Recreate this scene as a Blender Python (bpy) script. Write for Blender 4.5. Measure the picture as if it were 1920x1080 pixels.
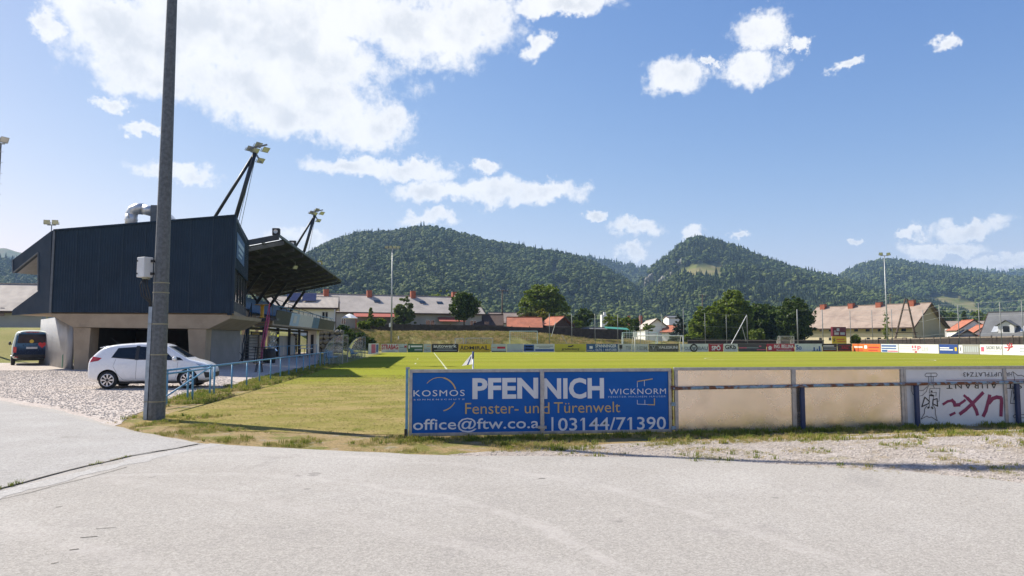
import bpy, bmesh, math, random
import numpy as np
from mathutils import Vector, Matrix
from mathutils.geometry import delaunay_2d_cdt
from mathutils.bvhtree import BVHTree
R = math.radians
rnd = random.Random(7)
for o in list(bpy.data.objects): bpy.data.objects.remove(o)
SC = bpy.context.scene
COL = SC.collection
# ------------------------------------------------------------------ camera
FPX, CAMH = 1307.0, 1.6
PSI = math.atan((960 - 799) / FPX)          # heading, clockwise from the pitch axis (world +Y)
PIT = math.atan(98 / FPX)                   # tilt up
cam = bpy.data.cameras.new('camera'); camo = bpy.data.objects.new('camera', cam); COL.objects.link(camo)
cam.sensor_width = 36.0; cam.lens = 36.0 * FPX / 1920; cam.clip_start = .1; cam.clip_end = 30000
camo.location = (0, 0, CAMH); camo.rotation_euler = (R(90) + PIT, 0, -PSI)
SC.camera = camo
# ------------------------------------------------------------------ sun, sky
SUN_EL = R(44)
_sx, _sy = -.832, .553                      # horizontal direction towards the sun
sun = bpy.data.lights.new('sun', 'SUN'); suno = bpy.data.objects.new('sun', sun); COL.objects.link(suno)
sun.energy = 4.9; sun.angle = R(.53); sun.color = (1, .93, .81)
sd = Vector((_sx * math.cos(SUN_EL), _sy * math.cos(SUN_EL), math.sin(SUN_EL)))
suno.rotation_euler = sd.to_track_quat('Z', 'Y').to_euler(); suno.location = (-30, 10, 40)
SC.view_settings.view_transform = 'Standard'; SC.view_settings.look = 'None'
SC.view_settings.gamma = 1; SC.view_settings.use_curve_mapping = False
SC.view_settings.exposure = 0.82
SC.cycles.max_bounces = 7; SC.cycles.transparent_max_bounces = 16; SC.cycles.volume_bounces = 0
SC.cycles.use_denoising = True
SKY = 0.085
world = bpy.data.worlds.new('World'); SC.world = world; world.use_nodes = True
NT = world.node_tree; NT.nodes.clear()
class N:
    """tiny node-graph helper"""
    def __init__(s, nt): s.nt = nt
    def n(s, typ, inp=None, **kw):
        nd = s.nt.nodes.new(typ)
        for k, v in kw.items(): setattr(nd, k, v)
        for k, v in (inp or {}).items():
            if hasattr(v, 'is_output') or hasattr(v, 'links'): s.nt.links.new(v, nd.inputs[k])
            else: nd.inputs[k].default_value = v
        return nd
    def m(s, op, a, b=0.0, c=0.0, clamp=False):
        return s.n('ShaderNodeMath', {0: a, 1: b, 2: c}, operation=op, use_clamp=clamp).outputs[0]
    def v(s, op, a, b=(0, 0, 0), out=0):
        return s.n('ShaderNodeVectorMath', {0: a, 1: b}, operation=op).outputs[out]
    def mr(s, x, a, b, c=0.0, d=1.0, smooth=True):
        return s.n('ShaderNodeMapRange', {0: x, 1: a, 2: b, 3: c, 4: d},
                   interpolation_type='SMOOTHSTEP' if smooth else 'LINEAR').outputs[0]
    def mix(s, f, a, b, typ='MIX'):
        nd = s.n('ShaderNodeMix', data_type='RGBA', blend_type=typ)
        for i, x in ((0, f), (6, a), (7, b)):
            if hasattr(x, 'links'): s.nt.links.new(x, nd.inputs[i])
            else: nd.inputs[i].default_value = x if i == 0 else (*x[:3], 1)
        return nd.outputs[2]
    def noise(s, vec, scale, detail=4.0, rough=.55, dist=0.0, col=False):
        nd = s.n('ShaderNodeTexNoise', {'Vector': vec, 'Scale': scale, 'Detail': detail, 'Roughness': rough, 'Distortion': dist})
        return nd.outputs[1 if col else 0]
g = N(NT)
sky = g.n('ShaderNodeTexSky', sky_type='NISHITA', sun_disc=False, sun_elevation=SUN_EL,
          sun_rotation=math.atan2(_sx, _sy), altitude=500, air_density=1.0, dust_density=.45, ozone_density=3.0)
tc = g.n('ShaderNodeTexCoord').outputs['Generated']
sep = g.n('ShaderNodeSeparateXYZ', {0: tc})
az = g.m('ARCTAN2', sep.outputs[0], sep.outputs[1]); el = g.m('ARCSINE', sep.outputs[2])
pos = g.n('ShaderNodeCombineXYZ', {0: az, 1: el, 2: 0.0}).outputs[0]
n1 = g.noise(tc, 14.0, 6.0, .62, col=True); n2 = g.noise(tc, 60.0, 5.0, .65, col=True)
w1 = g.v('MULTIPLY', g.v('SUBTRACT', n1, (.5, .5, .5)), (.075, .06, 0))
w2 = g.v('MULTIPLY', g.v('SUBTRACT', n2, (.5, .5, .5)), (.040, .030, 0))
wp = g.v('ADD', g.v('ADD', pos, w1), w2)
def pxdir(px, py):
    a = (px - 960) / FPX; b = (540 - py) / FPX
    f = math.cos(PIT) - b * math.sin(PIT); u = math.sin(PIT) + b * math.cos(PIT)
    d = Vector((a * math.cos(PSI) + f * math.sin(PSI), -a * math.sin(PSI) + f * math.cos(PSI), u))
    return d.normalized()
CL = [(620, 20, 250, 70), (430, 60, 250, 72), (800, 60, 165, 62), (560, 110, 210, 75), (300, 90, 150, 60), (200, 30, 85, 45), (480, 165, 150, 60),
      (600, 200, 135, 60), (690, 235, 85, 48), (560, 215, 130, 42), (280, 140, 85, 40), (870, 20, 110, 60), (1040, 2, 120, 20),
      (665, 312, 85, 24), (780, 312, 80, 24), (815, 358, 90, 24), (930, 355, 90, 27), (1030, 358, 65, 24), (905, 312, 34, 16),
      (805, 412, 65, 17), (330, 325, 65, 17), (222, 196, 30, 15), (258, 243, 30, 12), (90, 42, 26, 18), (1268, 145, 56, 34), (1330, 115, 20, 9),
      (1410, 125, 58, 30), (1425, 55, 58, 36), (1493, 82, 17, 13), (1590, 130, 28, 11), (1770, 80, 24, 14), (1005, 80, 34, 26),
      (1190, 425, 58, 19), (1108, 408, 22, 12), (1175, 468, 34, 18), (1300, 430, 26, 11), (1810, 427, 60, 18), (1775, 463, 56, 13), (1885, 488, 55, 12),
      (1710, 441, 22, 8), (1590, 455, 16, 7), (560, 455, 60, 24), (1400, 440, 18, 7)]
ell = []
for px, py, rx, ry in CL:
    d = pxdir(px, py)
    ell.append((math.atan2(d.x, d.y), math.asin(d.z), rx / FPX * 1.08, ry / FPX * 1.12))
rc = random.Random(3)
for k in range(26):                                        # the same fair-weather sky all round
    a = R(52 + 256 * (k + rc.random()) / 26); e = R(rc.choice((6, 9, 14, 22, 30, 42)) + 4 * rc.random())
    s = .5 + 1.6 * e
    ell.append((a if a < math.pi else a - 2 * math.pi, e, s * rc.uniform(.07, .2), s * rc.uniform(.028, .05)))
dmin = None
for a, e, ra, re in ell:
    L = g.v('LENGTH', g.v('MULTIPLY', g.v('SUBTRACT', wp, (a, e, 0)), (1 / ra, 1 / re, 0)), out=1)
    dmin = L if dmin is None else g.m('MINIMUM', dmin, L)
ncl = g.noise(tc, 24.0, 10.0, .68)
den = g.m('ADD', g.m('SUBTRACT', 1.0, dmin), g.m('MULTIPLY', g.m('SUBTRACT', ncl, .5), 1.5))
cov = g.mr(den, -.04, .50)
soft = g.noise(g.v('ADD', tc, (0.0, 0.0, .012)), 17.0, 5.0, .55)
thick = g.m('MULTIPLY', g.mr(den, .25, .95), g.mr(soft, .38, .60))
ccol = g.mix(thick, (7.3, 7.25, 7.2), (5.5, 5.65, 5.9))
sk = g.n('ShaderNodeSeparateColor', {0: sky.outputs[0]}); K_ = SKY * 1.68       # film response of the clear sky
tone = lambda i, e, a: g.m('MULTIPLY', g.m('POWER', g.m('MINIMUM', g.m('MULTIPLY', sk.outputs[i], K_), 1.3), e), a / K_)
clear = g.n('ShaderNodeCombineColor', {0: tone(0, 1.5, 2.0), 1: tone(1, 1.08, 1.05), 2: tone(2, .6, .88)}).outputs[0]
skyc = g.mix(g.m('MULTIPLY', cov, .97), clear, ccol)
bg = g.n('ShaderNodeBackground', {0: skyc, 1: SKY})
NT.links.new(bg.outputs[0], g.n('ShaderNodeOutputWorld').inputs[0])
# ------------------------------------------------------------------ pixel / world helpers (measuring only)
RX, RY = math.cos(PSI), -math.sin(PSI)
def rayd(px, py):
    a = (px - 960) / FPX; b = (540 - py) / FPX
    f = math.cos(PIT) - b * math.sin(PIT); u = math.sin(PIT) + b * math.cos(PIT)
    return a / f, u / f
def DP(px, py, z):                                         # a point at depth z along the heading
    a, u = rayd(px, py)
    return Vector((a * z * RX + z * math.sin(PSI), a * z * RY + z * math.cos(PSI), CAMH + u * z))
def YP(px, py, Y):
    a, u = rayd(px, py); return DP(px, py, Y / (a * RY + math.cos(PSI)))
def XP(px, py, X):
    a, u = rayd(px, py); return DP(px, py, X / (a * RX + math.sin(PSI)))
def GP(px, py, z=0.0):
    a, u = rayd(px, py); return DP(px, py, (z - CAMH) / u)
def to_px(x, y, z):
    c, s = math.cos(PSI), math.sin(PSI)
    xc = x * c - y * s; zc = x * s + y * c; h = z - CAMH
    cz = zc * math.cos(PIT) + h * math.sin(PIT); cy = -zc * math.sin(PIT) + h * math.cos(PIT)
    return 960 + FPX * xc / cz, 540 - FPX * cy / cz
def ss(x, a, b):
    t = np.clip((np.asarray(x, float) - a) / (b - a), 0, 1); return t * t * (3 - 2 * t)
def gz(x, y):
    """height of the ground"""
    x = np.asarray(x, float); y = np.asarray(y, float)
    z = .32 * ss(x, 2.2, 10) * ss(y, 2.5, 7.0) * (1 - .78 * ss(y, 8.3, 11.3)) * (1 - ss(y, 11.7, 14.5))
    z = z + .20 * ss(y, 22, 35) * ss(-x, 7, 11)
    z = z - .15 * ss(y, 40, 95) * ss(x, -9, -6)
    zl = 2.9 - 2.0 * ss(x, 8, 50)
    far = (zl + .15) * ss(y, 103.5, 112) * (1 - ss(x, 72, 78) * .0)
    z = z + far
    z = z + .9 * ss(x, 67.5, 73) * (1 - ss(y, 103.5, 112)) * ss(y, 20, 50)
    z = z + 2.4 * ss(y, 47, 56) * ss(-x, 21, 25) * (1 - ss(y, 90, 112))
    z = z + 2.6 * ss(-x, 13.5, 19) * ss(y, 82, 92) * (1 - ss(y, 100, 112))
    return z
def gzf(x, y): return float(gz(x, y))
def GG(px, py):
    z = 0.0
    for _ in range(12):
        p = GP(px, py, z); z = gzf(p.x, p.y)
    p.z = z; return p
# ------------------------------------------------------------------ objects
def set_meta(o, label=None, cat=None, group=None, kind=None):
    if label: o['label'] = label
    if cat: o['category'] = cat
    if group: o['group'] = group
    if kind: o['kind'] = kind
    return o
def thing(name, label, cat, loc=(0, 0, 0), rz=0.0, group=None):
    o = bpy.data.objects.new(name, None); COL.objects.link(o); o.empty_display_size = .3
    o.location = loc; o.rotation_euler = (0, 0, rz)
    o['_m'] = [c for r in (Matrix.Translation(loc) @ Matrix.Rotation(rz, 4, 'Z')).inverted() for c in r]
    return set_meta(o, label, cat, group)
def root_of(o):
    while o.parent: o = o.parent
    return o
def link_mesh(name, me, m=None, parent=None, world=False):
    if m and not me.materials: me.materials.append(m)
    if world and parent is not None:
        r = root_of(parent)
        if '_m' in r:
            a = list(r['_m']); me.transform(Matrix([a[0:4], a[4:8], a[8:12], a[12:16]]))
    o = bpy.data.objects.new(name, me); COL.objects.link(o)
    if parent is not None: o.parent = parent
    return o
def copy_tree(o, parent=None):
    c = o.copy(); COL.objects.link(c); c.parent = parent
    for ch in o.children: copy_tree(ch, c)
    return c
class MB:
    def __init__(s): s.v = []; s.f = []
    def add(s, vs, fs):
        k = len(s.v); s.v.extend([tuple(p) for p in vs]); s.f.extend([tuple(i + k for i in f) for f in fs]); return s
    def box(s, x0, y0, z0, x1, y1, z1):
        return s.add([(x0, y0, z0), (x1, y0, z0), (x1, y1, z0), (x0, y1, z0), (x0, y0, z1), (x1, y0, z1), (x1, y1, z1), (x0, y1, z1)],
                     [(3, 2, 1, 0), (4, 5, 6, 7), (0, 1, 5, 4), (1, 2, 6, 5), (2, 3, 7, 6), (3, 0, 4, 7)])
    def bar(s, p, q, w, h=None, up=(0, 0, 1)):
        """square bar from p to q, w across, h along up"""
        p = Vector(p); q = Vector(q); h = h or w; d = (q - p).normalized(); u = Vector(up)
        if abs(d.dot(u)) > .98: u = Vector((0, 1, 0))
        sx = d.cross(u).normalized() * w / 2; sz = sx.cross(d).normalized() * h / 2
        vs = [p - sx - sz, p + sx - sz, p + sx + sz, p - sx + sz, q - sx - sz, q + sx - sz, q + sx + sz, q - sx + sz]
        return s.add(vs, [(0, 1, 2, 3), (7, 6, 5, 4), (0, 4, 5, 1), (1, 5, 6, 2), (2, 6, 7, 3), (3, 7, 4, 0)])
    def tube(s, pts, r, n=8, cap=True):
        pts = [Vector(p) for p in pts]; rs = r if hasattr(r, '__len__') else [r] * len(pts)
        k = len(s.v); pu = None
        for i, p in enumerate(pts):
            d = (pts[min(i + 1, len(pts) - 1)] - pts[max(i - 1, 0)]).normalized()
            if pu is None: pu = Vector((0, 0, 1)) if abs(d.z) < .9 else Vector((1, 0, 0))
            a = d.cross(pu).normalized(); b = a.cross(d).normalized(); pu = b
            for j in range(n):
                t = 2 * math.pi * j / n + math.pi / n
                s.v.append(tuple(p + (a * math.cos(t) + b * math.sin(t)) * rs[i]))
        for i in range(len(pts) - 1):
            for j in range(n):
                a = k + i * n + j; b = k + i * n + (j + 1) % n
                s.f.append((a, a + n, b + n, b))
        if cap:
            s.f.append(tuple(k + j for j in range(n))); e = k + (len(pts) - 1) * n
            s.f.append(tuple(e + n - 1 - j for j in range(n)))
        return s
    def lathe(s, c, prof, n=16, axis='Z'):
        """prof: (radius, height) list turned round an axis through c"""
        k = len(s.v); c = Vector(c)
        for r_, h in prof:
            for j in range(n):
                t = 2 * math.pi * j / n; a, b = r_ * math.cos(t), r_ * math.sin(t)
                s.v.append(tuple(c + (Vector((a, b, h)) if axis == 'Z' else Vector((a, h, b)) if axis == 'Y' else Vector((h, a, b)))))
        for i in range(len(prof) - 1):
            for j in range(n):
                a = k + i * n + j; b = k + i * n + (j + 1) % n
                s.f.append((a, b, b + n, a + n))
        return s
    def prism(s, poly, ext):
        """planar polygon (3-D points) extruded by vector ext"""
        n = len(poly); e = Vector(ext); ps = [Vector(p) for p in poly]
        return s.add(ps + [p + e for p in ps], [tuple(range(n - 1, -1, -1)), tuple(range(n, 2 * n))] +
                     [(i, (i + 1) % n, n + (i + 1) % n, n + i) for i in range(n)])
    def quad(s, *p): return s.add(p, [tuple(range(len(p)))])
    def mesh(s, name, smooth=False, fix=True):
        me = bpy.data.meshes.new(name); me.from_pydata(s.v, [], s.f)
        if fix:
            b = bmesh.new(); b.from_mesh(me); bmesh.ops.recalc_face_normals(b, faces=b.faces); b.to_mesh(me); b.free()
        if smooth:
            for p in me.polygons: p.use_smooth = True
        me.update(); return me
    def build(s, name, m, parent=None, world=False, smooth=False, bevel=0):
        o = link_mesh(name, s.mesh(name, smooth), m, parent, world)
        if bevel:
            md = o.modifiers.new('bevel', 'BEVEL'); md.width = bevel; md.segments = 2; md.limit_method = 'ANGLE'
        return o
def smooth_by_angle(o, a=40):
    me = o.data
    for p in me.polygons: p.use_smooth = True
    try: me.set_sharp_from_angle(angle=R(a))
    except Exception: pass
    return o
# ------------------------------------------------------------------ materials
MATS = {}
def mat(name, col, rough=.7, metal=0.0, var=.12, scale=3.0, bump=0.0, bscale=60.0, spec=.5, dirt=None, coat=0.0):
    """a plain painted / mineral surface with uneven tone; dirt = (colour, scale, low, high)"""
    if name in MATS: return MATS[name]
    m = bpy.data.materials.new(name); m.use_nodes = True; nt = m.node_tree; q = N(nt)
    b = nt.nodes['Principled BSDF']; P = q.n('ShaderNodeNewGeometry').outputs['Position']
    f = q.mr(q.noise(P, scale, 6.0, .6), .3, .7)
    lo = tuple(c * (1 - var) for c in col); hi = tuple(min(1, c * (1 + var)) for c in col)
    c = q.mix(f, lo, hi)
    if dirt: c = q.mix(q.mr(q.noise(P, dirt[1], 7.0, .65), dirt[2], dirt[3]), c, dirt[0])
    nt.links.new(c, b.inputs['Base Color'])
    b.inputs['Metallic'].default_value = metal; b.inputs['Specular IOR Level'].default_value = spec
    b.inputs['Coat Weight'].default_value = coat; b.inputs['Coat Roughness'].default_value = .05
    nt.links.new(q.mr(q.noise(P, scale * 2.7, 4.0), .25, .75, max(.02, rough - .08), min(1, rough + .08)), b.inputs['Roughness'])
    if bump:
        bp = q.n('ShaderNodeBump', {'Strength': bump, 'Distance': .01, 'Height': q.noise(P, bscale, 5.0, .6)})
        nt.links.new(bp.outputs[0], b.inputs['Normal'])
    MATS[name] = m; return m
def ground_mat(name, layers, bump=.5, bscale=90.0, bdist=.02, rough=.95, grain=None):
    """layers: first a colour, then (colour, scale, low, high[, stretch]) blended by noise; grain = (dark, light, scale)"""
    m = bpy.data.materials.new(name); m.use_nodes = True; nt = m.node_tree; q = N(nt)
    b = nt.nodes['Principled BSDF']; P = q.n('ShaderNodeNewGeometry').outputs['Position']; c = None
    for i, L in enumerate(layers):
        if c is None: c = q.mix(0.0, L, L); continue
        v = P if len(L) < 5 else q.v('MULTIPLY', P, L[4])
        c = q.mix(q.mr(q.noise(q.v('ADD', v, (i * 17.3, i * 5.1, 0)), L[1], 7.0, .62), L[2], L[3]), c, L[0])
    if grain:
        vo = q.n('ShaderNodeTexVoronoi', {'Vector': P, 'Scale': grain[2]}, feature='F1')
        sp = q.n('ShaderNodeSeparateColor', {0: vo.outputs['Color']}).outputs[0]
        c = q.mix(1.0, c, q.mix(q.mr(sp, 0.0, 1.0, smooth=False), (grain[0],) * 3, (grain[1],) * 3), 'MULTIPLY')
        n_ = q.noise(P, grain[2] * .35, 3.0, .7)
        c = q.mix(1.0, c, q.mix(q.mr(n_, .3, .7), (.88,) * 3, (1.12,) * 3), 'MULTIPLY')
    nt.links.new(c, b.inputs['Base Color']); b.inputs['Roughness'].default_value = rough; b.inputs['Specular IOR Level'].default_value = .2
    bp = q.n('ShaderNodeBump', {'Strength': bump, 'Distance': bdist, 'Height': q.noise(P, bscale, 5.0, .65)})
    nt.links.new(bp.outputs[0], b.inputs['Normal']); MATS[name] = m; return m
def leaf_mat(name, c1, c2, trans=.3, tint=(1.15, 1.25, .6)):
    m = bpy.data.materials.new(name); m.use_nodes = True; nt = m.node_tree; q = N(nt)
    b = nt.nodes['Principled BSDF']; ge = q.n('ShaderNodeNewGeometry'); P = ge.outputs['Position']
    c = q.mix(ge.outputs['Random Per Island'], c1, c2)
    c = q.mix(1.0, c, q.mix(q.mr(q.noise(P, .9, 3.0), .3, .7), (.8,) * 3, (1.2,) * 3), 'MULTIPLY')
    nt.links.new(c, b.inputs['Base Color']); b.inputs['Roughness'].default_value = .55; b.inputs['Specular IOR Level'].default_value = .3
    t = q.n('ShaderNodeBsdfTranslucent', {0: q.mix(1.0, c, tint, 'MULTIPLY')})
    mx = q.n('ShaderNodeMixShader', {0: trans, 1: b.outputs[0], 2: t.outputs[0]})
    nt.links.new(mx.outputs[0], nt.nodes['Material Output'].inputs[0]); MATS[name] = m; return m
def glass_mat(name, tint=(.9, .95, .95), alpha=.25, rough=.04):
    """thin clear sheet: part mirror-like, part see-through"""
    m = bpy.data.materials.new(name); m.use_nodes = True; nt = m.node_tree; q = N(nt)
    gl = q.n('ShaderNodeBsdfGlossy', {'Color': (1, 1, 1, 1), 'Roughness': rough}); tr = q.n('ShaderNodeBsdfTransparent', {0: (*tint, 1)})
    df = q.n('ShaderNodeBsdfDiffuse', {0: (.5, .52, .52, 1)})
    fr = q.n('ShaderNodeFresnel', {'IOR': 1.5}).outputs[0]
    a = q.n('ShaderNodeMixShader', {0: alpha, 1: tr.outputs[0], 2: df.outputs[0]})
    b = q.n('ShaderNodeMixShader', {0: fr, 1: a.outputs[0], 2: gl.outputs[0]})
    nt.links.new(b.outputs[0], nt.nodes['Material Output'].inputs[0]); MATS[name] = m; return m
def ink(name, col, rough=.6): return mat('print_' + name, col, rough, var=.05, scale=2.0)
# ------------------------------------------------------------------ lettering
_fc = {}
def lettering(parent, txt, o, ux, uz, w, h, m, bold=0.0, name='lettering', shear=0.0, spacing=1.0, world=True, each=False):
    """txt fitted into the rectangle that starts at o (lower left), w along ux, h along uz"""
    key = (txt, bold, shear, spacing)
    if key not in _fc:
        cu = bpy.data.curves.new('t', 'FONT'); cu.body = txt; cu.resolution_u = 3; cu.offset = bold; cu.shear = shear; cu.space_character = spacing
        to = bpy.data.objects.new('t', cu); COL.objects.link(to)
        dg = bpy.context.evaluated_depsgraph_get(); dg.update()
        me = bpy.data.meshes.new_from_object(to.evaluated_get(dg)); bpy.data.objects.remove(to); bpy.data.curves.remove(cu)
        v = np.array([p.co[:] for p in me.vertices]); f = [tuple(p.vertices) for p in me.polygons]; bpy.data.meshes.remove(me)
        mn, mx = v.min(0), v.max(0); v = (v - mn) / np.maximum(mx - mn, 1e-6); _fc[key] = (v, f)
    v, f = _fc[key]; o = Vector(o); ux = Vector(ux).normalized(); uz = Vector(uz).normalized()
    W3 = [tuple(o + ux * (p[0] * w) + uz * (p[1] * h)) for p in v]
    if not each:
        b = MB(); b.v = W3; b.f = f
        return set_meta(link_mesh(name, b.mesh(name, fix=False), m, parent, world), kind='stuff' if len(txt) > 1 else None)
    par = list(range(len(v)))                              # one object for every letter
    def fnd(a):
        while par[a] != a: par[a] = par[par[a]]; a = par[a]
        return a
    for fc in f:
        for k in fc[1:]: par[fnd(k)] = fnd(fc[0])
    comp = {}
    for i in range(len(v)): comp.setdefault(fnd(i), []).append(i)
    gr = []
    for ix in sorted(comp.values(), key=lambda ix: v[ix][:, 0].min()):
        a, c = v[ix][:, 0].min(), v[ix][:, 0].max()
        if gr and min(c, gr[-1][2]) - max(a, gr[-1][1]) > .5 * min(c - a, gr[-1][2] - gr[-1][1]): gr[-1][0].extend(ix); gr[-1][1] = min(a, gr[-1][1]); gr[-1][2] = max(c, gr[-1][2])
        else: gr.append([list(ix), a, c])
    gl = txt.replace(' ', ''); gl = gl if len(gl) == len(gr) else ''
    for gi, (ix, a, c) in enumerate(gr):
        mp = {k: i for i, k in enumerate(ix)}; b = MB(); b.v = [W3[k] for k in ix]; b.f = [tuple(mp[k] for k in fc) for fc in f if fc[0] in mp]
        if gl and gl[gi] == '1' and c - a < .05:           # a flag for the figure one
            y1 = v[ix][:, 1].max(); y0 = v[ix][:, 1].min(); hh = y1 - y0; x_ = a - .9 * (c - a); b.add([o + ux * (p_[0] * w) + uz * (p_[1] * h) for p_ in ((a, y1), (x_, y1 - .16 * hh), (x_, y1 - .27 * hh), (a, y1 - .13 * hh))], [(0, 1, 2, 3)])
        link_mesh('letter', b.mesh('letter', fix=False), m, parent, world)
def strokes(parent, name, lines, o, ux, uz, sx, sz, width, m, nrm):
    """drawn line work: polylines in unit coordinates as thin raised ribbons"""
    o = Vector(o); ux = Vector(ux); uz = Vector(uz); nrm = Vector(nrm); b = MB()
    for ln in lines:
        P = [o + ux * (p[0] * sx) + uz * (p[1] * sz) for p in ln]
        for p, q in zip(P[:-1], P[1:]):
            if (q - p).length < 1e-6: continue
            d = (q - p).normalized(); s = d.cross(nrm).normalized() * width / 2; e = d * width * .35
            k_ = nrm * (len(b.f) * .00012)
            b.quad(p - s - e + k_, q - s + e + k_, q + s + e + k_, p + s - e + k_)
    return set_meta(link_mesh(name, b.mesh(name, fix=False), m, parent, True), kind='stuff' if len(lines) > 1 else None)
# ================================================================== ground
from mathutils import noise as mnoise
def npoly(pts, amp, step, seed=0, closed=True):
    """polygon resampled with an uneven edge"""
    out = []; n = len(pts)
    for i in range(n):
        a = Vector(pts[i][:2]); b = Vector(pts[(i + 1) % n][:2]); L = (b - a).length; k = max(1, min(200, int(L / step)))
        d = (b - a).normalized(); nn = Vector((-d.y, d.x))
        for j in range(k):
            p = a + (b - a) * (j / k)
            w = amp * (mnoise.noise(Vector((p.x * .9 / step * .3, p.y * .9 / step * .3, seed))) + .6 * mnoise.noise(Vector((p.x * 3, p.y * 3, seed + 9))))
            out.append(p + nn * w if j else p + nn * w * .3)
    return out
def sheet(name, poly, off, spacing, m, label=None, amp=0.0, step=.3, kind='structure', seed=0):
    P = npoly(poly, amp, step, seed) if amp else [Vector(p[:2]) for p in poly]
    xs = [p.x for p in P]; ys = [p.y for p in P]; x0, x1, y0, y1 = min(xs), max(xs), min(ys), max(ys)
    pa = np.array([(p.x, p.y) for p in P]); gx, gy = np.meshgrid(np.arange(x0 + spacing / 2, x1, spacing), np.arange(y0 + spacing / 2, y1, spacing))
    q = np.stack([gx.ravel(), gy.ravel()], 1); ins = np.zeros(len(q), bool); j = len(pa) - 1
    for i in range(len(pa)):
        (xi, yi), (xj, yj) = pa[i], pa[j]
        c = ((yi > q[:, 1]) != (yj > q[:, 1])) & (q[:, 0] < (xj - xi) * (q[:, 1] - yi) / (yj - yi + 1e-12) + xi); ins ^= c; j = i
    V = [Vector((float(a), float(b))) for a, b in pa] + [Vector((float(a), float(b))) for a, b in q[ins]]
    n = len(pa)
    r = delaunay_2d_cdt(V, [], [list(range(n))], 1, 1e-5)
    vv = np.array([(p.x, p.y) for p in r[0]]); z = gz(vv[:, 0], vv[:, 1]) + off
    me = bpy.data.meshes.new(name); me.from_pydata([(float(a), float(b), float(c)) for (a, b), c in zip(vv, z)], [], [tuple(f) for f in r[2]])
    bm_ = bmesh.new(); bm_.from_mesh(me); bmesh.ops.recalc_face_normals(bm_, faces=bm_.faces)
    if bm_.faces and sum(f.normal.z for f in bm_.faces) < 0: bmesh.ops.reverse_faces(bm_, faces=bm_.faces)
    bm_.to_mesh(me); bm_.free()
    for p in me.polygons: p.use_smooth = True
    o = link_mesh(name, me, m); set_meta(o, label, None, None, kind); return o
m_ground = ground_mat('meadow_ground', [(.19, .185, .05), ((.27, .235, .09), .05, .4, .65), ((.33, .28, .12), .6, .5, .75), ((.17, .185, .04), .25, .45, .7)], bump=.6, bscale=14, bdist=.08)
m_verge = ground_mat('dry_verge', [(.30, .22, .105), ((.17, .165, .04), 1.6, .47, .62), ((.34, .29, .23), 2.3, .55, .70), ((.10, .125, .025), 3.1, .57, .68)], bump=.8, bscale=55, bdist=.03, grain=(.75, 1.2, 45))
m_gravel = ground_mat('gravel_surface', [(.43, .375, .335), ((.49, .445, .41), 1.1, .45, .7), ((.33, .285, .245), 2.7, .56, .76), ((.30, .26, .17), .9, .68, .82)], bump=.45, bscale=30, bdist=.025, grain=(.74, 1.18, 34))
m_gravel2 = ground_mat('shoulder_gravel_surface', [(.34, .30, .265), ((.40, .36, .33), 1.4, .45, .7), ((.27, .225, .165), 1.9, .5, .72), ((.22, .20, .10), 2.3, .62, .74)], bump=.6, bscale=40, bdist=.025, grain=(.68, 1.22, 36))
m_asphalt = ground_mat('weathered_asphalt', [(.342, .322, .294), ((.382, .363, .336), .35, .42, .68), ((.30, .283, .262), .9, .55, .75), ((.26, .25, .235), 5.0, .68, .80)], bump=.55, bscale=170, bdist=.008, grain=(.80, 1.15, 95))
m_slab = ground_mat('older_asphalt', [(.33, .318, .302), ((.37, .36, .345), .5, .42, .68), ((.28, .268, .25), 1.3, .58, .76)], bump=.5, bscale=150, bdist=.008, grain=(.82, 1.14, 80))
# wheel tracks, patches and old oil spots on the road
nt = m_asphalt.node_tree; q = N(nt); b_ = nt.nodes['Principled BSDF']; c = b_.inputs['Base Color'].links[0].from_socket; P_ = q.n('ShaderNodeNewGeometry').outputs['Position']; Pn = q.v('ADD', P_, q.v('MULTIPLY', q.noise(P_, .8, 4.0, col=True), (.5, .5, 0)))
def track(cx, cy, r, w, amt):
    d = q.m('ABSOLUTE', q.m('SUBTRACT', q.v('LENGTH', q.v('MULTIPLY', q.v('SUBTRACT', Pn, (cx, cy, 0)), (1, 1, 0)), out=1), r))
    return q.m('MULTIPLY', q.mr(d, w, w * .3), q.m('MULTIPLY', q.mr(q.noise(P_, 2.5, 6.0, .7), .3, .7), amt))
for cx, cy, r, w, amt in ((-3.2, 4.2, 4.9, .12, .5), (-3.2, 4.2, 6.4, .13, .4), (-12, -6, 15.5, .2, .35), (-12, -6, 17.2, .2, .3), (20, -14, 21, .25, .3)): c = q.mix(track(cx, cy, r, w, amt), c, (.46, .43, .405))
c = q.mix(q.m('MULTIPLY', q.mr(q.noise(P_, .55, 5.0, .6), .62, .70), .35), c, (.27, .25, .235))
c = q.mix(q.m('MULTIPLY', q.mr(q.noise(q.v('ADD', P_, (31, 7, 0)), 1.7, 3.0, .5), .735, .76), .45), c, (.14, .13, .125))
nt.links.new(c, b_.inputs['Base Color'])
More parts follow.
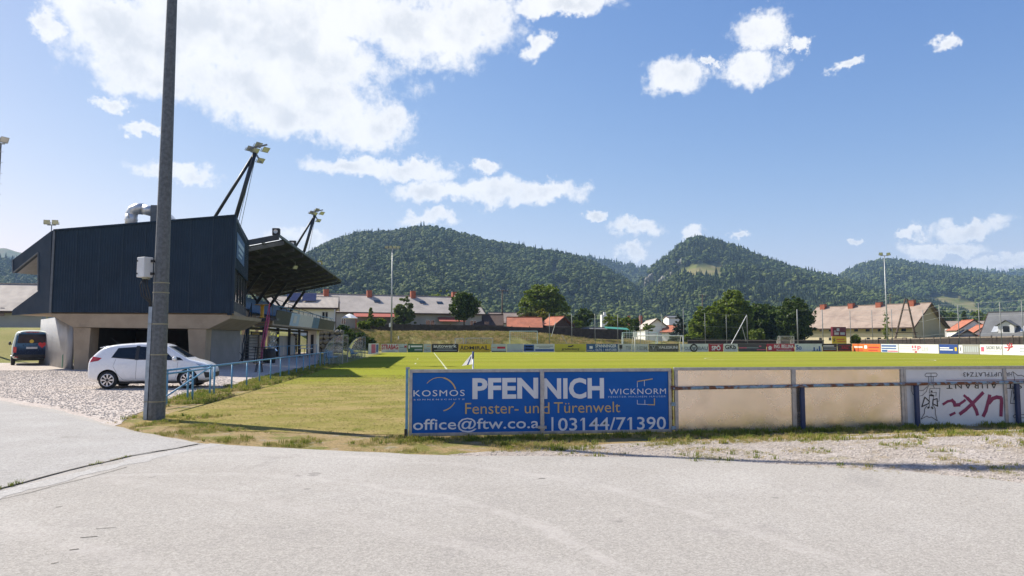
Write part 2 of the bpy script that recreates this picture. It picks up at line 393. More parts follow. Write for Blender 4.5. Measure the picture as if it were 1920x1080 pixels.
# turf: dry and patchy outside the lines, watered and mown on the pitch
m_turf = bpy.data.materials.new('turf'); m_turf.use_nodes = True; q = N(m_turf.node_tree); b_ = m_turf.node_tree.nodes['Principled BSDF']
P_ = q.n('ShaderNodeNewGeometry').outputs['Position']; sp_ = q.n('ShaderNodeSeparateXYZ', {0: P_})
st = q.m('SINE', q.m('MULTIPLY', sp_.outputs[1], math.pi / 5.5)); st = q.mr(st, -.25, .25)
green = q.mix(st, (.222, .238, .034), (.248, .264, .040))
green = q.mix(q.mr(q.noise(P_, .23, 6.0), .5, .78), green, (.275, .245, .055))
dry = q.mix(q.mr(q.noise(q.v('MULTIPLY', P_, (.8, 1.2, 1)), .9, 7.0, .68), .36, .68), (.225, .21, .062), (.33, .265, .115))
dry = q.mix(q.mr(q.noise(q.v('MULTIPLY', P_, (.45, 1.0, 1)), .55, 7.0, .65), .50, .72), dry, (.37, .275, .135))
dry = q.mix(q.mr(q.noise(P_, 1.9, 5.0), .60, .72), dry, (.145, .165, .035))
mk = q.m('MULTIPLY', q.mr(q.m('ADD', sp_.outputs[1], q.m('MULTIPLY', q.noise(P_, .35, 4.0), 9.0)), 27.0, 38.0), 1.0)
tcx = q.mix(mk, dry, green)
tcx = q.mix(1.0, tcx, q.mix(q.mr(q.noise(P_, 42.0, 3.0, .7), .25, .75), (.72,) * 3, (1.25,) * 3), 'MULTIPLY')
m_turf.node_tree.links.new(tcx, b_.inputs['Base Color']); b_.inputs['Roughness'].default_value = 1; b_.inputs['Specular IOR Level'].default_value = 0
bp_ = q.n('ShaderNodeBump', {'Strength': .8, 'Distance': .03, 'Height': q.noise(P_, 60.0, 4.0, .7)}); m_turf.node_tree.links.new(bp_.outputs[0], b_.inputs['Normal'])
# the one big sheet to the horizon
def axis(lo, hi, fine_lo, fine_hi, step):
    a = list(np.arange(fine_lo, fine_hi + 1e-6, step)); s = step; x = fine_hi
    while x < hi: s *= 1.22; x += s; a.append(x)
    s = step; x = fine_lo
    while x > lo: s *= 1.22; x -= s; a.insert(0, x)
    return np.array(a)
ax = axis(-9500, 9500, -40, 90, 1.5); ay = axis(-1500, 11000, -10, 125, 1.5)
GX, GY = np.meshgrid(ax, ay); near = (GX > -46) & (GX < 78) & (GY < 100)
GZ = gz(GX, GY) - np.where(near, .06, .0)
nx, ny = len(ax), len(ay); idx = np.arange(nx * ny).reshape(ny, nx)
F = np.stack([idx[:-1, :-1], idx[:-1, 1:], idx[1:, 1:], idx[1:, :-1]], -1).reshape(-1, 4)
me = bpy.data.meshes.new('ground'); me.from_pydata(np.stack([GX, GY, GZ], -1).reshape(-1, 3).tolist(), [], F.tolist())
for p in me.polygons: p.use_smooth = True
set_meta(link_mesh('ground', me, m_ground), None, None, None, 'structure')
E = lambda *a: [tuple(GG(*p)[:2]) for p in a]
far_edge = [(-420, 735), (-150, 742), (0, 752), (110, 771), (220, 801), (300, 819), (380, 833), (500, 840), (640, 847), (760, 853), (900, 857), (1000, 857), (1240, 859), (1400, 869), (1700, 886), (1920, 909), (2350, 960)]
road = E(*far_edge) + [(16, 2), (16, -14), (-40, -14), (-40, 14)]
sheet('verge', [(-10.5, 10), (-4.6, 11), (-5.0, 24), (-5.2, 47), (-7.8, 47), (-8.2, 20), (-10.5, 15)] , .002, .5, m_verge, amp=.12, step=.35, seed=2).name = 'railing_verge'
sheet('verge', [(-11, 7), (24, 3), (24, 12.2), (6, 12.2), (-9, 16)], -.004, .4, m_verge, amp=.08, step=.4, seed=1).name = 'dry_grass_verge'
lot = [(-46, 10), (-8, 9), *E((215, 803), (235, 788), (272, 768), (310, 750), (345, 743), (390, 732), (446, 720), (483, 708), (529, 703), (571, 699)), (-6.9, 46), (-12, 82), (-20, 82), (-20, 46.8), (-46, 46.5)]
sheet('gravel_lot', lot, .008, .55, m_gravel, amp=.16, step=.3, seed=3)
sheet('gravel_shoulder', E((840, 853), (900, 848), (1010, 840), (1150, 832), (1260, 828), (1450, 822), (1700, 815), (1920, 806), (2350, 790), (2350, 970), (1920, 918), (1240, 866), (900, 862)), .004, .35, m_gravel2, amp=.14, step=.25, seed=4)
sheet('pitch_turf', [(-5.55, 14.3), (-3.2, 12.9), (.9, 11.8), (68, 11.2), (68, 103.8), (-5.9, 103.8)], .003, 1.1, m_turf, amp=.12, step=.5, seed=5)
sheet('asphalt_road', road, .014, .5, m_asphalt, amp=.07, step=.25, seed=6)
slab = E((-420, 738), (-150, 745), (0, 757), (110, 777), (220, 807), (300, 824), (372, 835), (330, 843), (250, 857), (130, 884), (0, 920), (-250, 995), (-420, 1050))
sheet('asphalt_slab', slab, .020, .4, m_slab, amp=.03, step=.2, seed=7)
# seam between the two surfaces: an open crack with a paler patched band beside it
m_crack = mat('crack_dirt', (.045, .04, .03), .95, var=.3, scale=9)
def ribbon(name, pts, w, off, m, seed=0, jit=.0):
    b = MB(); L = []
    for (p, q_) in zip(pts[:-1], pts[1:]):
        n = max(2, int((Vector(q_[:2]) - Vector(p[:2])).length / .12))
        for i in range(n): L.append(Vector(p[:2]).lerp(Vector(q_[:2]), i / n))
    vs = []
    for i, p in enumerate(L):
        d = (L[min(i + 1, len(L) - 1)] - L[max(0, i - 1)]).normalized(); nn = Vector((-d.y, d.x))
        ww = w * (1 + .7 * mnoise.noise(Vector((p.x * 4, p.y * 4, seed)))) / 2; c = p + nn * jit * mnoise.noise(Vector((p.x * 2.2, p.y * 2.2, seed + 4)))
        for s in (-1, 1):
            t = c + nn * ww * s; vs.append((t.x, t.y, gzf(t.x, t.y) + off))
    b.v = vs; b.f = [(2 * i, 2 * i + 1, 2 * i + 3, 2 * i + 2) for i in range(len(L) - 1)]
    return set_meta(link_mesh(name, b.mesh(name), m), None, None, None, 'structure')
crack = E((-260, 999), (-100, 949), (0, 920), (130, 884), (250, 857), (330, 843), (385, 832))
ribbon('road_crack', crack, .024, .025, m_crack, 1, .04)
crack2 = E((-260, 1020), (0, 940), (60, 925), (150, 902), (250, 875))
ribbon('road_crack', crack2, .010, .0185, m_crack, 2, .03)
m_patch = ground_mat('patched_seam', [(.365, .352, .335), ((.40, .39, .375), 2.5, .4, .7)], bump=.4, bscale=120, bdist=.006, grain=(.85, 1.12, 70))
ribbon('seam_patch', E((-260, 1010), (0, 930), (200, 879), (330, 849), (420, 832)), .26, .0165, m_patch, 3, .05)
for k, (a, b2, c, d) in enumerate([(105, 955, 130, 950), (95, 1062, 125, 1056), (130, 1035, 165, 1031), (150, 1012, 215, 1006), (180, 995, 255, 990), (300, 848, 325, 846), (120, 900, 128, 899), (1010, 900, 1035, 899)]):
    ribbon('road_scuff', E((a, b2), (c, d)), .012, .0175, m_crack, 5 + k, .02)
# ------------------------------------------------------------------ pitch markings
m_line = mat('pitch_chalk', (.40, .42, .25), .9, var=.2, scale=5)
def lineseg(p, q_, w=.10):
    p = Vector(p); q_ = Vector(q_); n = max(1, int((q_ - p).length / 2)); d = (q_ - p).normalized(); nn = Vector((-d.y, d.x)) * w / 2; vs = []
    for i in range(n + 1):
        c = p.lerp(q_, i / n)
        for s in (-1, 1): t = c + nn * s; vs.append((t.x, t.y, gzf(t.x, t.y) + .010))
    return vs, [(2 * i, 2 * i + 1, 2 * i + 3, 2 * i + 2) for i in range(n)]
def mark(segs):
    b = MB()
    for s in segs: b.add(*lineseg(*s))
    return set_meta(link_mesh('pitch_marking', b.mesh('pitch_marking'), m_line), None, None, None, 'structure')
PX0, PX1, PY0, PY1 = 1.15, 64.6, 16.0, 99.0; PCX = 33.6
def arc(cx, cy, r, a0, a1, n=24): P = [(cx + r * math.cos(R(a0 + (a1 - a0) * i / n)), cy + r * math.sin(R(a0 + (a1 - a0) * i / n))) for i in range(n + 1)]; return list(zip(P[:-1], P[1:]))
mark([((PX0, PY0), (PX0, PY1))]); mark([((PX1, PY0), (PX1, PY1))]); mark([((PX0 + .07, PY1), (PX1 - .07, PY1))]); mark([((PX0 + .07, PY0), (PX1 - .07, PY0))])
mark([((PX0 + .07, 57.5), (PX1 - .07, 57.5))]); mark(arc(PCX, 57.5, 9.15, 0, 360, 60))
for y0, s in ((PY1, -1), (PY0, 1)):
    mark([((PCX - 20.15, y0 + s * .07), (PCX - 20.15, y0 + s * 16.5))]); mark([((PCX + 20.15, y0 + s * .07), (PCX + 20.15, y0 + s * 16.5))])
    mark([((PCX - 20.08, y0 + s * 16.5), (PCX + 20.08, y0 + s * 16.5))])
    mark([((PCX - 9.15, y0 + s * .07), (PCX - 9.15, y0 + s * 5.5))]); mark([((PCX + 9.15, y0 + s * .07), (PCX + 9.15, y0 + s * 5.5))]); mark([((PCX - 9.08, y0 + s * 5.5), (PCX + 9.08, y0 + s * 5.5))])
    mark(arc(PCX, y0 + s * 11, 9.15, *((217, 323) if s < 0 else (37, 143))))
mark([((-.7, 47.5), (-.7, 50))]); mark([((-.7, 61), (-.7, 63.5))]); mark(arc(PX0, PY0, 1, 5, 85, 8))
# ================================================================== hills and woods
m_hill = bpy.data.materials.new('hillside'); m_hill.use_nodes = True; q = N(m_hill.node_tree); b_ = m_hill.node_tree.nodes['Principled BSDF']
P_ = q.n('ShaderNodeNewGeometry').outputs['Position']; at_ = q.n('ShaderNodeAttribute', attribute_name='open')
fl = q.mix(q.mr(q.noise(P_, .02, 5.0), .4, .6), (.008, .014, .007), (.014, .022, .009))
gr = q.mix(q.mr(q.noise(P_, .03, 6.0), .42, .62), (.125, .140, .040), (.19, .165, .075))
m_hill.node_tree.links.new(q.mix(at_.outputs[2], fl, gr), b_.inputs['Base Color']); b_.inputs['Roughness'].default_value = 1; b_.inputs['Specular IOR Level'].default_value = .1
def inpoly(x, y, poly):
    r = False; j = len(poly) - 1
    for i in range(len(poly)):
        xi, yi = poly[i]; xj, yj = poly[j]
        if (yi > y) != (yj > y) and x < (xj - xi) * (y - yi) / (yj - yi) + xi: r = not r
        j = i
    return r
PCOL = bpy.data.collections.new('tree_forms')             # never linked to the scene: only drawn through the woods
def crown_form(name, seed, conifer):
    r = random.Random(seed); b = MB()
    if conifer:
        z = .12; n = 7
        for k in range(9):
            t = k / 9; rr = .21 * (1 - t) ** .9 + .012; b0 = len(b.v); ph = r.random() * 6
            for j in range(n):
                a = 2 * math.pi * j / n + ph; q2 = rr * (1 if j % 2 else .62) * r.uniform(.8, 1.15)
                b.v.append((q2 * math.cos(a), q2 * math.sin(a), z + r.uniform(-.02, .02)))
            b.v.append((r.uniform(-.01, .01), 0, z + .2)); b.f += [(b0 + j, b0 + (j + 1) % n, b0 + n) for j in range(n)]; z += .098 * (1 - .25 * t)
        b.tube([(0, 0, 0), (0, 0, .2)], .02, 4)
    else:
        bm_ = bmesh.new()
        for k in range(15):
            while True:
                p = Vector((r.uniform(-1, 1), r.uniform(-1, 1), r.uniform(-1, 1)))
                if .25 < p.length < 1: break
            c = Vector((p.x * .30, p.y * .30, .58 + p.z * .32)); s = r.uniform(.11, .19)
            mt = Matrix.Translation(c) @ Matrix.Rotation(r.random() * 6, 4, (r.random(), r.random(), 1)) @ Matrix.Diagonal((s, s, s * .85, 1))
            bmesh.ops.create_icosphere(bm_, subdivisions=1, radius=1, matrix=mt)
        for v in bm_.verts: v.co += Vector((r.uniform(-1, 1), r.uniform(-1, 1), r.uniform(-1, 1))) * .03
        me = bpy.data.meshes.new(name); bm_.to_mesh(me); bm_.free()
        o = bpy.data.objects.new(name, me); PCOL.objects.link(o); me.materials.append(MATS['wood_leaf']); return
    me = b.mesh(name, fix=False); me.materials.append(MATS['wood_needle']); PCOL.objects.link(bpy.data.objects.new(name, me))
def wood_mat(name, c1, c2, c3):
    m = bpy.data.materials.new(name); m.use_nodes = True; nt = m.node_tree; q = N(nt); b = nt.nodes['Principled BSDF']
    oi = q.n('ShaderNodeObjectInfo'); P = q.n('ShaderNodeNewGeometry').outputs['Position']
    c = q.mix(oi.outputs['Random'], c1, c2); c = q.mix(q.mr(q.noise(P, .012, 3.0), .46, .66), c, c3)
    c = q.mix(1.0, c, q.mix(q.mr(q.noise(P, .5, 3.0, .7), .3, .7), (.7,) * 3, (1.3,) * 3), 'MULTIPLY')
    nt.links.new(c, b.inputs['Base Color']); b.inputs['Roughness'].default_value = .8; b.inputs['Specular IOR Level'].default_value = .15; MATS[name] = m
wood_mat('wood_leaf', (.024, .044, .012), (.120, .148, .036), (.062, .094, .024)); wood_mat('wood_needle', (.013, .026, .010), (.038, .058, .022), (.022, .042, .014))
for k in range(4): crown_form('form_%d' % k, 20 + k, False)
for k in range(3): crown_form('form_%d' % (4 + k), 30 + k, True)
def scatter_group(coll, name='scatter'):
    ng = bpy.data.node_groups.new(name, 'GeometryNodeTree')
    ng.interface.new_socket('Geometry', in_out='INPUT', socket_type='NodeSocketGeometry'); ng.interface.new_socket('Geometry', in_out='OUTPUT', socket_type='NodeSocketGeometry')
    n = ng.nodes; l = ng.links; gi = n.new('NodeGroupInput'); go = n.new('NodeGroupOutput')
    ci = n.new('GeometryNodeCollectionInfo'); ci.inputs[0].default_value = coll; ci.inputs[1].default_value = True; ci.inputs[2].default_value = True
    ip = n.new('GeometryNodeInstanceOnPoints'); ip.inputs['Pick Instance'].default_value = True
    def attr(nm, t): a = n.new('GeometryNodeInputNamedAttribute'); a.data_type = t; a.inputs[0].default_value = nm; return a.outputs[0]
    l.new(gi.outputs[0], ip.inputs['Points']); l.new(ci.outputs[0], ip.inputs['Instance'])
    l.new(attr('pick', 'INT'), ip.inputs['Instance Index']); l.new(attr('turn', 'FLOAT_VECTOR'), ip.inputs['Rotation']); l.new(attr('size', 'FLOAT_VECTOR'), ip.inputs['Scale'])
    l.new(ip.outputs[0], go.inputs[0]); return ng
def scatter(name, pts, pick, turn, size, ng, label, parent=None):
    me = bpy.data.meshes.new(name); me.vertices.add(len(pts)); me.vertices.foreach_set('co', np.asarray(pts, np.float32).ravel())
    a = me.attributes.new('pick', 'INT', 'POINT'); a.data.foreach_set('value', np.asarray(pick, np.int32))
    a = me.attributes.new('turn', 'FLOAT_VECTOR', 'POINT'); a.data.foreach_set('vector', np.asarray(turn, np.float32).ravel())
    a = me.attributes.new('size', 'FLOAT_VECTOR', 'POINT'); a.data.foreach_set('vector', np.asarray(size, np.float32).ravel())
    o = bpy.data.objects.new(name, me); COL.objects.link(o); md = o.modifiers.new('scatter', 'NODES'); md.node_group = ng
    return set_meta(o, label, name.replace('_', ' ') if False else None, None, 'stuff')
NG_TREES = scatter_group(PCOL, 'woods')
def hill(name, sil, rb, rr, label, opens=(), ntree=6000, conif=.35, th=11.0, gul=.07, seed=1, rocks=(), back=1.5, pw=1.0):
    """sil: skyline as seen from the road; rb, rr: distance of the foot and of the crest"""
    xs = np.arange(sil[0][0], sil[-1][0] + 1, 7.0); el = np.interp(xs, [p[0] for p in sil], [p[1] for p in sil])
    nt_ = 46; T = np.linspace(0, back, nt_); nx = len(xs); co = np.zeros((nt_, nx, 3)); op = np.zeros((nt_, nx))
    for i, (px, py) in enumerate(zip(xs, el)):
        d = pxdir(px, py); h = math.hypot(d.x, d.y); te = d.z / h; ux, uy = d.x / h, d.y / h
        H = max(2.0, CAMH + rr * te - th * .8)
        for k, t in enumerate(T):
            r = rb + (rr - rb) * t; x, y = ux * r, uy * r
            s = t ** pw if t <= 1 else 1 - .55 * (t - 1)
            nz = mnoise.fractal(Vector((x * .0045, y * .0045, seed)), .9, 2.1, 4)
            z = H * s + gul * H * nz * 2.2 * min(1, max(0, 4 * t * (1 - t)) if t <= 1 else .0)
            co[k, i] = (x, y, max(z, -1) if t > 0 else -3)
            if t <= 1:
                qx, qy = to_px(x, y, z)
                op[k, i] = any(inpoly(qx, qy, p) for p in opens)
    idx = np.arange(nt_ * nx).reshape(nt_, nx); F = np.stack([idx[:-1, :-1], idx[:-1, 1:], idx[1:, 1:], idx[1:, :-1]], -1).reshape(-1, 4)
    me = bpy.data.meshes.new(name); me.from_pydata(co.reshape(-1, 3).tolist(), [], F.tolist())
    for p in me.polygons: p.use_smooth = True
    a = me.attributes.new('open', 'FLOAT', 'POINT'); a.data.foreach_set('value', op.ravel().astype(np.float32))
    set_meta(link_mesh(name, me, m_hill), None, None, None, 'structure')
    rg = np.random.RandomState(seed); pts = []; pk = []; sz = []; kmax = 1.10 * (nt_ - 1) / back
    tt = np.sqrt(rg.uniform((rb / rr) ** 2, 1.13, ntree * 3)); tt = (tt * rr - rb) / (rr - rb)      # even per area
    fi = rg.uniform(0, nx - 1.001, ntree * 3)
    for t, f in zip(tt, fi):
        if len(pts) >= ntree: break
        kf = t / back * (nt_ - 1)
        if kf < 0 or kf >= kmax: continue
        k, i = int(kf), int(f); a, b = kf - k, f - i
        p = co[k, i] * (1 - a) * (1 - b) + co[k + 1, i] * a * (1 - b) + co[k, i + 1] * (1 - a) * b + co[k + 1, i + 1] * a * b
        if p[2] < .5: continue
        qx, qy = to_px(*p)
        if any(inpoly(qx, qy, po) for po in opens) or any(inpoly(qx, qy, po) for po in rocks): continue
        nz = mnoise.noise(Vector((p[0] * .006, p[1] * .006, seed + 5))) * .9 + .5
        con = rg.rand() < conif * 2 * nz
        s = th * rg.uniform(.75, 1.3) * (1.35 if con else 1.0)
        pts.append(p - np.array([0, 0, .06 * s])); pk.append(4 + rg.randint(3) if con else rg.randint(4))
        w = s * (rg.uniform(.85, 1.1) if con else rg.uniform(1.0, 1.4)); sz.append((w, w, s))
    n = len(pts); tu = np.zeros((n, 3)); tu[:, 2] = rg.uniform(0, 6.28, n)
    scatter(name.replace('hill', 'wood'), pts, pk, tu, sz, NG_TREES, label)
    return co
meadow_b = [(1258, 516), (1270, 505), (1300, 497), (1330, 493), (1355, 493), (1357, 520), (1336, 529), (1300, 528), (1272, 525)]
meadow_c = [(1738, 557), (1760, 556), (1800, 559), (1836, 571), (1840, 606), (1800, 616), (1770, 618), (1752, 604), (1743, 580)]
rock_a = [(1030, 500), (1045, 492), (1050, 520), (1040, 535), (1028, 520)]
rock_b1 = [(1208, 522), (1222, 516), (1226, 528), (1210, 535)]; rock_b2 = [(1266, 506), (1270, 494), (1282, 486), (1284, 497), (1272, 508)]; rock_b3 = [(1232, 532), (1252, 514), (1262, 512), (1240, 530)]
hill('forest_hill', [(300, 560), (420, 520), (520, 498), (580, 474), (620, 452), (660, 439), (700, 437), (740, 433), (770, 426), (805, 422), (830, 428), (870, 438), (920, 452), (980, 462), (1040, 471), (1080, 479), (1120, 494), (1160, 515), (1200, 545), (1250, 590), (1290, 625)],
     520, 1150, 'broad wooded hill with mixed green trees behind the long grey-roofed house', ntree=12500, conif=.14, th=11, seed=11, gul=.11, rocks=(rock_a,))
hill('ridge_hill', [(980, 505), (1060, 480), (1100, 478), (1140, 486), (1180, 493), (1215, 500), (1260, 515), (1320, 540), (1380, 580)],
     1500, 2100, 'paler wooded ridge in the gap between the two big hills', ntree=3500, conif=.4, th=14, seed=12)
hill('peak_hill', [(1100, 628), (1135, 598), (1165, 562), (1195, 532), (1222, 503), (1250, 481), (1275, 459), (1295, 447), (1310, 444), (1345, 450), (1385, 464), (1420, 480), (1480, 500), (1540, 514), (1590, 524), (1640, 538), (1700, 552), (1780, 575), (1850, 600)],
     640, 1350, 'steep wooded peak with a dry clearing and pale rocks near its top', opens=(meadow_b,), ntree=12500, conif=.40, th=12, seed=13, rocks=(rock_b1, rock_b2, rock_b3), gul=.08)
hill('east_hill', [(1500, 560), (1560, 528), (1585, 508), (1610, 497), (1640, 488), (1665, 485), (1700, 490), (1740, 496), (1780, 502), (1840, 511), (1920, 520), (2050, 528), (2250, 520), (2500, 500)],
     1000, 2100, 'rounded wooded hill with a green meadow at its foot, behind the right floodlight mast', opens=(meadow_c,), ntree=14000, conif=.25, th=15, seed=14)
hill('far_hill', [(1700, 520), (1760, 508), (1800, 503), (1840, 506), (1880, 509), (1920, 503), (2000, 500), (2100, 515), (2200, 520)],
     2500, 3300, 'dark blue distant wooded ridge at the far right', ntree=2500, conif=.5, th=24, seed=15)
hill('bald_hill', [(1720, 520), (1790, 501), (1815, 497), (1840, 497), (1860, 504), (1895, 508), (1930, 500), (2000, 490), (2100, 505)],
     3500, 4200, 'sparse trees on the bare mountain beyond the far right ridge', opens=([(1700, 480), (2150, 480), (2150, 530), (1700, 530)],), ntree=200, conif=.5, th=20, seed=16)
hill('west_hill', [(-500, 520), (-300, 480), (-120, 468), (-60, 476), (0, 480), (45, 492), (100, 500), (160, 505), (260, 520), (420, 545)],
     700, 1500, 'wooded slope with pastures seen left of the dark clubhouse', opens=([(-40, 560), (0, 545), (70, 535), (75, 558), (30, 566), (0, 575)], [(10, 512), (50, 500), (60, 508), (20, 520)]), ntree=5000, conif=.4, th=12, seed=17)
hill('west_peak', [(-400, 500), (-200, 470), (-60, 462), (0, 458), (10, 457), (30, 464), (60, 470), (110, 480), (200, 500), (300, 520)],
     2300, 3000, 'scattered trees on the pale far mountain left of the clubhouse', opens=([(-300, 440), (200, 440), (200, 484), (-300, 484)],), ntree=1500, conif=.5, th=18, seed=18)
# pale rock faces in the woods
m_rock = mat('limestone', (.22, .21, .18), .9, var=.3, scale=.12, bump=1.0, bscale=.4)
for k, (poly, r0, lab) in enumerate(((rock_a, 985, 'pale grey rock face on the right slope of the broad hill'), (rock_b1, 985, 'pale rock low on the left flank of the steep peak'), (rock_b2, 1140, 'pale rock beside the dry clearing on the steep peak'), (rock_b3, 1060, 'slanting pale rock rib left of the dry clearing'))):
    cx = sum(p[0] for p in poly) / len(poly); cy = sum(p[1] for p in poly) / len(poly); rr_ = random.Random(k)
    c0 = DP(cx, cy, r0); t = thing('rock_face', lab, 'rock', (c0.x, c0.y, c0.z - 6))
    for j in range(6):
        for _ in range(30):
            x = rr_.uniform(min(p[0] for p in poly), max(p[0] for p in poly)); y = rr_.uniform(min(p[1] for p in poly), max(p[1] for p in poly))
            if inpoly(x, y, poly): break
        c = DP(x, y, r0 + rr_.uniform(-3, 3)); bm_ = bmesh.new(); s = rr_.uniform(2.2, 4.2)
        bmesh.ops.create_icosphere(bm_, subdivisions=2, radius=1, matrix=Matrix.Translation(c) @ Matrix.Rotation(rr_.random(), 4, 'Z') @ Matrix.Diagonal((s * .8, s * .8, s * 1.5, 1)))
        for v in bm_.verts: v.co += Vector((mnoise.noise(v.co * .25), mnoise.noise(v.co * .25 + Vector((9, 0, 0))), mnoise.noise(v.co * .2))) * s * .45
        me = bpy.data.meshes.new('crag'); bm_.to_mesh(me); bm_.free(); link_mesh('crag', me, m_rock, t, True)
# ------------------------------------------------------------------ the air
m_air = bpy.data.materials.new('air'); m_air.use_nodes = True; nt = m_air.node_tree; nt.nodes.clear(); q = N(nt)
vol = q.n('ShaderNodeVolumePrincipled', {'Color': (.42, .66, 1, 1), 'Density': .00015, 'Anisotropy': .1})
nt.links.new(vol.outputs[0], q.n('ShaderNodeOutputMaterial').inputs['Volume'])
hz = MB().box(-8000, -1400, -5.5, 8000, 10500, 500).build('haze', m_air); set_meta(hz, 'thin pale summer haze over the valley', None, None, 'stuff')
# ================================================================== foreground: mast, railings, advertising gate, fence
m_zinc = mat('galvanised_zinc', (.105, .116, .125), .55, .3, var=.26, scale=16, bump=.25, bscale=30)
m_zinc2 = mat('zinc_channel', (.30, .35, .40), .5, .6, var=.15, scale=8)
m_boxw = mat('box_plastic', (.55, .57, .58), .5, var=.06, scale=4, dirt=((.35, .34, .31), 6, .62, .85))
m_black = mat('black_rubber', (.02, .02, .02), .6, var=.2)
m_blue = mat('blue_rail_paint', (.10, .27, .42), .5, var=.18, scale=7, dirt=((.24, .13, .08), 9, .68, .74))
m_strap = mat('strap_steel', (.26, .25, .18), .5, .5)
m_lamp = mat('lamp_housing', (.20, .21, .22), .5, .4); m_lens = mat('lamp_glass', (.55, .57, .58), .15, .3)
def floodlight(parent, c, aim, w=.5, h=.42, world=True):
    """a square floodlight with its bracket"""
    c = Vector(c); d = Vector(aim).normalized(); s = d.cross(Vector((0, 0, 1))).normalized(); u = s.cross(d)
    fr = lambda t, a, b: c + d * t + s * a + u * b
    b = MB(); b.add([fr(-.10, -w * .3, -h * .3), fr(-.10, w * .3, -h * .3), fr(-.10, w * .3, h * .3), fr(-.10, -w * .3, h * .3), fr(.05, -w / 2, -h / 2), fr(.05, w / 2, -h / 2), fr(.05, w / 2, h / 2), fr(.05, -w / 2, h / 2)],
          [(3, 2, 1, 0), (4, 5, 6, 7), (0, 1, 5, 4), (1, 2, 6, 5), (2, 3, 7, 6), (3, 0, 4, 7)])
    o = b.build('floodlight', m_lamp, parent, world)
    l = MB().add([fr(.055, -w * .45, -h * .45), fr(.055, w * .45, -h * .45), fr(.055, w * .45, h * .45), fr(.055, -w * .45, h * .45)], [(0, 1, 2, 3)]).build('lens', m_lens, o, world)
    MB().bar(fr(-.02, -w * .55, 0), fr(-.02, -w * .55, -h * .6), .03).bar(fr(-.02, w * .55, 0), fr(-.02, w * .55, -h * .6), .03).bar(fr(-.02, -w * .55, -h * .6), fr(-.02, w * .55, -h * .6), .03).build('bracket', m_lamp, o, world)
    return o
pb = GG(293, 787); pb.z -= .05
t = thing('floodlight_mast', 'tall tapered galvanised mast with a grey box, rising out of the picture at left', 'mast', pb)
mh = 13.9
MB().tube([pb + Vector((0, 0, 0)), pb + Vector((0, 0, mh))], [.165, .062], 12).build('shaft', m_zinc, t, True)
cdir = Vector((-RX, -RY, 0)); cb = pb + cdir * .21 + Vector((.02, -.06, 0))
cz_top = 2.33
MB().bar(cb, cb + Vector((0, 0, cz_top)) - cdir * .03, .085, .075, up=(RX, RY, 0)).build('cable_channel', m_zinc2, t, True)
for z in (.42, 1.36, 1.98, 2.62, 2.82):
    r_ = .165 - (.165 - .062) * z / mh + .006
    MB().lathe(pb + Vector((0, 0, z)), [(r_, -.012), (r_ + .004, -.012), (r_ + .004, .012), (r_, .012)], 16).build('strap', m_strap, t, True)
for z in (.42, 1.98): MB().bar(cb + Vector((-.06, -.05, z)), cb + Vector((.13, -.07, z)), .02, .012).build('strap', m_strap, t, True)
bc = pb + cdir * .31 + Vector((0, -.10, 3.13))
sx = Vector((RX, RY, 0)); sy = Vector((-RY, RX, 0))
def obx(c, w, d, h, yaw=0.0):
    a = sx * math.cos(yaw) + sy * math.sin(yaw); b = -sx * math.sin(yaw) + sy * math.cos(yaw); c = Vector(c)
    k = MB(); P = [c + a * (i * w / 2) + b * (j * d / 2) + Vector((0, 0, l * h / 2)) for l in (-1, 1) for i, j in ((-1, -1), (1, -1), (1, 1), (-1, 1))]
    return k.add(P, [(3, 2, 1, 0), (4, 5, 6, 7), (0, 1, 5, 4), (1, 2, 6, 5), (2, 3, 7, 6), (3, 0, 4, 7)])
bx_ = obx(bc, .24, .2, .41, -.5).build('switch_box', m_boxw, t, True, bevel=.012)
for z in (-.13, .13): obx(bc + Vector((-.125, -.02, z)), .014, .05, .03, -.5).build('hinge', m_black, bx_, True)
for z in (-.13, .13): obx(bc + sx * .14 + Vector((0, 0, z)), .09, .05, .05).build('clamp', m_black, bx_, True)
obx(bc + Vector((.03, 0, -.222)), .12, .1, .035).build('gland_plate', m_strap, bx_, True)
for k in range(4):
    a = bc + Vector((-.02 + .03 * k, -.01 * k, -.235)); e = cb + Vector((-.02 + .013 * k, 0, cz_top))
    MB().tube([a, a + Vector((-.05 + .02 * k, -.03, -.13)), (a + e) / 2 + Vector((-.08 + .035 * k, -.03, -.06)), e + Vector((0, 0, .09)), e - Vector((0, 0, .1))], .011, 6).build('cable', m_black, t, True, smooth=True)
MB().bar(pb + Vector((-.9, .5, mh - .25)), pb + Vector((.9, -.5, mh - .25)), .08).build('crossarm', m_zinc, t, True)
for k in range(4):
    f = -.8 + 1.6 * k / 3; floodlight(t, pb + Vector((f, -f * .55, mh)), (.75, .55, -.5), .5, .45)
# ---------------------------------------------------------------- blue railings
def railing(name, label, group, pts, top, post_r=.026, rail_r=.027, extra=0.0):
    p0 = pts[0]; t = thing(name, label, 'railing', (p0[0], p0[1], gzf(p0[0], p0[1])), group=group)
    tops = []
    for x, y in pts:
        z = gzf(x, y); MB().tube([(x, y, z - .15), (x, y, z + top)], post_r, 8).build('post', m_blue, t, True, smooth=True); tops.append(Vector((x, y, z + top + .015)))
    d = (tops[-1] - tops[0]).normalized()
    MB().tube([tops[0] - d * extra] + tops[1:-1] + [tops[-1] + d * .1], rail_r, 8).build('top_rail', m_blue, t, True, smooth=True)
    return t
RXL = -6.15
railing('pitch_railing', 'long light blue pipe railing running from the mast to the dugouts', None, [(RXL, 21.5 + 1.88 * k) for k in range(14)], .84, extra=.5)
gt = railing('gate_railing', 'short light blue railing with a diagonal brace behind the mast', None, [(RXL - .08, 17.95), (RXL - .06, 19.4), (RXL - .04, 21.25)], .86, extra=.85)
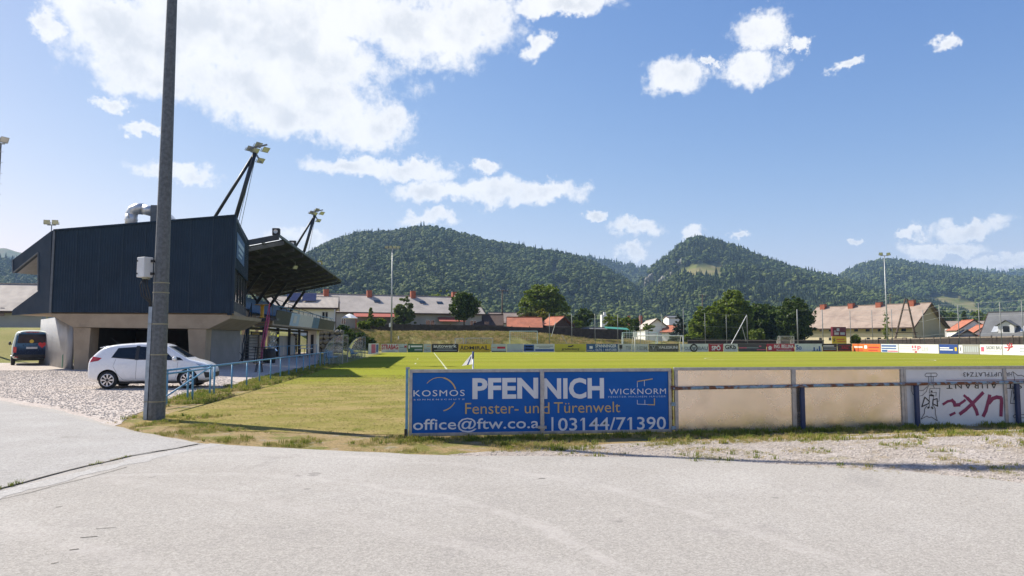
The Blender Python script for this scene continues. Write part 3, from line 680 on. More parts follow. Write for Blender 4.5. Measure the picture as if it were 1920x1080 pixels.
MB().tube([(RXL - .02, 17.1, .80), (RXL + .04, 19.2, .80), (RXL + .05, 21.1, .81)], .024, 8).build('lower_rail', m_blue, gt, True, smooth=True)
MB().tube([(RXL + .06, 17.2, .22), (RXL + .06, 20.9, .84)], .022, 8).build('brace', m_blue, gt, True, smooth=True)
MB().tube([(RXL + .0, 19.6, -.1), (RXL + .0, 19.6, .80)], .026, 8).build('post', m_blue, gt, True, smooth=True)
# the plain railing along the stand
railing('stand_railing', 'dark blue railing in the shade in front of the stand tables', None, [(-10.6, 47 + 2.9 * k) for k in range(9)], .95)
# ---------------------------------------------------------------- advertising gate and board fence on the goal line
YF = 11.55
m_alu = mat('alu_frame', (.33, .335, .34), .45, .7, var=.15, scale=12, dirt=((.20, .18, .15), 5, .6, .85))
m_sheet = mat('bare_alu_sheet', (.68, .62, .525), .24, .85, var=.10, scale=1.3,  dirt=((.40, .33, .25), 1.1, .55, .85))
m_bboard = mat('board_blue', (.002, .095, .36), .45, var=.07, scale=2.5, spec=.2, dirt=((.02, .11, .31), 3, .62, .9))
m_wboard = mat('board_white', (.60, .62, .63), .45, var=.05, scale=2, dirt=((.42, .41, .38), 1.6, .58, .82))
m_silver = ink('silver', (.62, .64, .66)); m_gold = ink('gold', (.52, .36, .13)); m_maroon = ink('maroon', (.20, .02, .075)); m_inkk = ink('black', (.02, .02, .022)); m_pale = ink('pale_blue', (.42, .55, .68))
m_rust = mat('rusty_pipe', (.21, .30, .36), .75, var=.2, scale=9, dirt=((.16, .06, .025), 7, .44, .56), bump=.5, bscale=50)
m_navy = mat('navy_post', (.012, .03, .09), .5, var=.25, scale=6)
FN = (0, -1, 0)
def fx(px, Y=YF): return YP(px, 740, Y).x
def fz(px, py, Y=YF): return YP(px, py, Y).z
def ptext(parent, txt, x0, y0, x1, y1, m, Y, bold=0.0, inv=False, **k):
    """txt inside the photograph's rectangle, laid on the plane y = Y"""
    a = YP(x0, y1, Y); b = YP(x1, y0, Y); w = b.x - a.x; h = b.z - a.z
    if inv: return lettering(parent, txt, (b.x, Y, b.z), (-1, 0, 0), (0, 0, -1), w, h, m, bold, **k)
    return lettering(parent, txt, (a.x, Y, a.z), (1, 0, 0), (0, 0, 1), w, h, m, bold, **k)
zt, zb = 1.125, .05
x0, xm0, xm1, x1 = fx(767), fx(1012), fx(1019), fx(1258)
t = thing('advertising_gate', 'blue two-leaf gate board lettered PFENNICH in a grey metal frame', 'gate', ((x0 + x1) / 2, YF, gzf(1, YF)))
fr_ = .052
MB().box(x0, YF - .03, zt - fr_, xm1 - .03, YF + .03, zt).build('frame_rail', m_alu, t, True, bevel=.004)
MB().box(xm1 - .027, YF - .03, zt - fr_, x1, YF + .03, zt).build('frame_rail', m_alu, t, True, bevel=.004)
MB().box(x0, YF - .03, zb, xm1 - .03, YF + .03, zb + fr_).build('frame_rail', m_alu, t, True, bevel=.004)
MB().box(xm1 - .027, YF - .03, zb, x1, YF + .03, zb + fr_).build('frame_rail', m_alu, t, True, bevel=.004)
for a in (x0, x1 - fr_): MB().box(a, YF - .032, zb + fr_, a + fr_, YF + .028, zt - fr_).build('frame_post', m_alu, t, True, bevel=.004)
MB().box(xm0, YF - .052, zb - .02, xm1 + .004, YF + .02, zt - .01).build('meeting_post', m_alu, t, True, bevel=.004)
obx((xm0 + .03, YF - .07, .17), .14, .05, .045).build('bolt', m_alu, t, True)
for a, b in ((x0 + fr_, xm0), (xm1 + .004, x1 - fr_)): MB().box(a, YF - .012, zb + fr_, b, YF + .008, zt - fr_).build('panel', m_bboard, t, True)
YT = YF - .0165
L = lambda txt, x0, y0, x1, y1, m, b=0.0, **k: ptext(t, txt, 740 + x0 / 3.556, 650 + y0 / 3.556, 740 + x1 / 3.556, 650 + y1 / 3.556, m, YT, b, **k)
L('KOSMOS', 125, 288, 467, 332, m_silver, .0, spacing=1.15, each=True); L('SONNENSCHUTZ', 127, 346, 467, 358, m_silver, .0, spacing=1.6)
L('PFEN', 518, 207, 957, 350, m_silver, .035, each=True); L('NICH', 990, 207, 1395, 350, m_silver, .035, each=True)
L('WICKNORM', 1430, 278, 1808, 319, m_silver, -.004, spacing=1.12, each=True); L('FENSTER MACHEN HÄUSER', 1425, 323, 1808, 341, m_pale, -.004, spacing=1.2)
L('Fenster- un', 470, 370, 962, 450, m_gold, -.002, each=True); L('d', 986, 372, 1032, 447, m_gold, -.002); L('Türenwelt', 1062, 366, 1503, 443, m_gold, -.002, each=True)
L('office@ftw.co.a', 122, 468, 962, 577, m_silver, .008, each=True); L('t', 978, 488, 1000, 560, m_silver, .008); L('|', 1046, 470, 1058, 568, m_silver, .008); L('03144/71390', 1090, 466, 1808, 563, m_silver, .008, each=True)
def S(lines, w, m, par=None, org=(740, 650), sc=3.556, Y=None, nm='drawn_mark'):
    Y = Y or YT; P = [[YP(org[0] + x / sc, org[1] + y / sc, Y) for x, y in ln] for ln in lines]
    return strokes(par or t, nm, [[(p.x, p.z) for p in ln] for ln in P], (0, Y, 0), (1, 0, 0), (0, 0, 1), 1, 1, w, m, FN)
def arc2(cx, cy, r, a0, a1, n=16): return [(cx + r * math.cos(R(a0 + (a1 - a0) * i / n)), cy - r * math.sin(R(a0 + (a1 - a0) * i / n))) for i in range(n + 1)]
S([arc2(300, 315, 110, 140, 75, 10)], .010, m_gold); S([arc2(300, 315, 110, 74, 18, 10)], .022, m_gold); S([arc2(300, 315, 115, -30, -76, 10)], .016, m_gold)
S([[(1618, 270), (1618, 232)], [(1665, 262), (1665, 226)], [(1618, 356), (1618, 383), (1690, 386)], [(1668, 356), (1668, 383)]], .008, m_silver)
S([[(1618, 232), (1718, 215)], [(1690, 386), (1732, 388), (1732, 346)]], .016, m_gold)
# post with latch at the left, hinge posts at the right
bp_ = thing('gate_post', 'slim blue steel post at the left end of the blue PFENNICH gate', 'post', (fx(763), YF + .02, 0))
MB().box(fx(760.5), YF - .02, -.1, fx(765.5), YF + .05, 1.13).build('shaft', m_blue, bp_, True, bevel=.004); MB().box(fx(760), YF - .03, 1.13, fx(768), YF + .06, 1.16).build('cap', m_alu, bp_, True, bevel=.004)
MB().box(fx(759), YF - .04, .0, fx(764), YF - .024, .17).build('foot_stop', m_black, bp_, True); MB().bar((fx(764), YF - .03, .98), (fx(772), YF - .03, .95), .02).build('latch', m_alu, bp_, True)
hp = thing('gate_post', 'narrow rust-streaked hinge post between the blue gate and the bare metal panels', 'post', (fx(1261), YF + .02, 0))
m_yel = mat('weathered_yellow', (.33, .31, .09), .7, var=.2, scale=9, dirt=((.17, .08, .04), 8, .5, .6))
MB().box(fx(1259.3), YF, -.1, fx(1262.3), YF + .05, 1.12).build('shaft', m_yel, hp, True)
for z in (.12, .52, .80): obx((fx(1260.8), YF - .035, z), .075, .04, .06).build('hinge', m_rust, hp, True)
# board fence to the right: two bare metal sheets, then white sheets hung upside down
def fence_section(name, label, xa, xb, parent_mats, mull):
    t = thing(name, label, 'fence panel', ((xa + xb) / 2, YF, gzf((xa + xb) / 2, YF)))
    MB().box(xa, YF - .03, 1.085, xb - .003, YF + .03, 1.135).build('frame_rail', m_alu, t, True, bevel=.004)
    MB().box(xa, YF - .03, .0, xb - .003, YF + .03, .05).build('frame_rail', m_alu, t, True, bevel=.004)
    return t
xa, xb, xc = fx(1264), fx(1693.5), fx(2120)
t = fence_section('metal_panel_fence', 'two bare aluminium sheets in a frame, right of the blue gate', xa, xb, None, None)
for a, b in ((1264, 1270.5), (1484, 1491.5), (1688.5, 1693.3)): MB().box(fx(a), YF - .034, .05, fx(b), YF + .026, 1.085).build('frame_post', m_alu, t, True, bevel=.004)
for a, b in ((1270.5, 1484), (1491.5, 1688.5)): MB().box(fx(a), YF - .01, .05, fx(b), YF + .004, 1.085).build('panel', m_sheet, t, True)
t = fence_section('restaurant_board', 'white restaurant board hung upside down with maroon letters and a drawn dog', xb, xc, None, None)
for a, b in ((1693.6, 1698), (1880.5, 1886.5), (2112, 2119)): MB().box(fx(a), YF - .034, .05, fx(b), YF + .026, 1.085).build('frame_post', m_alu, t, True, bevel=.004)
for a, b in ((1698, 1880.5), (1886.5, 2112)): MB().box(fx(a), YF - .01, .05, fx(b), YF + .004, 1.085).build('panel', m_wboard, t, True)
YT = YF - .0145; q_ = dict(org=(1660, 660), sc=6.75, Y=YT, par=t)
ptext(t, 'UPTPLATZ43', 1660 + 990 / 6.75, 660 + 255 / 6.75, 1660 + 1472 / 6.75, 660 + 312 / 6.75, m_inkk, YT, .0, inv=True, spacing=1.1)
ptext(t, 'HA', 1887.5, 660 + 255 / 6.75, 1897, 660 + 312 / 6.75, m_inkk, YT, .0, inv=True)
ptext(t, 'AURANT', 1660 + 775 / 6.75, 660 + 385 / 6.75, 1660 + 1415 / 6.75, 660 + 466 / 6.75, m_inkk, YT, .0, inv=True, spacing=1.35, each=True)
ptext(t, 'REST', 1888, 660 + 385 / 6.75, 1950, 660 + 466 / 6.75, m_inkk, YT, .0, inv=True, spacing=1.35, each=True)
S([[(770, 357), (1478, 354)]], .010, m_maroon, **q_); S([[(1530, 353), (1900, 351)]], .010, m_maroon, **q_)
S([[(735, 660), (790, 625), (850, 612)], [(1000, 552), (1045, 590)], [(930, 668), (1008, 612)]], .045, m_maroon, **q_)
S([[(845, 612), (872, 640), (880, 672), (935, 668)], [(1045, 590), (1090, 635), (1110, 665)], [(1232, 520), (1180, 575), (1120, 635)], [(1110, 665), (1140, 720)], [(1150, 735), (1165, 790)], [(1080, 672), (1020, 728)], [(1010, 735), (950, 780)]], .062, m_maroon, **q_)
S([[(1320, 555), (1312, 600)], [(1308, 612), (1295, 660)], [(1290, 675), (1275, 735)], [(1270, 750), (1243, 805)], [(1318, 640), (1360, 590), (1410, 572), (1460, 578)], [(1468, 590), (1472, 640)], [(1470, 655), (1464, 800)]], .066, m_maroon, **q_)
S([[(825, 798), (878, 772)]], .045, m_maroon, **q_)
def dog(dx, par):
    k = dict(q_); k['par'] = par; D = lambda ls: [[(x + dx, y) for x, y in l] for l in ls]
    S(D([[(500, 290), (520, 268), (640, 266), (658, 285), (645, 310), (510, 312), (500, 290)], [(548, 312), (550, 385)], [(578, 270), (580, 390)], [(606, 312), (604, 390)]]), .009, m_inkk, **k)
    S(D([[(335, 430), (328, 480), (345, 530), (385, 558)], [(415, 560), (470, 550), (520, 500), (545, 425)], [(415, 490), (480, 485), (530, 440)], [(605, 420), (620, 458)], [(565, 462), (692, 458), (680, 620), (660, 628)], [(565, 462), (555, 520), (645, 510), (640, 560)]]), .008, m_inkk, **k)
    S(D([[(500, 572), (558, 625), (552, 650), (462, 692), (500, 572)], [(605, 605), (655, 590), (662, 685), (600, 655), (605, 605)]]), .020, m_inkk, **k)
    S(D([[(558, 545), (556, 690)], [(615, 550), (598, 680)], [(558, 545), (585, 535), (615, 550)], [(530, 680), (498, 720), (495, 775), (450, 850), (528, 810), (550, 828), (585, 822), (658, 872), (632, 780), (632, 715), (605, 675)]]), .010, m_inkk, **k)
    S(D([[(570, 548), (605, 552)], [(540, 708), (552, 698)], [(588, 698), (600, 714)], [(582, 497), (590, 499)]]), .030, m_inkk, **k)
dog(0, t)
S([[(1632, 372), (1636, 330), (1612, 248), (1680, 300), (1720, 292), (1755, 310), (1840, 250), (1815, 340), (1820, 372)], [(1610, 435), (1660, 470), (1622, 525), (1610, 435)], [(1600, 490), (1582, 650), (1680, 652)], [(1640, 540), (1625, 600), (1675, 600)], [(1645, 655), (1655, 795)], [(1615, 810), (1640, 792), (1760, 792), (1790, 812), (1770, 832), (1630, 832), (1615, 810)]], .010, m_inkk, **q_)
# rusty pipe with navy posts just in front of the panels
t = thing('pipe_barrier', 'rusty pipe rail with flaking paint in front of the bare metal and white panels', 'railing', (fx(1490), YF - .1, gzf(5, YF)))
yb = YF - .085; zp = lambda px, py: YP(px, py, yb).z
MB().tube([(fx(1262, yb), yb, zp(1262, 728.5)), (fx(1500, yb), yb, zp(1500, 724)), (fx(1700, yb), yb, zp(1700, 720.3)), (fx(1920, yb), yb, zp(1920, 716.6)), (fx(2130, yb), yb, zp(2130, 713.5))], .026, 10).build('pipe', m_rust, t, True, smooth=True)
for a, py in ((1504.5, 725), (1719, 721), (1908, 718), (2110, 715)):
    x = fx(a, yb); MB().box(x - .036, yb - .02, -.1, x + .036, yb + .035, zp(a, py) - .015).build('post', m_navy, t, True, bevel=.004)
# corner flag
cf = Vector((1.08, 16.1, -.02)); t = thing('corner_flag', 'white and blue corner flag on a white pole behind the blue gate', 'flag', cf)
m_flagw = leaf_mat('flag_white', (.78, .79, .80), (.80, .80, .80), .5, (1, 1, 1)); m_flagb = mat('flag_blue', (.03, .06, .24), .8, var=.1)
MB().tube([cf, cf + Vector((0, 0, 1.33))], .02, 8).build('pole', mat('white_plastic', (.78, .78, .78), .4, var=.03), t, True, smooth=True)
MB().tube([cf + Vector((0, 0, 1.20)), cf + Vector((0, 0, 1.36))], .0235, 8).build('sleeve', m_flagb, t, True, smooth=True)
def flagquad(ps, name, m):
    b = MB(); n = 6
    for i in range(n + 1):
        for j in range(n + 1):
            u, v = i / n, j / n; a = Vector(ps[0]).lerp(Vector(ps[1]), u); c = Vector(ps[3]).lerp(Vector(ps[2]), u); p = a.lerp(c, v)
            p.y += .03 * math.sin(u * 5 + v * 3) * (1 - abs(u)); b.v.append(tuple(p))
    b.f = [(i * (n + 1) + j, (i + 1) * (n + 1) + j, (i + 1) * (n + 1) + j + 1, i * (n + 1) + j + 1) for i in range(n) for j in range(n)]
    return b.build(name, m, t, True, smooth=True)
fp = lambda px, py: Vector(YP(px, py, 16.1))
flagquad([fp(866, 686), fp(884, 664), fp(885.5, 666), fp(884.5, 683)], 'cloth', m_flagw); flagquad([fp(875, 684.6), fp(882.5, 668), fp(884, 668.5), fp(878, 684.4)], 'cloth_stripe', m_flagb)
for ch in t.children:
    if ch.name.startswith('cloth_stripe'): ch.location.y -= .045
# ================================================================== vehicles
m_cglass = mat('car_glass', (.008, .011, .015), .05, var=.3, spec=.5); m_white = mat('white_car_paint', (.78, .79, .79), .28, var=.02, scale=2, coat=.6)
m_tyre = mat('tyre', (.022, .022, .022), .85, var=.2, scale=20); m_alloy = mat('alloy_silver', (.62, .62, .63), .3, .8, var=.05); m_dark = mat('dark_plastic', (.022, .023, .025), .6, var=.2)
m_red = mat('lamp_red', (.42, .012, .02), .15, var=.15, coat=.5); m_lampc = mat('lamp_clear', (.45, .47, .5), .1, .5, var=.2, scale=25); m_seam = mat('seam', (.10, .10, .11), .8)
def loft_body(stations, wheels, rw, glassf, mats, rows=9):
    """stations: x, w, zs, zmid, zbelt, yb, yr, zr, yt, zt -> (mesh split by material, bvh)"""
    bm_ = bmesh.new(); rings = []
    for x, w, zs, zm, zb, yb, yr, zr, yt, zt in stations:
        half = [(0, zs), (.82 * w, zs), (w * .97, zs + .10), (w, zm), (yb, zb), (yr, zr), (yt, zr + (zt - zr) * .62), (yt * .6, zt - .008), (0, zt)]
        ring = [bm_.verts.new((x, y, z)) for y, z in half] + [bm_.verts.new((x, -y, z)) for y, z in half[-2:0:-1]]
        rings.append(ring)
    n = len(rings[0]); lay = None
    for i in range(len(rings) - 1):
        for j in range(n):
            f = bm_.faces.new((rings[i][j], rings[i][(j + 1) % n], rings[i + 1][(j + 1) % n], rings[i + 1][j])); jj = j if j < 8 else n - 1 - j
            f.material_index = glassf(i, jj); f.smooth = True
    bm_.faces.new(rings[0][::-1]).smooth = True; bm_.faces.new(rings[-1]).smooth = True
    cl = bm_.edges.layers.float.new('crease_edge')
    for e in bm_.edges:
        if len(e.link_faces) == 2 and e.link_faces[0].material_index != e.link_faces[1].material_index: e[cl] = 1.0
    bmesh.ops.recalc_face_normals(bm_, faces=bm_.faces)
    me = bpy.data.meshes.new('b'); bm_.to_mesh(me); bm_.free()
    for m in mats: me.materials.append(m)
    o = bpy.data.objects.new('b', me); COL.objects.link(o)
    s = o.modifiers.new('s', 'SUBSURF'); s.levels = 2; s.render_levels = 2; cut = []
    for wx in wheels:
        for sg in (-1, 1):
            c = MB().lathe((wx, sg * .45, rw[1]), [(0, 0), (rw[0], 0), (rw[0], sg * .8), (0, sg * .8)], 32, 'Y').mesh('c'); co_ = bpy.data.objects.new('c', c); COL.objects.link(co_); cut.append(co_)
            bmesh_c = bmesh.new(); bmesh_c.from_mesh(c); bmesh.ops.remove_doubles(bmesh_c, verts=bmesh_c.verts, dist=1e-5); bmesh.ops.recalc_face_normals(bmesh_c, faces=bmesh_c.faces); bmesh_c.to_mesh(c); bmesh_c.free()
            c.materials.append(m_dark)
            b = o.modifiers.new('x', 'BOOLEAN'); b.operation = 'DIFFERENCE'; b.object = co_; b.solver = 'EXACT'; b.material_mode = 'TRANSFER'
    dg = bpy.context.evaluated_depsgraph_get(); dg.update(); r = bpy.data.meshes.new_from_object(o.evaluated_get(dg))
    for c in cut: bpy.data.objects.remove(c)
    bpy.data.objects.remove(o)
    return r
def islands_by_mat(me):
    """[(material, mesh)]: the first material stays whole, others fall apart into connected pieces"""
    out = []; bm_ = bmesh.new(); bm_.from_mesh(me); bm_.faces.ensure_lookup_table(); seen = set(); groups = []
    body = [f.index for f in bm_.faces if me.materials[f.material_index] not in (m_cglass,)]
    groups.append(body)
    for f in bm_.faces:
        if f.index in seen or f.index in set(body) : continue
        st = [f]; seen.add(f.index); g_ = []
        while st:
            c = st.pop(); g_.append(c.index)
            for e in c.edges:
                for k in e.link_faces:
                    if k.index not in seen and k.material_index == c.material_index: seen.add(k.index); st.append(k)
        groups.append(g_)
    for g_ in groups:
        vs = {}; v = []; fs = []; mi = []
        for i in g_:
            f = bm_.faces[i]; t_ = []
            for vv in f.verts:
                if vv.index not in vs: vs[vv.index] = len(v); v.append(vv.co[:])
                t_.append(vs[vv.index])
            fs.append(t_); mi.append(f.material_index)
        nm = bpy.data.meshes.new('p'); nm.from_pydata(v, [], fs)
        for m in me.materials: nm.materials.append(m)
        for p, k in zip(nm.polygons, mi): p.material_index = k; p.use_smooth = True
        try: nm.set_sharp_from_angle(angle=R(50))
        except Exception: pass
        out.append(nm)
    bm_.free(); return out
def bvh_of(me): return BVHTree.FromPolygons([v.co for v in me.vertices], [p.vertices for p in me.polygons])
def patch(parent, name, quad2, axis, bvh, m, n=6, off=.006, side=1):
    """a quad in two coordinates dropped on the body; axis 'y': (x,z) from the side, axis 'x': (y,z) from one end"""
    b = MB(); ok = {}
    for i in range(n + 1):
        for j in range(n + 1):
            u, v = i / n, j / n; p = [(quad2[0][k] * (1 - u) + quad2[1][k] * u) * (1 - v) + (quad2[3][k] * (1 - u) + quad2[2][k] * u) * v for k in (0, 1)]
            o, d = (Vector((p[0], side * 3, p[1])), Vector((0, -side, 0))) if axis == 'y' else (Vector((side * 5, p[0], p[1])), Vector((-side, 0, 0)))
            h = bvh.ray_cast(o, d)
            if h[0] is None: continue
            ok[i, j] = len(b.v); b.v.append(tuple(h[0] - d * off))
    for i in range(n):
        for j in range(n):
            c = [(i, j), (i + 1, j), (i + 1, j + 1), (i, j + 1)]
            if all(k in ok for k in c): b.f.append(tuple(ok[k] for k in c))
    return b.build(name, m, parent, smooth=True) if b.f else None
def seam(parent, name, pts, axis, bvh, m, w=.008, side=1, off=.002):
    P = []
    for a, c in zip(pts[:-1], pts[1:]):
        k = max(2, int(math.dist(a, c) / .06)); P += [(a[0] + (c[0] - a[0]) * i / k, a[1] + (c[1] - a[1]) * i / k) for i in range(k)]
    P.append(pts[-1]); b = MB(); q = []
    for p in P:
        o, d = (Vector((p[0], side * 3, p[1])), Vector((0, -side, 0))) if axis == 'y' else (Vector((side * 5, p[0], p[1])), Vector((-side, 0, 0)))
        h = bvh.ray_cast(o, d)
        if h[0] is not None: q.append(h[0] - d * off)
    if len(q) > 1: return MB().tube(q, w / 2, 4).build(name, m, parent)
def wheel(parent, x, y, r, side, spokes=8):
    w = MB().lathe((x, y, r), [(r * .66, -.09), (r * .93, -.095), (r, -.06), (r, .06), (r * .93, .095), (r * .66, .09)], 28, 'Y').build('wheel', m_tyre, parent, smooth=True)
    yo = y + side * .07
    MB().lathe((x, yo, r), [(r * .70, side * .028), (r * .62, side * .03), (r * .62, -side * .05), (0, -side * .05)], 28, 'Y').build('rim', m_dark, w, smooth=True)
    MB().lathe((x, yo, r), [(r * .71, side * .02), (r * .71, side * .036), (r * .63, side * .036), (r * .62, 0)], 28, 'Y').build('rim_edge', m_alloy, w, smooth=True)
    for k in range(spokes):
        a = 2 * math.pi * k / spokes; d = Vector((math.cos(a), 0, math.sin(a))); s = Vector((-math.sin(a), 0, math.cos(a))); c = Vector((x, yo + side * .018, r))
        P = [c + d * r * .12 - s * .012, c + d * r * .12 + s * .012, c + d * r * .64 + s * .03, c + d * r * .64 - s * .03]
        MB().prism(P, (0, side * .016, 0)).build('spoke', m_alloy, w)
    MB().lathe((x, yo, r), [(r * .17, side * .03), (r * .15, side * .04), (0, side * .042)], 12, 'Y').build('hub_cap', m_dark, w, smooth=True)
    return w
# ---------------------------------------------------------------- white hatchback
wb = 2.55; mid = GG(277, 729.4); hd = R(4)
nd = Vector((-math.sin(hd), math.cos(hd))); cpos = Vector((mid.x + nd.x * .74, mid.y + nd.y * .74, gzf(mid.x, mid.y) + .012))
car = thing('parked_hatchback', 'white five-door hatchback parked on gravel behind the mast', 'car', cpos, hd); car.scale = (.945, .97, .985)
ST = [(-1.98, .62, .34, .52, .74, .62, .56, .86, .50, .88), (-1.93, .74, .27, .55, .86, .72, .64, .97, .58, .99), (-1.86, .79, .25, .58, .93, .75, .66, 1.03, .60, 1.05),
      (-1.68, .815, .23, .58, .97, .78, .635, 1.22, .59, 1.28), (-1.46, .825, .22, .58, .98, .795, .62, 1.35, .58, 1.425), (-1.10, .835, .21, .58, .965, .805, .625, 1.41, .59, 1.49), (-.42, .84, .20, .58, .945, .81, .635, 1.44, .60, 1.53),
      (-.34, .84, .20, .58, .943, .81, .635, 1.445, .60, 1.535), (.42, .84, .20, .58, .92, .805, .625, 1.425, .58, 1.505), (.55, .84, .20, .58, .917, .80, .635, 1.36, .59, 1.45), (1.22, .835, .20, .58, .90, .78, .72, .97, .68, 1.0),
      (1.30, .83, .21, .58, .885, .775, .71, .945, .66, .965), (1.70, .81, .22, .56, .82, .74, .64, .865, .56, .89), (1.95, .74, .24, .52, .71, .66, .55, .75, .46, .77), (2.08, .58, .28, .46, .58, .52, .42, .61, .36, .62)]
me = loft_body(ST, (-wb / 2, wb / 2), (.345, .30), lambda i, j: 0, [m_white]); bv = bvh_of(me)
for k, pm in enumerate(islands_by_mat(me)):
    c = sum((v.co for v in pm.vertices), Vector()) / max(1, len(pm.vertices)); nm = 'body' if k == 0 else 'windscreen' if abs(c.y) < .1 and c.x > 0 else 'rear_window' if abs(c.y) < .1 else 'side_window'
    o = link_mesh(nm, pm, None, car)
    if k == 0: body = o
patch(car, 'windscreen', [(-.66, 1.03), (.66, 1.03), (.56, 1.40), (-.56, 1.40)], 'x', bv, m_cglass, n=10, side=1); patch(car, 'rear_window', [(-.60, 1.07), (.60, 1.07), (.54, 1.30), (-.54, 1.30)], 'x', bv, m_cglass, n=10, side=-1)
for sg in (-1, 1):
    patch(car, 'side_window', [(-1.20, 1.03), (-.44, .965), (-.44, 1.385), (-1.02, 1.345)], 'y', bv, m_cglass, n=8, side=sg); patch(car, 'side_window', [(-.33, .96), (.86, .935), (.34, 1.37), (-.33, 1.395)], 'y', bv, m_cglass, n=8, side=sg); patch(car, 'quarter_window', [(.90, .935), (1.12, .93), (1.0, 1.02), (.74, 1.08)], 'y', bv, m_cglass, n=4, side=sg)
    for x in (-wb / 2, wb / 2): wheel(car, x, sg * .735, .295, sg)
    patch(car, 'tail_light', [(-1.99, .86), (-1.60, .93), (-1.50, 1.02), (-1.97, 1.10)], 'y', bv, m_red, side=sg)
    patch(car, 'headlight', [(1.72, .70), (2.03, .60), (2.0, .70), (1.52, .83)], 'y', bv, m_lampc, side=sg)
    patch(car, 'fog_surround', [(1.85, .34), (2.05, .36), (2.04, .52), (1.80, .54)], 'y', bv, m_dark, side=sg)
    patch(car, 'sill_trim', [(-.95, .205), (.95, .205), (.95, .245), (-.95, .245)], 'y', bv, m_dark, side=sg, off=.004)
    patch(car, 'pillar_trim', [(-.44, .95), (-.32, .95), (-.32, 1.42), (-.44, 1.42)], 'y', bv, m_dark, side=sg, off=.004)
    seam(car, 'door_seam', [(-1.05, .98), (-1.12, .75), (-.98, .50), (-.80, .30), (-.40, .27), (-.38, .6), (-.38, .95)], 'y', bv, m_seam, side=sg)
    seam(car, 'door_seam', [(-.38, .27), (.85, .27), (.92, .45), (.95, .88)], 'y', bv, m_seam, side=sg)
    seam(car, 'waist_crease', [(-1.6, .80), (-.4, .78), (1.2, .70)], 'y', bv, m_white, side=sg, w=.012)
    for x in (-.92, .12): patch(car, 'door_handle', [(x, .80), (x + .2, .795), (x + .2, .83), (x, .835)], 'y', bv, m_white, side=sg, off=.03)
    mr_ = MB(); mr_.lathe((.86, sg * .90, .99), [(0, -.075), (.05, -.07), (.072, -.03), (.075, .03), (.05, .06), (0, .065)], 10, 'Y'); mr_.bar((.90, sg * .80, .94), (.88, sg * .87, .96), .05).build('mirror', m_white, car, smooth=True)
patch(car, 'number_plate', [(-.26, .48), (.26, .48), (.26, .59), (-.26, .59)], 'x', bv, m_boxw, side=-1); patch(car, 'grille', [(-.45, .35), (.45, .35), (.5, .52), (-.5, .52)], 'x', bv, m_dark, side=1)
sp = MB().prism([(-1.44, -.54, 1.375), (-1.66, -.52, 1.345), (-1.67, -.52, 1.36), (-1.40, -.54, 1.425)], (0, 1.06, 0)).build('spoiler', m_white, car, bevel=.01)
MB().tube([(-1.2, 0, 1.46), (-1.5, 0, 1.68)], [.007, .003], 5).build('antenna', m_black, car)
MB().box(-1.55, -.6, .16, 1.75, .6, .235).build('underbody', m_dark, car)
# ---------------------------------------------------------------- van with a mountain picture on its back
vp = GG(58, 685); vh = R(90 + 28); fwd = Vector((math.cos(vh), math.sin(vh)))
van = thing('parked_van', 'dark van parked by the grey wall, red heart on its picture-wrapped tailgate', 'van', (vp.x + fwd.x * 2.4, vp.y + fwd.y * 2.4, gzf(vp.x, vp.y)), vh)
m_vanp = mat('van_pale_paint', (.50, .56, .48), .35, var=.06, coat=.4)
VS = [(-2.46, .80, .42, .75, 1.02, .80, .70, 1.62, .62, 1.84), (-2.42, .90, .36, .75, 1.06, .90, .76, 1.68, .70, 1.92), (-2.2, .945, .32, .75, 1.10, .945, .80, 1.74, .74, 1.97), (-.6, .95, .30, .75, 1.10, .95, .81, 1.76, .75, 1.99), (1.0, .95, .30, .75, 1.08, .95, .80, 1.74, .72, 1.97),
      (1.25, .95, .30, .75, 1.06, .94, .80, 1.68, .70, 1.88), (1.95, .94, .30, .7, 1.02, .92, .84, 1.12, .76, 1.16), (2.35, .86, .32, .62, .86, .82, .7, .95, .6, .98), (2.46, .72, .36, .55, .70, .7, .55, .76, .5, .78)]
me = loft_body(VS, (-1.5, 1.5), (.39, .34), lambda i, j: 0, [m_vanp]); bv = bvh_of(me)
for k, pm in enumerate(islands_by_mat(me)): link_mesh('body' if k == 0 else 'side_window' if abs(sum(v.co.y for v in pm.vertices)) / max(1, len(pm.vertices)) > .2 else 'windscreen', pm, None, van)
for sg in (-1, 1):
    for a, b in ((-2.2, -.95), (-.85, .25), (.35, 1.5)): patch(van, 'side_window', [(a, 1.2), (b, 1.2), (min(b, 1.15), 1.68), (a + .05, 1.68)], 'y', bv, m_cglass, n=6, side=sg)
    for x in (-1.5, 1.5): wheel(van, x, sg * .84, .335, sg, 6)
m_wrap = bpy.data.materials.new('mountain_wrap'); m_wrap.use_nodes = True; q = N(m_wrap.node_tree); b_ = m_wrap.node_tree.nodes['Principled BSDF']
oc = q.n('ShaderNodeTexCoord').outputs['Object']; zz = q.n('ShaderNodeSeparateXYZ', {0: oc}).outputs[2]
hgt = q.m('ADD', zz, q.m('MULTIPLY', q.noise(q.v('MULTIPLY', oc, (0, 1, .3)), 4.0, 6.0, .6), .5))
c = q.mix(q.mr(hgt, 1.05, 1.42), (.010, .022, .055), (.06, .14, .24)); c = q.mix(q.mr(q.noise(oc, 9.0, 5.0, .7), .52, .68), c, (.012, .02, .035)); c = q.mix(q.m('MULTIPLY', q.mr(q.noise(oc, 24.0, 4.0, .7), .60, .70), q.mr(zz, 1.0, .8)), c, (.22, .30, .46))
m_wrap.node_tree.links.new(c, b_.inputs['Base Color']); b_.inputs['Roughness'].default_value = .5; b_.inputs['Specular IOR Level'].default_value = .15
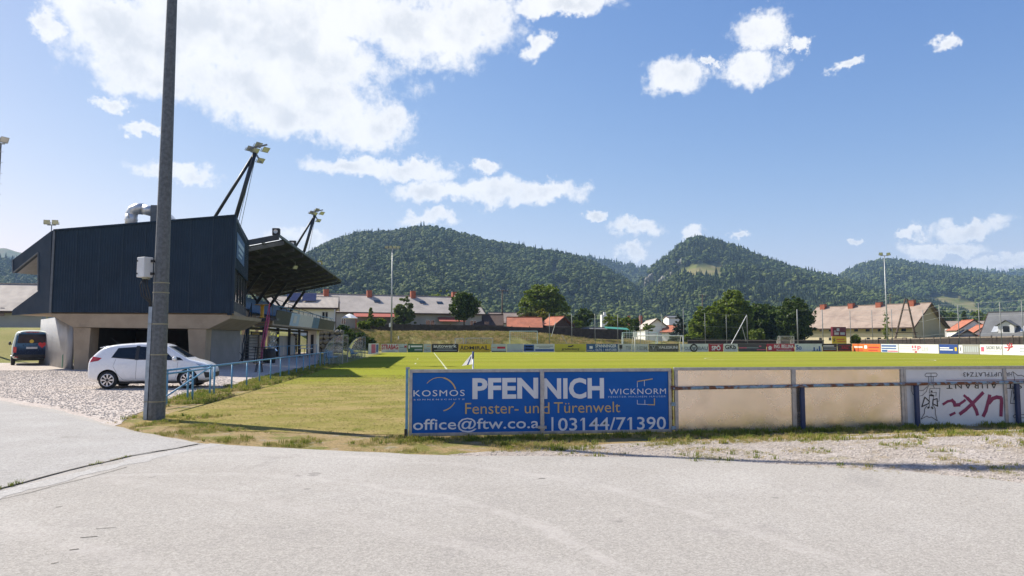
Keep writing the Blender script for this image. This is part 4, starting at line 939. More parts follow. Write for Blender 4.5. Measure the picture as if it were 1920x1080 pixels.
patch(van, 'tailgate', [(-.84, .58), (.84, .58), (.70, 1.84), (-.70, 1.84)], 'x', bv, m_wrap, n=14, side=-1, off=.008)
patch(van, 'bumper', [(-.86, .36), (.86, .36), (.86, .60), (-.86, .60)], 'x', bv, m_dark, n=8, side=-1, off=.03)
patch(van, 'rear_window', [(-.68, 1.24), (.68, 1.24), (.62, 1.74), (-.62, 1.74)], 'x', bv, mat('van_glass', (.012, .018, .028), .12, var=.3, spec=.2), n=10, side=-1, off=.014)
patch(van, 'number_plate', [(-.26, .92), (.26, .92), (.26, 1.03), (-.26, 1.03)], 'x', bv, m_boxw, side=-1, off=.02)
patch(van, 'windscreen', [(-.76, 1.2), (.76, 1.2), (.66, 1.72), (-.66, 1.72)], 'x', bv, m_cglass, n=8, side=1)
for sg in (-1, 1):
    patch(van, 'tail_light', [(sg * .86, .72), (sg * .70, .72), (sg * .70, 1.02), (sg * .85, 1.05)], 'x', bv, m_red, side=-1, off=.016)
    patch(van, 'reflector', [(sg * .80, .44), (sg * .62, .44), (sg * .62, .49), (sg * .80, .49)], 'x', bv, m_red, side=-1, off=.036)
    MB().lathe((1.15, sg * 1.06, 1.22), [(0, -.07), (.09, -.06), (.12, 0), (.09, .05), (0, .06)], 10, 'Y').bar((1.2, sg * .92, 1.16), (1.15, sg * 1.02, 1.18), .06).build('mirror', m_dark, van, smooth=True)
MB().bar((-2.475, -.3, 1.86), (-2.475, .3, 1.86), .03).build('brake_light', m_red, van)
hb = MB(); hp_ = []
for k in range(28):
    a = 2 * math.pi * k / 28; hp_.append((-.47 - .0115 * 16 * math.sin(a) ** 3 * 1.0, 1.14 + .0115 * (13 * math.cos(a) - 5 * math.cos(2 * a) - 2 * math.cos(3 * a) - math.cos(4 * a))))
hv = []
for y, z in hp_ + [(-.47, 1.14)]:
    h = bv.ray_cast(Vector((-5, y, z)), Vector((1, 0, 0))); hv.append((h[0].x - .018 if h[0] else -2.48, y, z))
hb.v = hv; hb.f = [(k, (k + 1) % 28, 28) for k in range(28)]; hb.build('heart_sticker', mat('sticker_red', (.60, .02, .03), .4, var=.03), van)
h = bv.ray_cast(Vector((-5, 0, 1.33)), Vector((1, 0, 0)))[0]; MB().lathe((h.x - .03, .02, 1.34), [(.10, 0), (.10, -.006), (0, -.006)], 16, 'X').build('round_sticker', mat('sticker_yellow', (.55, .38, .05), .5, var=.1), van)
for sg in (-.42, 0, .42): pass
MB().box(-2.2, -.75, .26, 2.2, .75, .36).build('underbody', m_dark, van)
# ================================================================== clubhouse and grandstand
m_clad = mat('dark_blue_cladding', (.010, .026, .048), .5, .0, var=.12, scale=.8, spec=.25, dirt=((.014, .026, .04), 1.4, .6, .85)); m_trim = mat('grey_trim', (.11, .125, .14), .5, .4)
m_conc = mat('concrete', (.33, .265, .185), .9, var=.13, scale=1.2, bump=.4, bscale=12, dirt=((.21, .17, .12), .8, .58, .8)); m_greyw = mat('grey_metal_wall', (.235, .24, .245), .5, .1, var=.08, scale=.7)
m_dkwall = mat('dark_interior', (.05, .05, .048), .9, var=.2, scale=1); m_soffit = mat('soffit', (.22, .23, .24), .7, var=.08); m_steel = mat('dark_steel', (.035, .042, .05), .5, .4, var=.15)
m_pane = glass_mat('window_pane', (.62, .68, .70), .10); m_duct = mat('duct_steel', (.62, .62, .61), .4, .55, var=.12, scale=5)
def planeP(px, py, A, B):
    """where the line of sight meets the upright plane through A and B"""
    a, u = rayd(px, py); d = Vector((a * RX + math.sin(PSI), a * RY + math.cos(PSI))); n = Vector((-(B[1] - A[1]), B[0] - A[0]))
    t = (n.x * A[0] + n.y * A[1]) / (n.x * d.x + n.y * d.y); return Vector((d.x * t, d.y * t, CAMH + u * t))
YB = 35.4; A = (-9.37, YB); B = (-17.65, YB); C = (-20.05, 36.75); Dp = (-19.6, 45.5); Ep = (-10.87, 44.2)
ZB = 2.92; roofz = lambda x, y: 7.74 + (x - A[0]) * .109 if x > B[0] else 6.84 - (B[0] - x) * .53
club = thing('clubhouse', 'dark blue clad clubhouse box overhanging a concrete base, left of the stand', 'building', (-15, 40, .2))
def ribbed(name, P, Q, z0, z1f, m, parent, out, pitch=.115, dep=.014, frac=.3):
    """profiled steel sheet between two plan points; z1f(t) gives the top"""
    P = Vector(P); Q = Vector(Q); L_ = (Q - P).length; d = (Q - P) / L_; o = Vector(out).normalized(); s = 0; prof = []; r = pitch * frac
    while s < L_ - pitch * .5:
        prof += [(s, 0), (s + pitch - r - .015, 0), (s + pitch - r, dep), (s + pitch - .015, dep)]; s += pitch
    prof.append((L_, 0)); b = MB()
    for s, e in prof:
        p = P + d * min(s, L_) + o * e; t = min(s, L_) / L_
        b.v += [(p.x, p.y, z0(t) if callable(z0) else z0), (p.x, p.y, z1f(t))]
    b.f = [(2 * i, 2 * i + 2, 2 * i + 3, 2 * i + 1) for i in range(len(prof) - 1)]
    return b.build(name, m, parent, True)
np_ = 8; W_ = A[0] - B[0]
MB().prism([(B[0], YB + .05, ZB), (A[0], YB + .05, ZB), (A[0], YB + .05, roofz(A[0], 0) - .05), (B[0], YB + .05, roofz(B[0], 0) - .05)], (0, .22, 0)).build('front_wall', m_clad, club, True)
for k in range(np_):
    xa = B[0] + W_ * k / np_ + .006; xb = B[0] + W_ * (k + 1) / np_ - .006
    ribbed('cladding_sheet', (xa, YB + .02), (xb, YB + .02), ZB, lambda t, xa=xa, xb=xb: roofz(xa + (xb - xa) * t, 0) - .02, m_clad, club, (0, -1))
for k in range(1, np_): x = B[0] + W_ * k / np_; MB().box(x - .014, YB - .004, ZB, x + .014, YB + .018, roofz(x, 0) - .03).build('seam_strip', mat('seam_strip', (.022, .04, .062), .45, spec=.3), club, True)
for x in (A[0], B[0]): MB().box(x - .05, YB - .035, ZB - .02, x + .05, YB + .045, roofz(x, 0) + .02).build('corner_trim', m_trim if x == B[0] else m_clad, club, True)
MB().bar((B[0], YB - .03, roofz(B[0], 0)), (A[0], YB - .03, roofz(A[0], 0)), .10, .07).build('roof_edge', m_clad, club, True)
# roof and floor slabs
def slab(name, plan, zt, th, m): MB().prism([(x, y, zt(x, y)) for x, y in plan], (0, 0, -th)).build(name, m, club, True)
slab('roof', [(A[0], YB + .28), (B[0], YB + .28), (-17.65, 45.5), Ep], lambda x, y: roofz(x, 0) - .03, .22, m_clad)
slab('wing_roof', [(B[0] - .01, YB + .24), (C[0], C[1] + .1), Dp, (-17.66, 45.5)], lambda x, y: roofz(x, 0) - .04, .2, m_soffit)
slab('floor_slab', [(A[0] - .02, YB + .28), (B[0], YB + .28), (C[0] + .1, C[1] + .1), Dp, (-10.89, 44.2)], lambda x, y: ZB + .12, .2, m_conc)
# left wing, cut open as a loggia
wf = [planeP(*p, B, C) for p in ((97, 430), (24, 487), (24.5, 511.6), (72, 473.5), (72, 545), (23.6, 581), (22, 591), (92, 586))]
wf[0].z = roofz(B[0], 0) - .0; nrm_ = Vector((-(C[1] - B[1]), C[0] - B[0], 0)).normalized(); nrm_ = nrm_ if nrm_.y > 0 else -nrm_
MB().prism(wf, nrm_ * .18).build('wing_wall', m_clad, club, True)
for i in (1, 2, 3):
    MB().bar(wf[i] - nrm_ * .01, wf[(i + 1)] - nrm_ * .01, .05, .05).build('opening_trim', m_trim, club, True)
MB().prism([wf[2] + nrm_ * .19, wf[3] + nrm_ * .19, wf[3] + nrm_ * 3.0, wf[2] + nrm_ * 3.0], (0, 0, .06)).build('loggia_ceiling', m_soffit, club, True)
cl_ = (wf[2] + wf[3]) / 2 + nrm_ * 1.2; MB().bar(cl_ + Vector((-.5, .1, -.06)), cl_ + Vector((.5, -.1, -.02)), .12, .07).build('ceiling_lamp', m_lens, club, True)
MB().prism([(-17.66, YB + .3, ZB + .1), (-17.66, 45.4, ZB + .1), (-17.66, 45.4, 6.6), (-17.66, YB + .3, 6.6)], (.15, 0, 0)).build('inner_wall', m_clad, club, True)
for k, (px, d_) in enumerate(((37.5, 2.2), (57, 2.5))):
    a = planeP(px, 560, B, C) + nrm_ * d_; MB().bar((a.x, a.y, ZB + .1), (a.x, a.y, 5.9), .12).build('loggia_post', m_trim, club, True)
ra_ = planeP(25, 560, B, C) + nrm_ * 2.1; rb_ = planeP(74, 560, B, C) + nrm_ * 2.6
for z in (ZB + .35, ZB + 1.15): MB().bar((ra_.x, ra_.y, z), (rb_.x, rb_.y, z), .05).build('loggia_rail', m_trim, club, True)
for k in range(9): a = ra_.lerp(rb_, k / 8); MB().bar((a.x, a.y, ZB + .1), (a.x, a.y, ZB + 1.13), .035).build('loggia_baluster', m_trim, club, True)
# right side: clad band, windows, clad parapet
sA, sE = Vector(A), Vector(Ep); sdir = (sE - sA).normalized(); sout = Vector((-sdir.y, sdir.x)); sout = sout if sout.x > 0 else -sout
def sidebox(name, t0, t1, z0, z1, m, th=.15, o=0.0):
    p = sA.lerp(sE, t0) - sout * o; q = sA.lerp(sE, t1) - sout * o
    return MB().prism([(p.x, p.y, z0), (q.x, q.y, z0), (q.x, q.y, z1), (p.x, p.y, z1)], (-sout.x * th, -sout.y * th, 0)).build(name, m, club, True)
sidebox('side_wall', .006, 1, 5.2, 7.68, m_clad, .2, .05); sidebox('side_parapet', .006, 1, ZB - .1, 3.52, m_clad, .2, .05)
for k in range(5): t0, t1 = k / 5 + .008, (k + 1) / 5 - .002; ribbed('cladding_sheet', sA.lerp(sE, t0), sA.lerp(sE, t1), 5.2, lambda t: 7.7, m_clad, club, sout)
for k in range(5):
    t0, t1 = .03 + k * .194, .03 + (k + 1) * .194 - .012
    w_ = sidebox('window', t0, t1, 3.54, 5.18, m_pane, .01, .12); MB().bar((*(sA.lerp(sE, t1 + .006) - sout * .1), 3.54), (*(sA.lerp(sE, t1 + .006) - sout * .1), 5.18), .07).build('window_frame', m_steel, club, True)
MB().bar((*(sA - sout * .08), 3.56), (*(sE - sout * .08), 3.56), .06).build('window_sill', m_steel, club, True)
ps = sidebox('club_poster', .10, .62, 5.75, 7.05, mat('poster_blue', (.02, .10, .26), .5, var=.1), .012, -.035)
pl_ = lambda t, z: Vector((*(sA.lerp(sE, t) + sout * .05), z))
for k, (t0, t1, z0, z1) in enumerate(((.16, .56, 6.5, 6.72), (.2, .5, 6.2, 6.36), (.2, .42, 5.95, 6.05))): sidebox('poster_band', t0, t1, z0, z1, m_pale, .006, -.05)
# concrete base
bf = [YP(*p, YB + .08) for p in ((90, 588), (432.5, 590), (431, 597), (391, 616.5), (137, 613.5))]
MB().prism(bf, (0, 6.5, 0)).build('cantilever_beam', m_conc, club, True)
def column(top, bot, y, dep, nm='column', m=m_conc):
    a, b = YP(*top[0], y), YP(*top[1], y); c, d = YP(*bot[1], y), YP(*bot[0], y); c.z = d.z = gzf(-13, y) - .1
    MB().prism([d, c, b, a], (0, dep, 0)).build(nm, m, club, True)
column(((137.5, 613.8), (170, 614.8)), ((138.8, 688), (164, 688)), YB + .12, .9); column(((352, 616.8), (386.5, 617)), ((357, 686), (382, 686)), YB + .12, .9)
zl_ = 2.25; xl, xr = YP(170, 640, YB).x, YP(352, 640, YB).x
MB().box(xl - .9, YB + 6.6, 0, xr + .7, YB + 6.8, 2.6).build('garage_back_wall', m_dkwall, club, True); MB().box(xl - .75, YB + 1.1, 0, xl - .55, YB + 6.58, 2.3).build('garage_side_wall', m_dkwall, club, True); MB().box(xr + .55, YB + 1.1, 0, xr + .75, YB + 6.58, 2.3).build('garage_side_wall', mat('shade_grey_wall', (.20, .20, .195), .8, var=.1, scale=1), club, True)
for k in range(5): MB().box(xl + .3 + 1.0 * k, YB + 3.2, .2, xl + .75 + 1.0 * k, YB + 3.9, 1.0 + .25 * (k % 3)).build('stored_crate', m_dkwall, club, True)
# curved grey wall at the left of the base
b = MB(); w0 = YP(139, 640, YB + .3); w1 = GP(100, 684, .1); w2 = DP(77, 640, 41)
pts = [Vector((w0.x, w0.y)) * (1 - t) ** 2 + Vector((w1.x - .2, w1.y - 1.0)) * 2 * t * (1 - t) + Vector((w2.x, w2.y)) * t * t for t in [i / 14 for i in range(15)]]
for p in pts: b.v += [(p.x, p.y, gzf(p.x, p.y) - .1), (p.x, p.y, ZB - .1)]
b.f = [(2 * i, 2 * i + 2, 2 * i + 3, 2 * i + 1) for i in range(14)]; o = b.build('curved_base_wall', m_greyw, club, True, smooth=True); o.modifiers.new('thick', 'SOLIDIFY').thickness = .12
MB().prism([(w0.x + .2, w0.y + .6, .1), (w2.x, w2.y, .1), (-20, 44, .1), (-13, 44, .1)], (0, 0, .02)).build('base_floor', m_conc, club, True)
# roof duct
dz = 36.5
duct = thing('roof_duct', 'shiny bent ventilation duct with grey box on the clubhouse roof', 'duct', DP(260, 416, dz))
pth = [DP(246, 430, dz), DP(246, 412, dz), DP(246.5, 402, dz), DP(250, 395, dz), DP(258, 391.5, dz), DP(268, 392, dz), DP(288, 397, dz)]
MB().tube(pth[:3], .30, 18).build('riser', m_duct, duct, True, smooth=True); MB().tube(pth[1:6], [.30, .30, .30, .30, .295], 18).build('elbow', m_duct, duct, True, smooth=True); MB().tube(pth[5:], [.27, .27], 18).build('branch', m_duct, duct, True, smooth=True)
for p in (pth[1], pth[5]): MB().lathe(p, [(.30, -.02), (.318, -.02), (.318, .02), (.30, .02)], 18).build('flange', m_duct, duct, True)
bx0, bx1 = DP(287, 417, dz), DP(299, 387, dz); MB().box(bx0.x, bx0.y - .4, bx0.z - .2, bx1.x, bx0.y + .5, bx1.z).build('fan_box', m_trim, duct, True); MB().prism([DP(300, 386, dz), DP(323, 409, dz), DP(323, 415, dz), DP(300, 415, dz)], (0, .8, 0)).build('cowl', m_duct, duct, True)
# ---------------------------------------------------------------- grandstand
stand = thing('grandstand', 'covered grandstand with slanting black struts behind the dark clubhouse', 'grandstand', (-13, 63, .2))
m_roofu = mat('roof_underside', (.034, .038, .042), .7, var=.12, scale=1.5); m_beam = mat('roof_beam', (.060, .066, .072), .6, .2, var=.12); m_fas = mat('fascia_grey', (.10, .125, .13), .55, .3)
XF, Y0, Y1, ZF = -9.4, 45.6, 78.8, 8.26; rs = .215; XBK = -17.6; rz = lambda x: ZF - (XF - x) * rs
MB().prism([(XF, Y0 + 1.5, rz(XF) - .02), (XBK, Y0 + 1.5, rz(XBK) - .02), (XBK, Y1, rz(XBK) - .02), (XF, Y1, rz(XF) - .02)], (0, 0, -.06)).build('roof_deck', m_roofu, stand, True)
m_clear = bpy.data.materials.new('clear_roof_sheet'); m_clear.use_nodes = True; q = N(m_clear.node_tree); tl = q.n('ShaderNodeBsdfTranslucent', {0: (.85, .87, .88, 1)}); trn = q.n('ShaderNodeBsdfTransparent', {0: (.9, .92, .94, 1)}); mx = q.n('ShaderNodeMixShader', {0: .45, 1: tl.outputs[0], 2: trn.outputs[0]}); m_clear.node_tree.links.new(mx.outputs[0], m_clear.node_tree.nodes['Material Output'].inputs[0])
for k in range(8):
    xa, xb = XF - .2 - k * 1.0, XF - .2 - (k + 1) * 1.0 + .1
    MB().prism([(xa, Y0 + .25, rz(xa) - .03), (xb, Y0 + .25, rz(xb) - .03), (xb, Y0 + 1.46, rz(xb) - .03), (xa, Y0 + 1.46, rz(xa) - .03)], (0, 0, -.02)).build('skylight_sheet', m_clear, stand, True)
    MB().bar((xb - .05, Y0 + .2, rz(xb) - .12), (xb - .05, Y1, rz(xb) - .12), .09, .12).build('purlin', m_beam, stand, True)
for k in range(10): y = Y0 + 1.5 + (Y1 - Y0 - 1.7) * k / 9; MB().bar((XF + .05, y, rz(XF) - .26), (XBK, y, rz(XBK) - .26), .12, .26).build('rafter', m_beam, stand, True)
MB().bar((XF, Y0 + .1, rz(XF) - .08), (XBK, Y0 + .1, rz(XBK) - .08), .14, .34).build('end_fascia', m_beam, stand, True); MB().bar((XF + .06, Y0, ZF - .02), (XF + .06, Y1 + .1, ZF - .02), .10, .16).build('front_fascia', m_fas, stand, True)
XS = -13.5; ys = [Y0 + 1.5 + (Y1 - Y0 - 2.2) * k / 6 for k in range(7)]
for y in ys:
    f_ = (-14.9, y, 4.35); MB().bar(f_, (XS + .35, y, rz(XS) - .38), .18, .24).build('strut', m_steel, stand, True); MB().bar((-14.95, y, 4.3), (-16.6, y, rz(-16.6) - .38), .16, .2).build('strut', m_steel, stand, True)
    MB().bar((-12.75, y, .1), (-12.75, y, 2.7), .22, .22).build('ground_column', m_steel, stand, True); MB().bar((-16.9, y, .1), (-16.9, y, 4.2), .25).build('ground_column', m_conc, stand, True)
# terraces
XP_ = -10.5; YA_, YZ = 49.6, 81.6; st = [(XP_ + .02, 2.62)]
for k in range(7): x = XP_ - 1.05 - k * .82; st += [(x, 2.95 + .33 * k), (x, 2.95 + .33 * (k + 1))] if k else [(XP_ + .02, 2.95), (x, 2.95), (x, 3.28)]
st += [(-17.2, st[-1][1]), (-17.2, st[-1][1] - .3), (-12.2, 2.62)]
MB().prism([(x, YA_, z) for x, z in st], (0, YZ - YA_, 0)).build('terrace', m_conc, stand, True)
m_seat = mat('seat_blue', (.03, .12, .26), .5, var=.15, scale=3)
for k in range(6):
    x = XP_ - 1.45 - k * .82; z = 3.28 + .33 * k
    bo = MB().box(x - .18, YA_ + 1, z + .22, x + .18, YZ - 4, z + .27).build('seat_bench', m_seat, stand, True); MB().box(x - .26, YA_ + 1, z + .3, x - .21, YZ - 4, z + .58).build('bench_back', m_seat, bo, True)
m_par = mat('parapet_dark', (.045, .05, .05), .6, var=.12)
yx = lambda px: abs(XP_) / math.tan(-(PSI + math.atan((px - 960) / FPX)))
for a, b, m in ((514, 542, m_par), (542, 558.5, m_pale), (558.5, 584, m_wboard), (584, 596, mat('poster_midblue', (.05, .16, .30), .5, var=.2, scale=2)), (596, 625.5, m_par)):
    MB().prism([(XP_ + .03, yx(a) + .02, 2.74), (XP_ + .03, yx(b) - .02, 2.74), (XP_ + .22, yx(b) - .02, 3.72), (XP_ + .22, yx(a) + .02, 3.72)], (-.06, 0, 0)).build('parapet_panel', m, stand, True)
MB().prism([(XP_ + .09, yx(547), 2.95), (XP_ + .09, yx(553), 2.95), (XP_ + .2, yx(553), 3.55), (XP_ + .2, yx(547), 3.55)], (.012, 0, 0)).build('poster_figure', m_wboard, stand, True)
ra1 = MB().tube([(XP_ - .05, YA_ + .3, 4.05), (XP_ - .05, YZ, 4.05)], .03, 6).build('handrail', m_blue, stand, True)
for k in range(14): y = YA_ + .3 + (YZ - YA_ - .3) * k / 13; MB().tube([(XP_ - .05, y, 2.95), (XP_ - .05, y, 4.03)], .022, 6).build('rail_post', m_trim, stand, True)
for k in range(2): MB().tube([(-11.5 - k * 2.5, YZ - .1, 4.1 + k * 1.0), (-17.0, YZ - .1, 6.3), ], .03, 6).build('end_rail', m_steel, stand, True)
for k in range(6): x = XP_ - .2 - k * 1.2; MB().tube([(x, YZ - .1, 2.9 + .4 * k * 1.2 * .8), (x, YZ - .1, 4.0 + .4 * k * 1.2 * .85)], .025, 6).build('end_post', m_steel, stand, True)
# ground floor under the terraces
m_gfw = mat('pale_panel', (.42, .43, .43), .7, var=.08, scale=1); XG = -12.95
for y0_, y1_ in ((44.8, 51.6), (51.8, 56.2), (60.5, 66.2), (66.4, 71.8)): MB().box(XG - .15, y0_, .05, XG, y1_, 2.0).build('wall_panel', m_gfw, stand, True)
for y0_, y1_ in ((56.4, 60.3), (72.0, 76.0)): MB().box(XG - .6, y0_, .05, XG - .5, y1_, 2.3).build('dark_glazing', m_cglass, stand, True)
MB().box(XG - .2, 44.8, 2.4, XG + .02, 80, 2.6).build('lintel', m_steel, stand, True)
pa_ = YP(577, 640, 77.5); pb2 = YP(593, 640, 77.5); pil = MB().box(pa_.x, 77.5, .0, pb2.x, 79.5, 2.72).build('white_end_wall', mat('white_render', (.66, .66, .64), .85, var=.05, scale=1), stand, True)
MB().box(YP(582.5, 640, 77.5).x, 77.47, .1, YP(588, 640, 77.5).x, 77.5, 2.2).build('door', m_dark, pil, True)
MB().box(-13.0, 77.0, 2.6, XP_ - .02, 81.5, 2.74).build('end_slab', m_conc, stand, True)
MB().box(-14.2, 44.75, .05, -11.75, 44.9, 2.0).build('wall_panel', m_gfw, stand, True)
# stairs up to the terrace
stair = thing('steel_staircase', 'dark steel staircase with a pink side rail up to the terrace', 'staircase', (-11.7, 46, .2))
m_pink = mat('pink_paint', (.40, .06, .14), .6, var=.2, scale=4); xs0, xs1 = -11.65, -10.48; ys0, ys1, zs0, zs1 = 46.5, 48.6, .25, 3.1; n = 15
for k in range(n):
    t_ = (k + .5) / n; y = ys0 + (ys1 - ys0) * t_; z = zs0 + (zs1 - zs0) * (k + 1) / n; MB().box(xs0 + .03, y - .14, z - .04, xs1 - .03, y + .14, z).build('tread', m_trim, stair, True)
for x, m in ((xs0, m_clad), (xs1, m_pink)):
    MB().bar((x, ys0, zs0), (x, ys1, zs1), .05, .26).build('stringer', m, stair, True); MB().tube([(x, ys0, zs0 + .05), (x, ys0, zs0 + 1.0), (x, ys1, zs1 + 1.0), (x, ys1, zs1)], .03, 6).build('handrail', m, stair, True)
    for k in range(3): y = ys0 + (ys1 - ys0) * (k + 1) / 4; z = zs0 + (zs1 - zs0) * (k + 1) / 4; MB().bar((x, y, z), (x, y, z + 1.0), .03).build('baluster', m, stair, True)
MB().box(xs0 - .1, ys1 + .14, zs1 - .15, xs1 + .45, ys1 + 1.0, zs1 - .02).build('landing', m_trim, stair, True)
tb = Vector((-11.05, 49.05, 3.08)); t = thing('bar_table', 'yellow pedestal bar table with a round wooden top at the stair head', 'table', tb)
m_ytab = mat('yellow_enamel', (.50, .29, .015), .4, var=.1); MB().lathe(tb, [(.30, 0), (.30, .03), (.14, .08), (.12, .12), (.12, .8), (.16, .86), (.16, .9)], 16).build('pedestal', m_ytab, t, True, smooth=True); MB().lathe(tb, [(0, .9), (.5, .9), (.5, .95), (0, .95)], 20).build('table_top', mat('wood_top', (.30, .22, .12), .7), t, True)
# leaning floodlight masts
def tripod(label, apex, f1, f2, dep, sc):
    a = DP(*apex, dep); p = DP(*f1, dep); r = DP(*f2, dep); t = thing('leaning_floodlight_mast', label, 'mast', r, group='leaning masts of the stand')
    MB().tube([r, a], .155 * sc, 10).build('leg', m_steel, t, True, smooth=True); MB().tube([p, a], .115 * sc, 10).build('stay', m_steel, t, True, smooth=True)
    MB().tube([a + Vector((.1, 0, 0)), DP(f2[0] + 18 * sc * 50 / dep * .8, f2[1], dep + 2)], .02, 4).build('wire', m_steel, t, True); MB().tube([a, (p + r) / 2 + Vector((.2, 3, 0))], .02, 4).build('wire', m_steel, t, True)
    MB().bar(a + Vector((-.6, 0, .25)), a + Vector((.9, -.2, .6)), .1).build('head_frame', m_lamp, t, True); MB().bar(a + Vector((.1, 0, -.1)), a + Vector((.5, -.2, -.75)), .1).build('head_frame', m_lamp, t, True)
    for d_ in ((-.35, 0, .35), (.25, -.1, .62), (.80, -.2, .25), (.45, -.15, -.55), (.05, -.05, .2)): floodlight(t, a + Vector(d_), (.55, -.5, -.75), .54, .42)
tripod('nearer leaning floodlight mast with twin legs above the dark clubhouse', (478, 287), (398, 415), (436, 428), 50, 1)
tripod('farther leaning floodlight mast with twin legs above the stand roof', (590, 404), (545, 478), (566, 486), 75, 1)
for (px, py, y, lab) in ((516, 440, 45.9, 'black box loudspeaker on the near corner of the stand roof'), (548, 456, 51.5, 'black box loudspeaker second along the stand roof edge'), (601, 492, 64.5, 'yellowish box loudspeaker far along the stand roof edge')):
    c = XP(px, py, XF - .2); c.y = y; c.z = ZF + .28; t = thing('loudspeaker', lab, 'loudspeaker', (XF - .2, y, ZF)); MB().box(XF - .42, y - .2, ZF + .06, XF + .02, y + .2, ZF + .5).build('cabinet', m_dark if py < 480 else m_yel, t, True, bevel=.02); MB().lathe((XF - .2, y - .205, ZF + .28), [(.13, 0), (.13, -.01), (.05, -.004), (0, -.012)], 14, 'Y').build('cone', m_lens, t, True); MB().bar((XF - .2, y, ZF - .05), (XF - .2, y, ZF + .07), .06).build('bracket', m_steel, t, True)
t = thing('spotlight', 'small white spotlight hanging under the stand roof', 'lamp', (-10.4, 57, 7.3)); floodlight(t, (-10.4, 57, 7.42), (.6, -.6, -.5), .4, .3); MB().bar((-10.4, 57, 7.4), (-10.4, 57, 7.85), .05).build('hanger', m_lamp, t, True)
# ================================================================== round the pitch
m_wpaint = mat('white_paint', (.78, .78, .77), .45, var=.03); m_net = mat('net_cord', (.62, .64, .64), .8, var=.1); m_galv = mat('thin_galv', (.36, .38, .38), .5, .4, var=.1); m_back = mat('board_back', (.25, .25, .25), .7)
YBD, XBD = 101.6, 66.0; INK = {'w': ink('white', (.75, .76, .76)), 'k': m_inkk, 'r': ink('red', (.42, .012, .03)), 'b': ink('blue', (.02, .08, .28)), 'g': ink('grey', (.16, .19, .20)), 'p': ink('pink', (.55, .10, .16)), 'n': ink('green', (.015, .13, .07)), 'y': ink('yellow', (.62, .40, .02)), 'l': ink('pale_grey', (.40, .44, .46)), 'o': ink('orange', (.60, .15, .03))}
def board(px0, px1, col, label, texts=(), bars=(), line='far', top=645.2, h=1.18):
    """an advertising board; texts and bars in fractions of the board (x0, z0, x1, z1)"""
    if line == 'far': a, b = YP(px0, 650, YBD), YP(px1, 650, YBD); ux = Vector((1, 0, 0)); n = Vector((0, -1, 0))
    else: a, b = XP(px0, 650, XBD), XP(px1, 650, XBD); ux = Vector((0, -1, 0)); n = Vector((-1, 0, 0))
    a = Vector((a.x, a.y)); b = Vector((b.x, b.y)); w = (b - a).length - .06; g0 = gzf(*a); base = Vector((a.x + ux.x * .03, a.y + ux.y * .03, g0 + .03))
    t = thing('advertising_board', label, 'advertising board', (a.x, a.y, g0), group='boards round the far side of the pitch')
    m = mat('far_board_%02x%02x%02x' % tuple(int(255 * c) for c in col), col, .5, var=.06, scale=1.5)
    P = lambda u, v, e=0.0: base + ux * (u * w) + Vector((0, 0, v * h)) + n * e
    MB().prism([P(0, 0), P(1, 0), P(1, 1), P(0, 1)], -n * .03).build('panel', m, t, True)
    for u in (.08, .92): MB().bar(P(u, -.12, -.06), P(u, .9, -.06), .05).build('stake', m_back, t, True)
    MB().bar(P(0, 1, -.015) + Vector((0, 0, .012)), P(1, 1, -.015) + Vector((0, 0, .012)), .045, .024).build('cap_rail', m_alu, t, True)
    for x0, z0, x1, z1, k in bars: MB().prism([P(x0, z0, .006), P(x1, z0, .006), P(x1, z1, .006), P(x0, z1, .006)], n * .004).build('printed_block', INK[k], t, True)
    for tx, x0, z0, x1, z1, k, *bo in texts: lettering(t, tx, P(x0, z0, .014), ux, (0, 0, 1), (x1 - x0) * w, (z1 - z0) * h, INK[k], bo[0] if bo else .01, each=(x1 - x0) * (px1 - px0) / max(1, len(tx)) > 8)
    return t
WH, PAL = (.62, .64, .63), (.42, .48, .48)
board(715, 747.5, WH, 'white board with bold red STRABAG lettering', [('STRABAG', .02, .33, .98, .95, 'r', .03)], [(.25, .08, .8, .2, 'l')])
board(747.5, 763.5, PAL, 'narrow pale board with a small red letter, right of the STRABAG board', [('M', .68, .5, .95, .85, 'r', .02)], [(.08, .55, .6, .62, 'g'), (.08, .3, .6, .36, 'l')])
board(764, 793.5, (.012, .10, .045), 'dark green board with white print and a small leaf emblem', [], [(.2, .62, .95, .82, 'w'), (.45, .22, .95, .4, 'l'), (.05, .45, .14, .85, 'w')])
board(794, 808.5, PAL, 'narrow pale board with slanted strokes between green and black boards', [('INJOY', .08, .1, .9, .45, 'g', .0)], [(.4, .7, .9, .76, 'o')])
board(809, 859.5, (.012, .012, .012), 'black board with white autowerk lettering', [('autowerk', .07, .55, .94, .97, 'w', .015)], [(.2, .38, .8, .44, 'l'), (.1, .2, .95, .27, 'l')])
board(860, 920, (.58, .40, .012), 'bright yellow board with black ADMIRAL lettering', [('A', .04, .28, .16, .82, 'k', .02), ('DMIRA', .17, .32, .83, .74, 'k', .02), ('L', .84, .25, .96, .82, 'k', .02)])
board(921, 950, PAL, 'pale board with red print and a dark scalloped foot, right of the yellow board', [], [(.38, .42, .92, .68, 'r'), (.05, .55, .3, .6, 'o'), (.02, .03, .98, .13, 'k')])
board(950, 981, (.38, .44, .47), 'plain greyish board with faint print, second right of the yellow board', [], [(.2, .6, .8, .66, 'l'), (.1, .3, .9, .36, 'l')])
board(981, 1040, (.50, .54, .56), 'pale board with a blue and green square at its left end', [], [(.01, .12, .34, .92, 'b'), (.06, .6, .3, .74, 'l'), (.06, .26, .3, .42, 'n'), (.38, .12, .98, .36, 'b'), (.42, .68, .95, .76, 'g'), (.5, .5, .85, .57, 'g')])
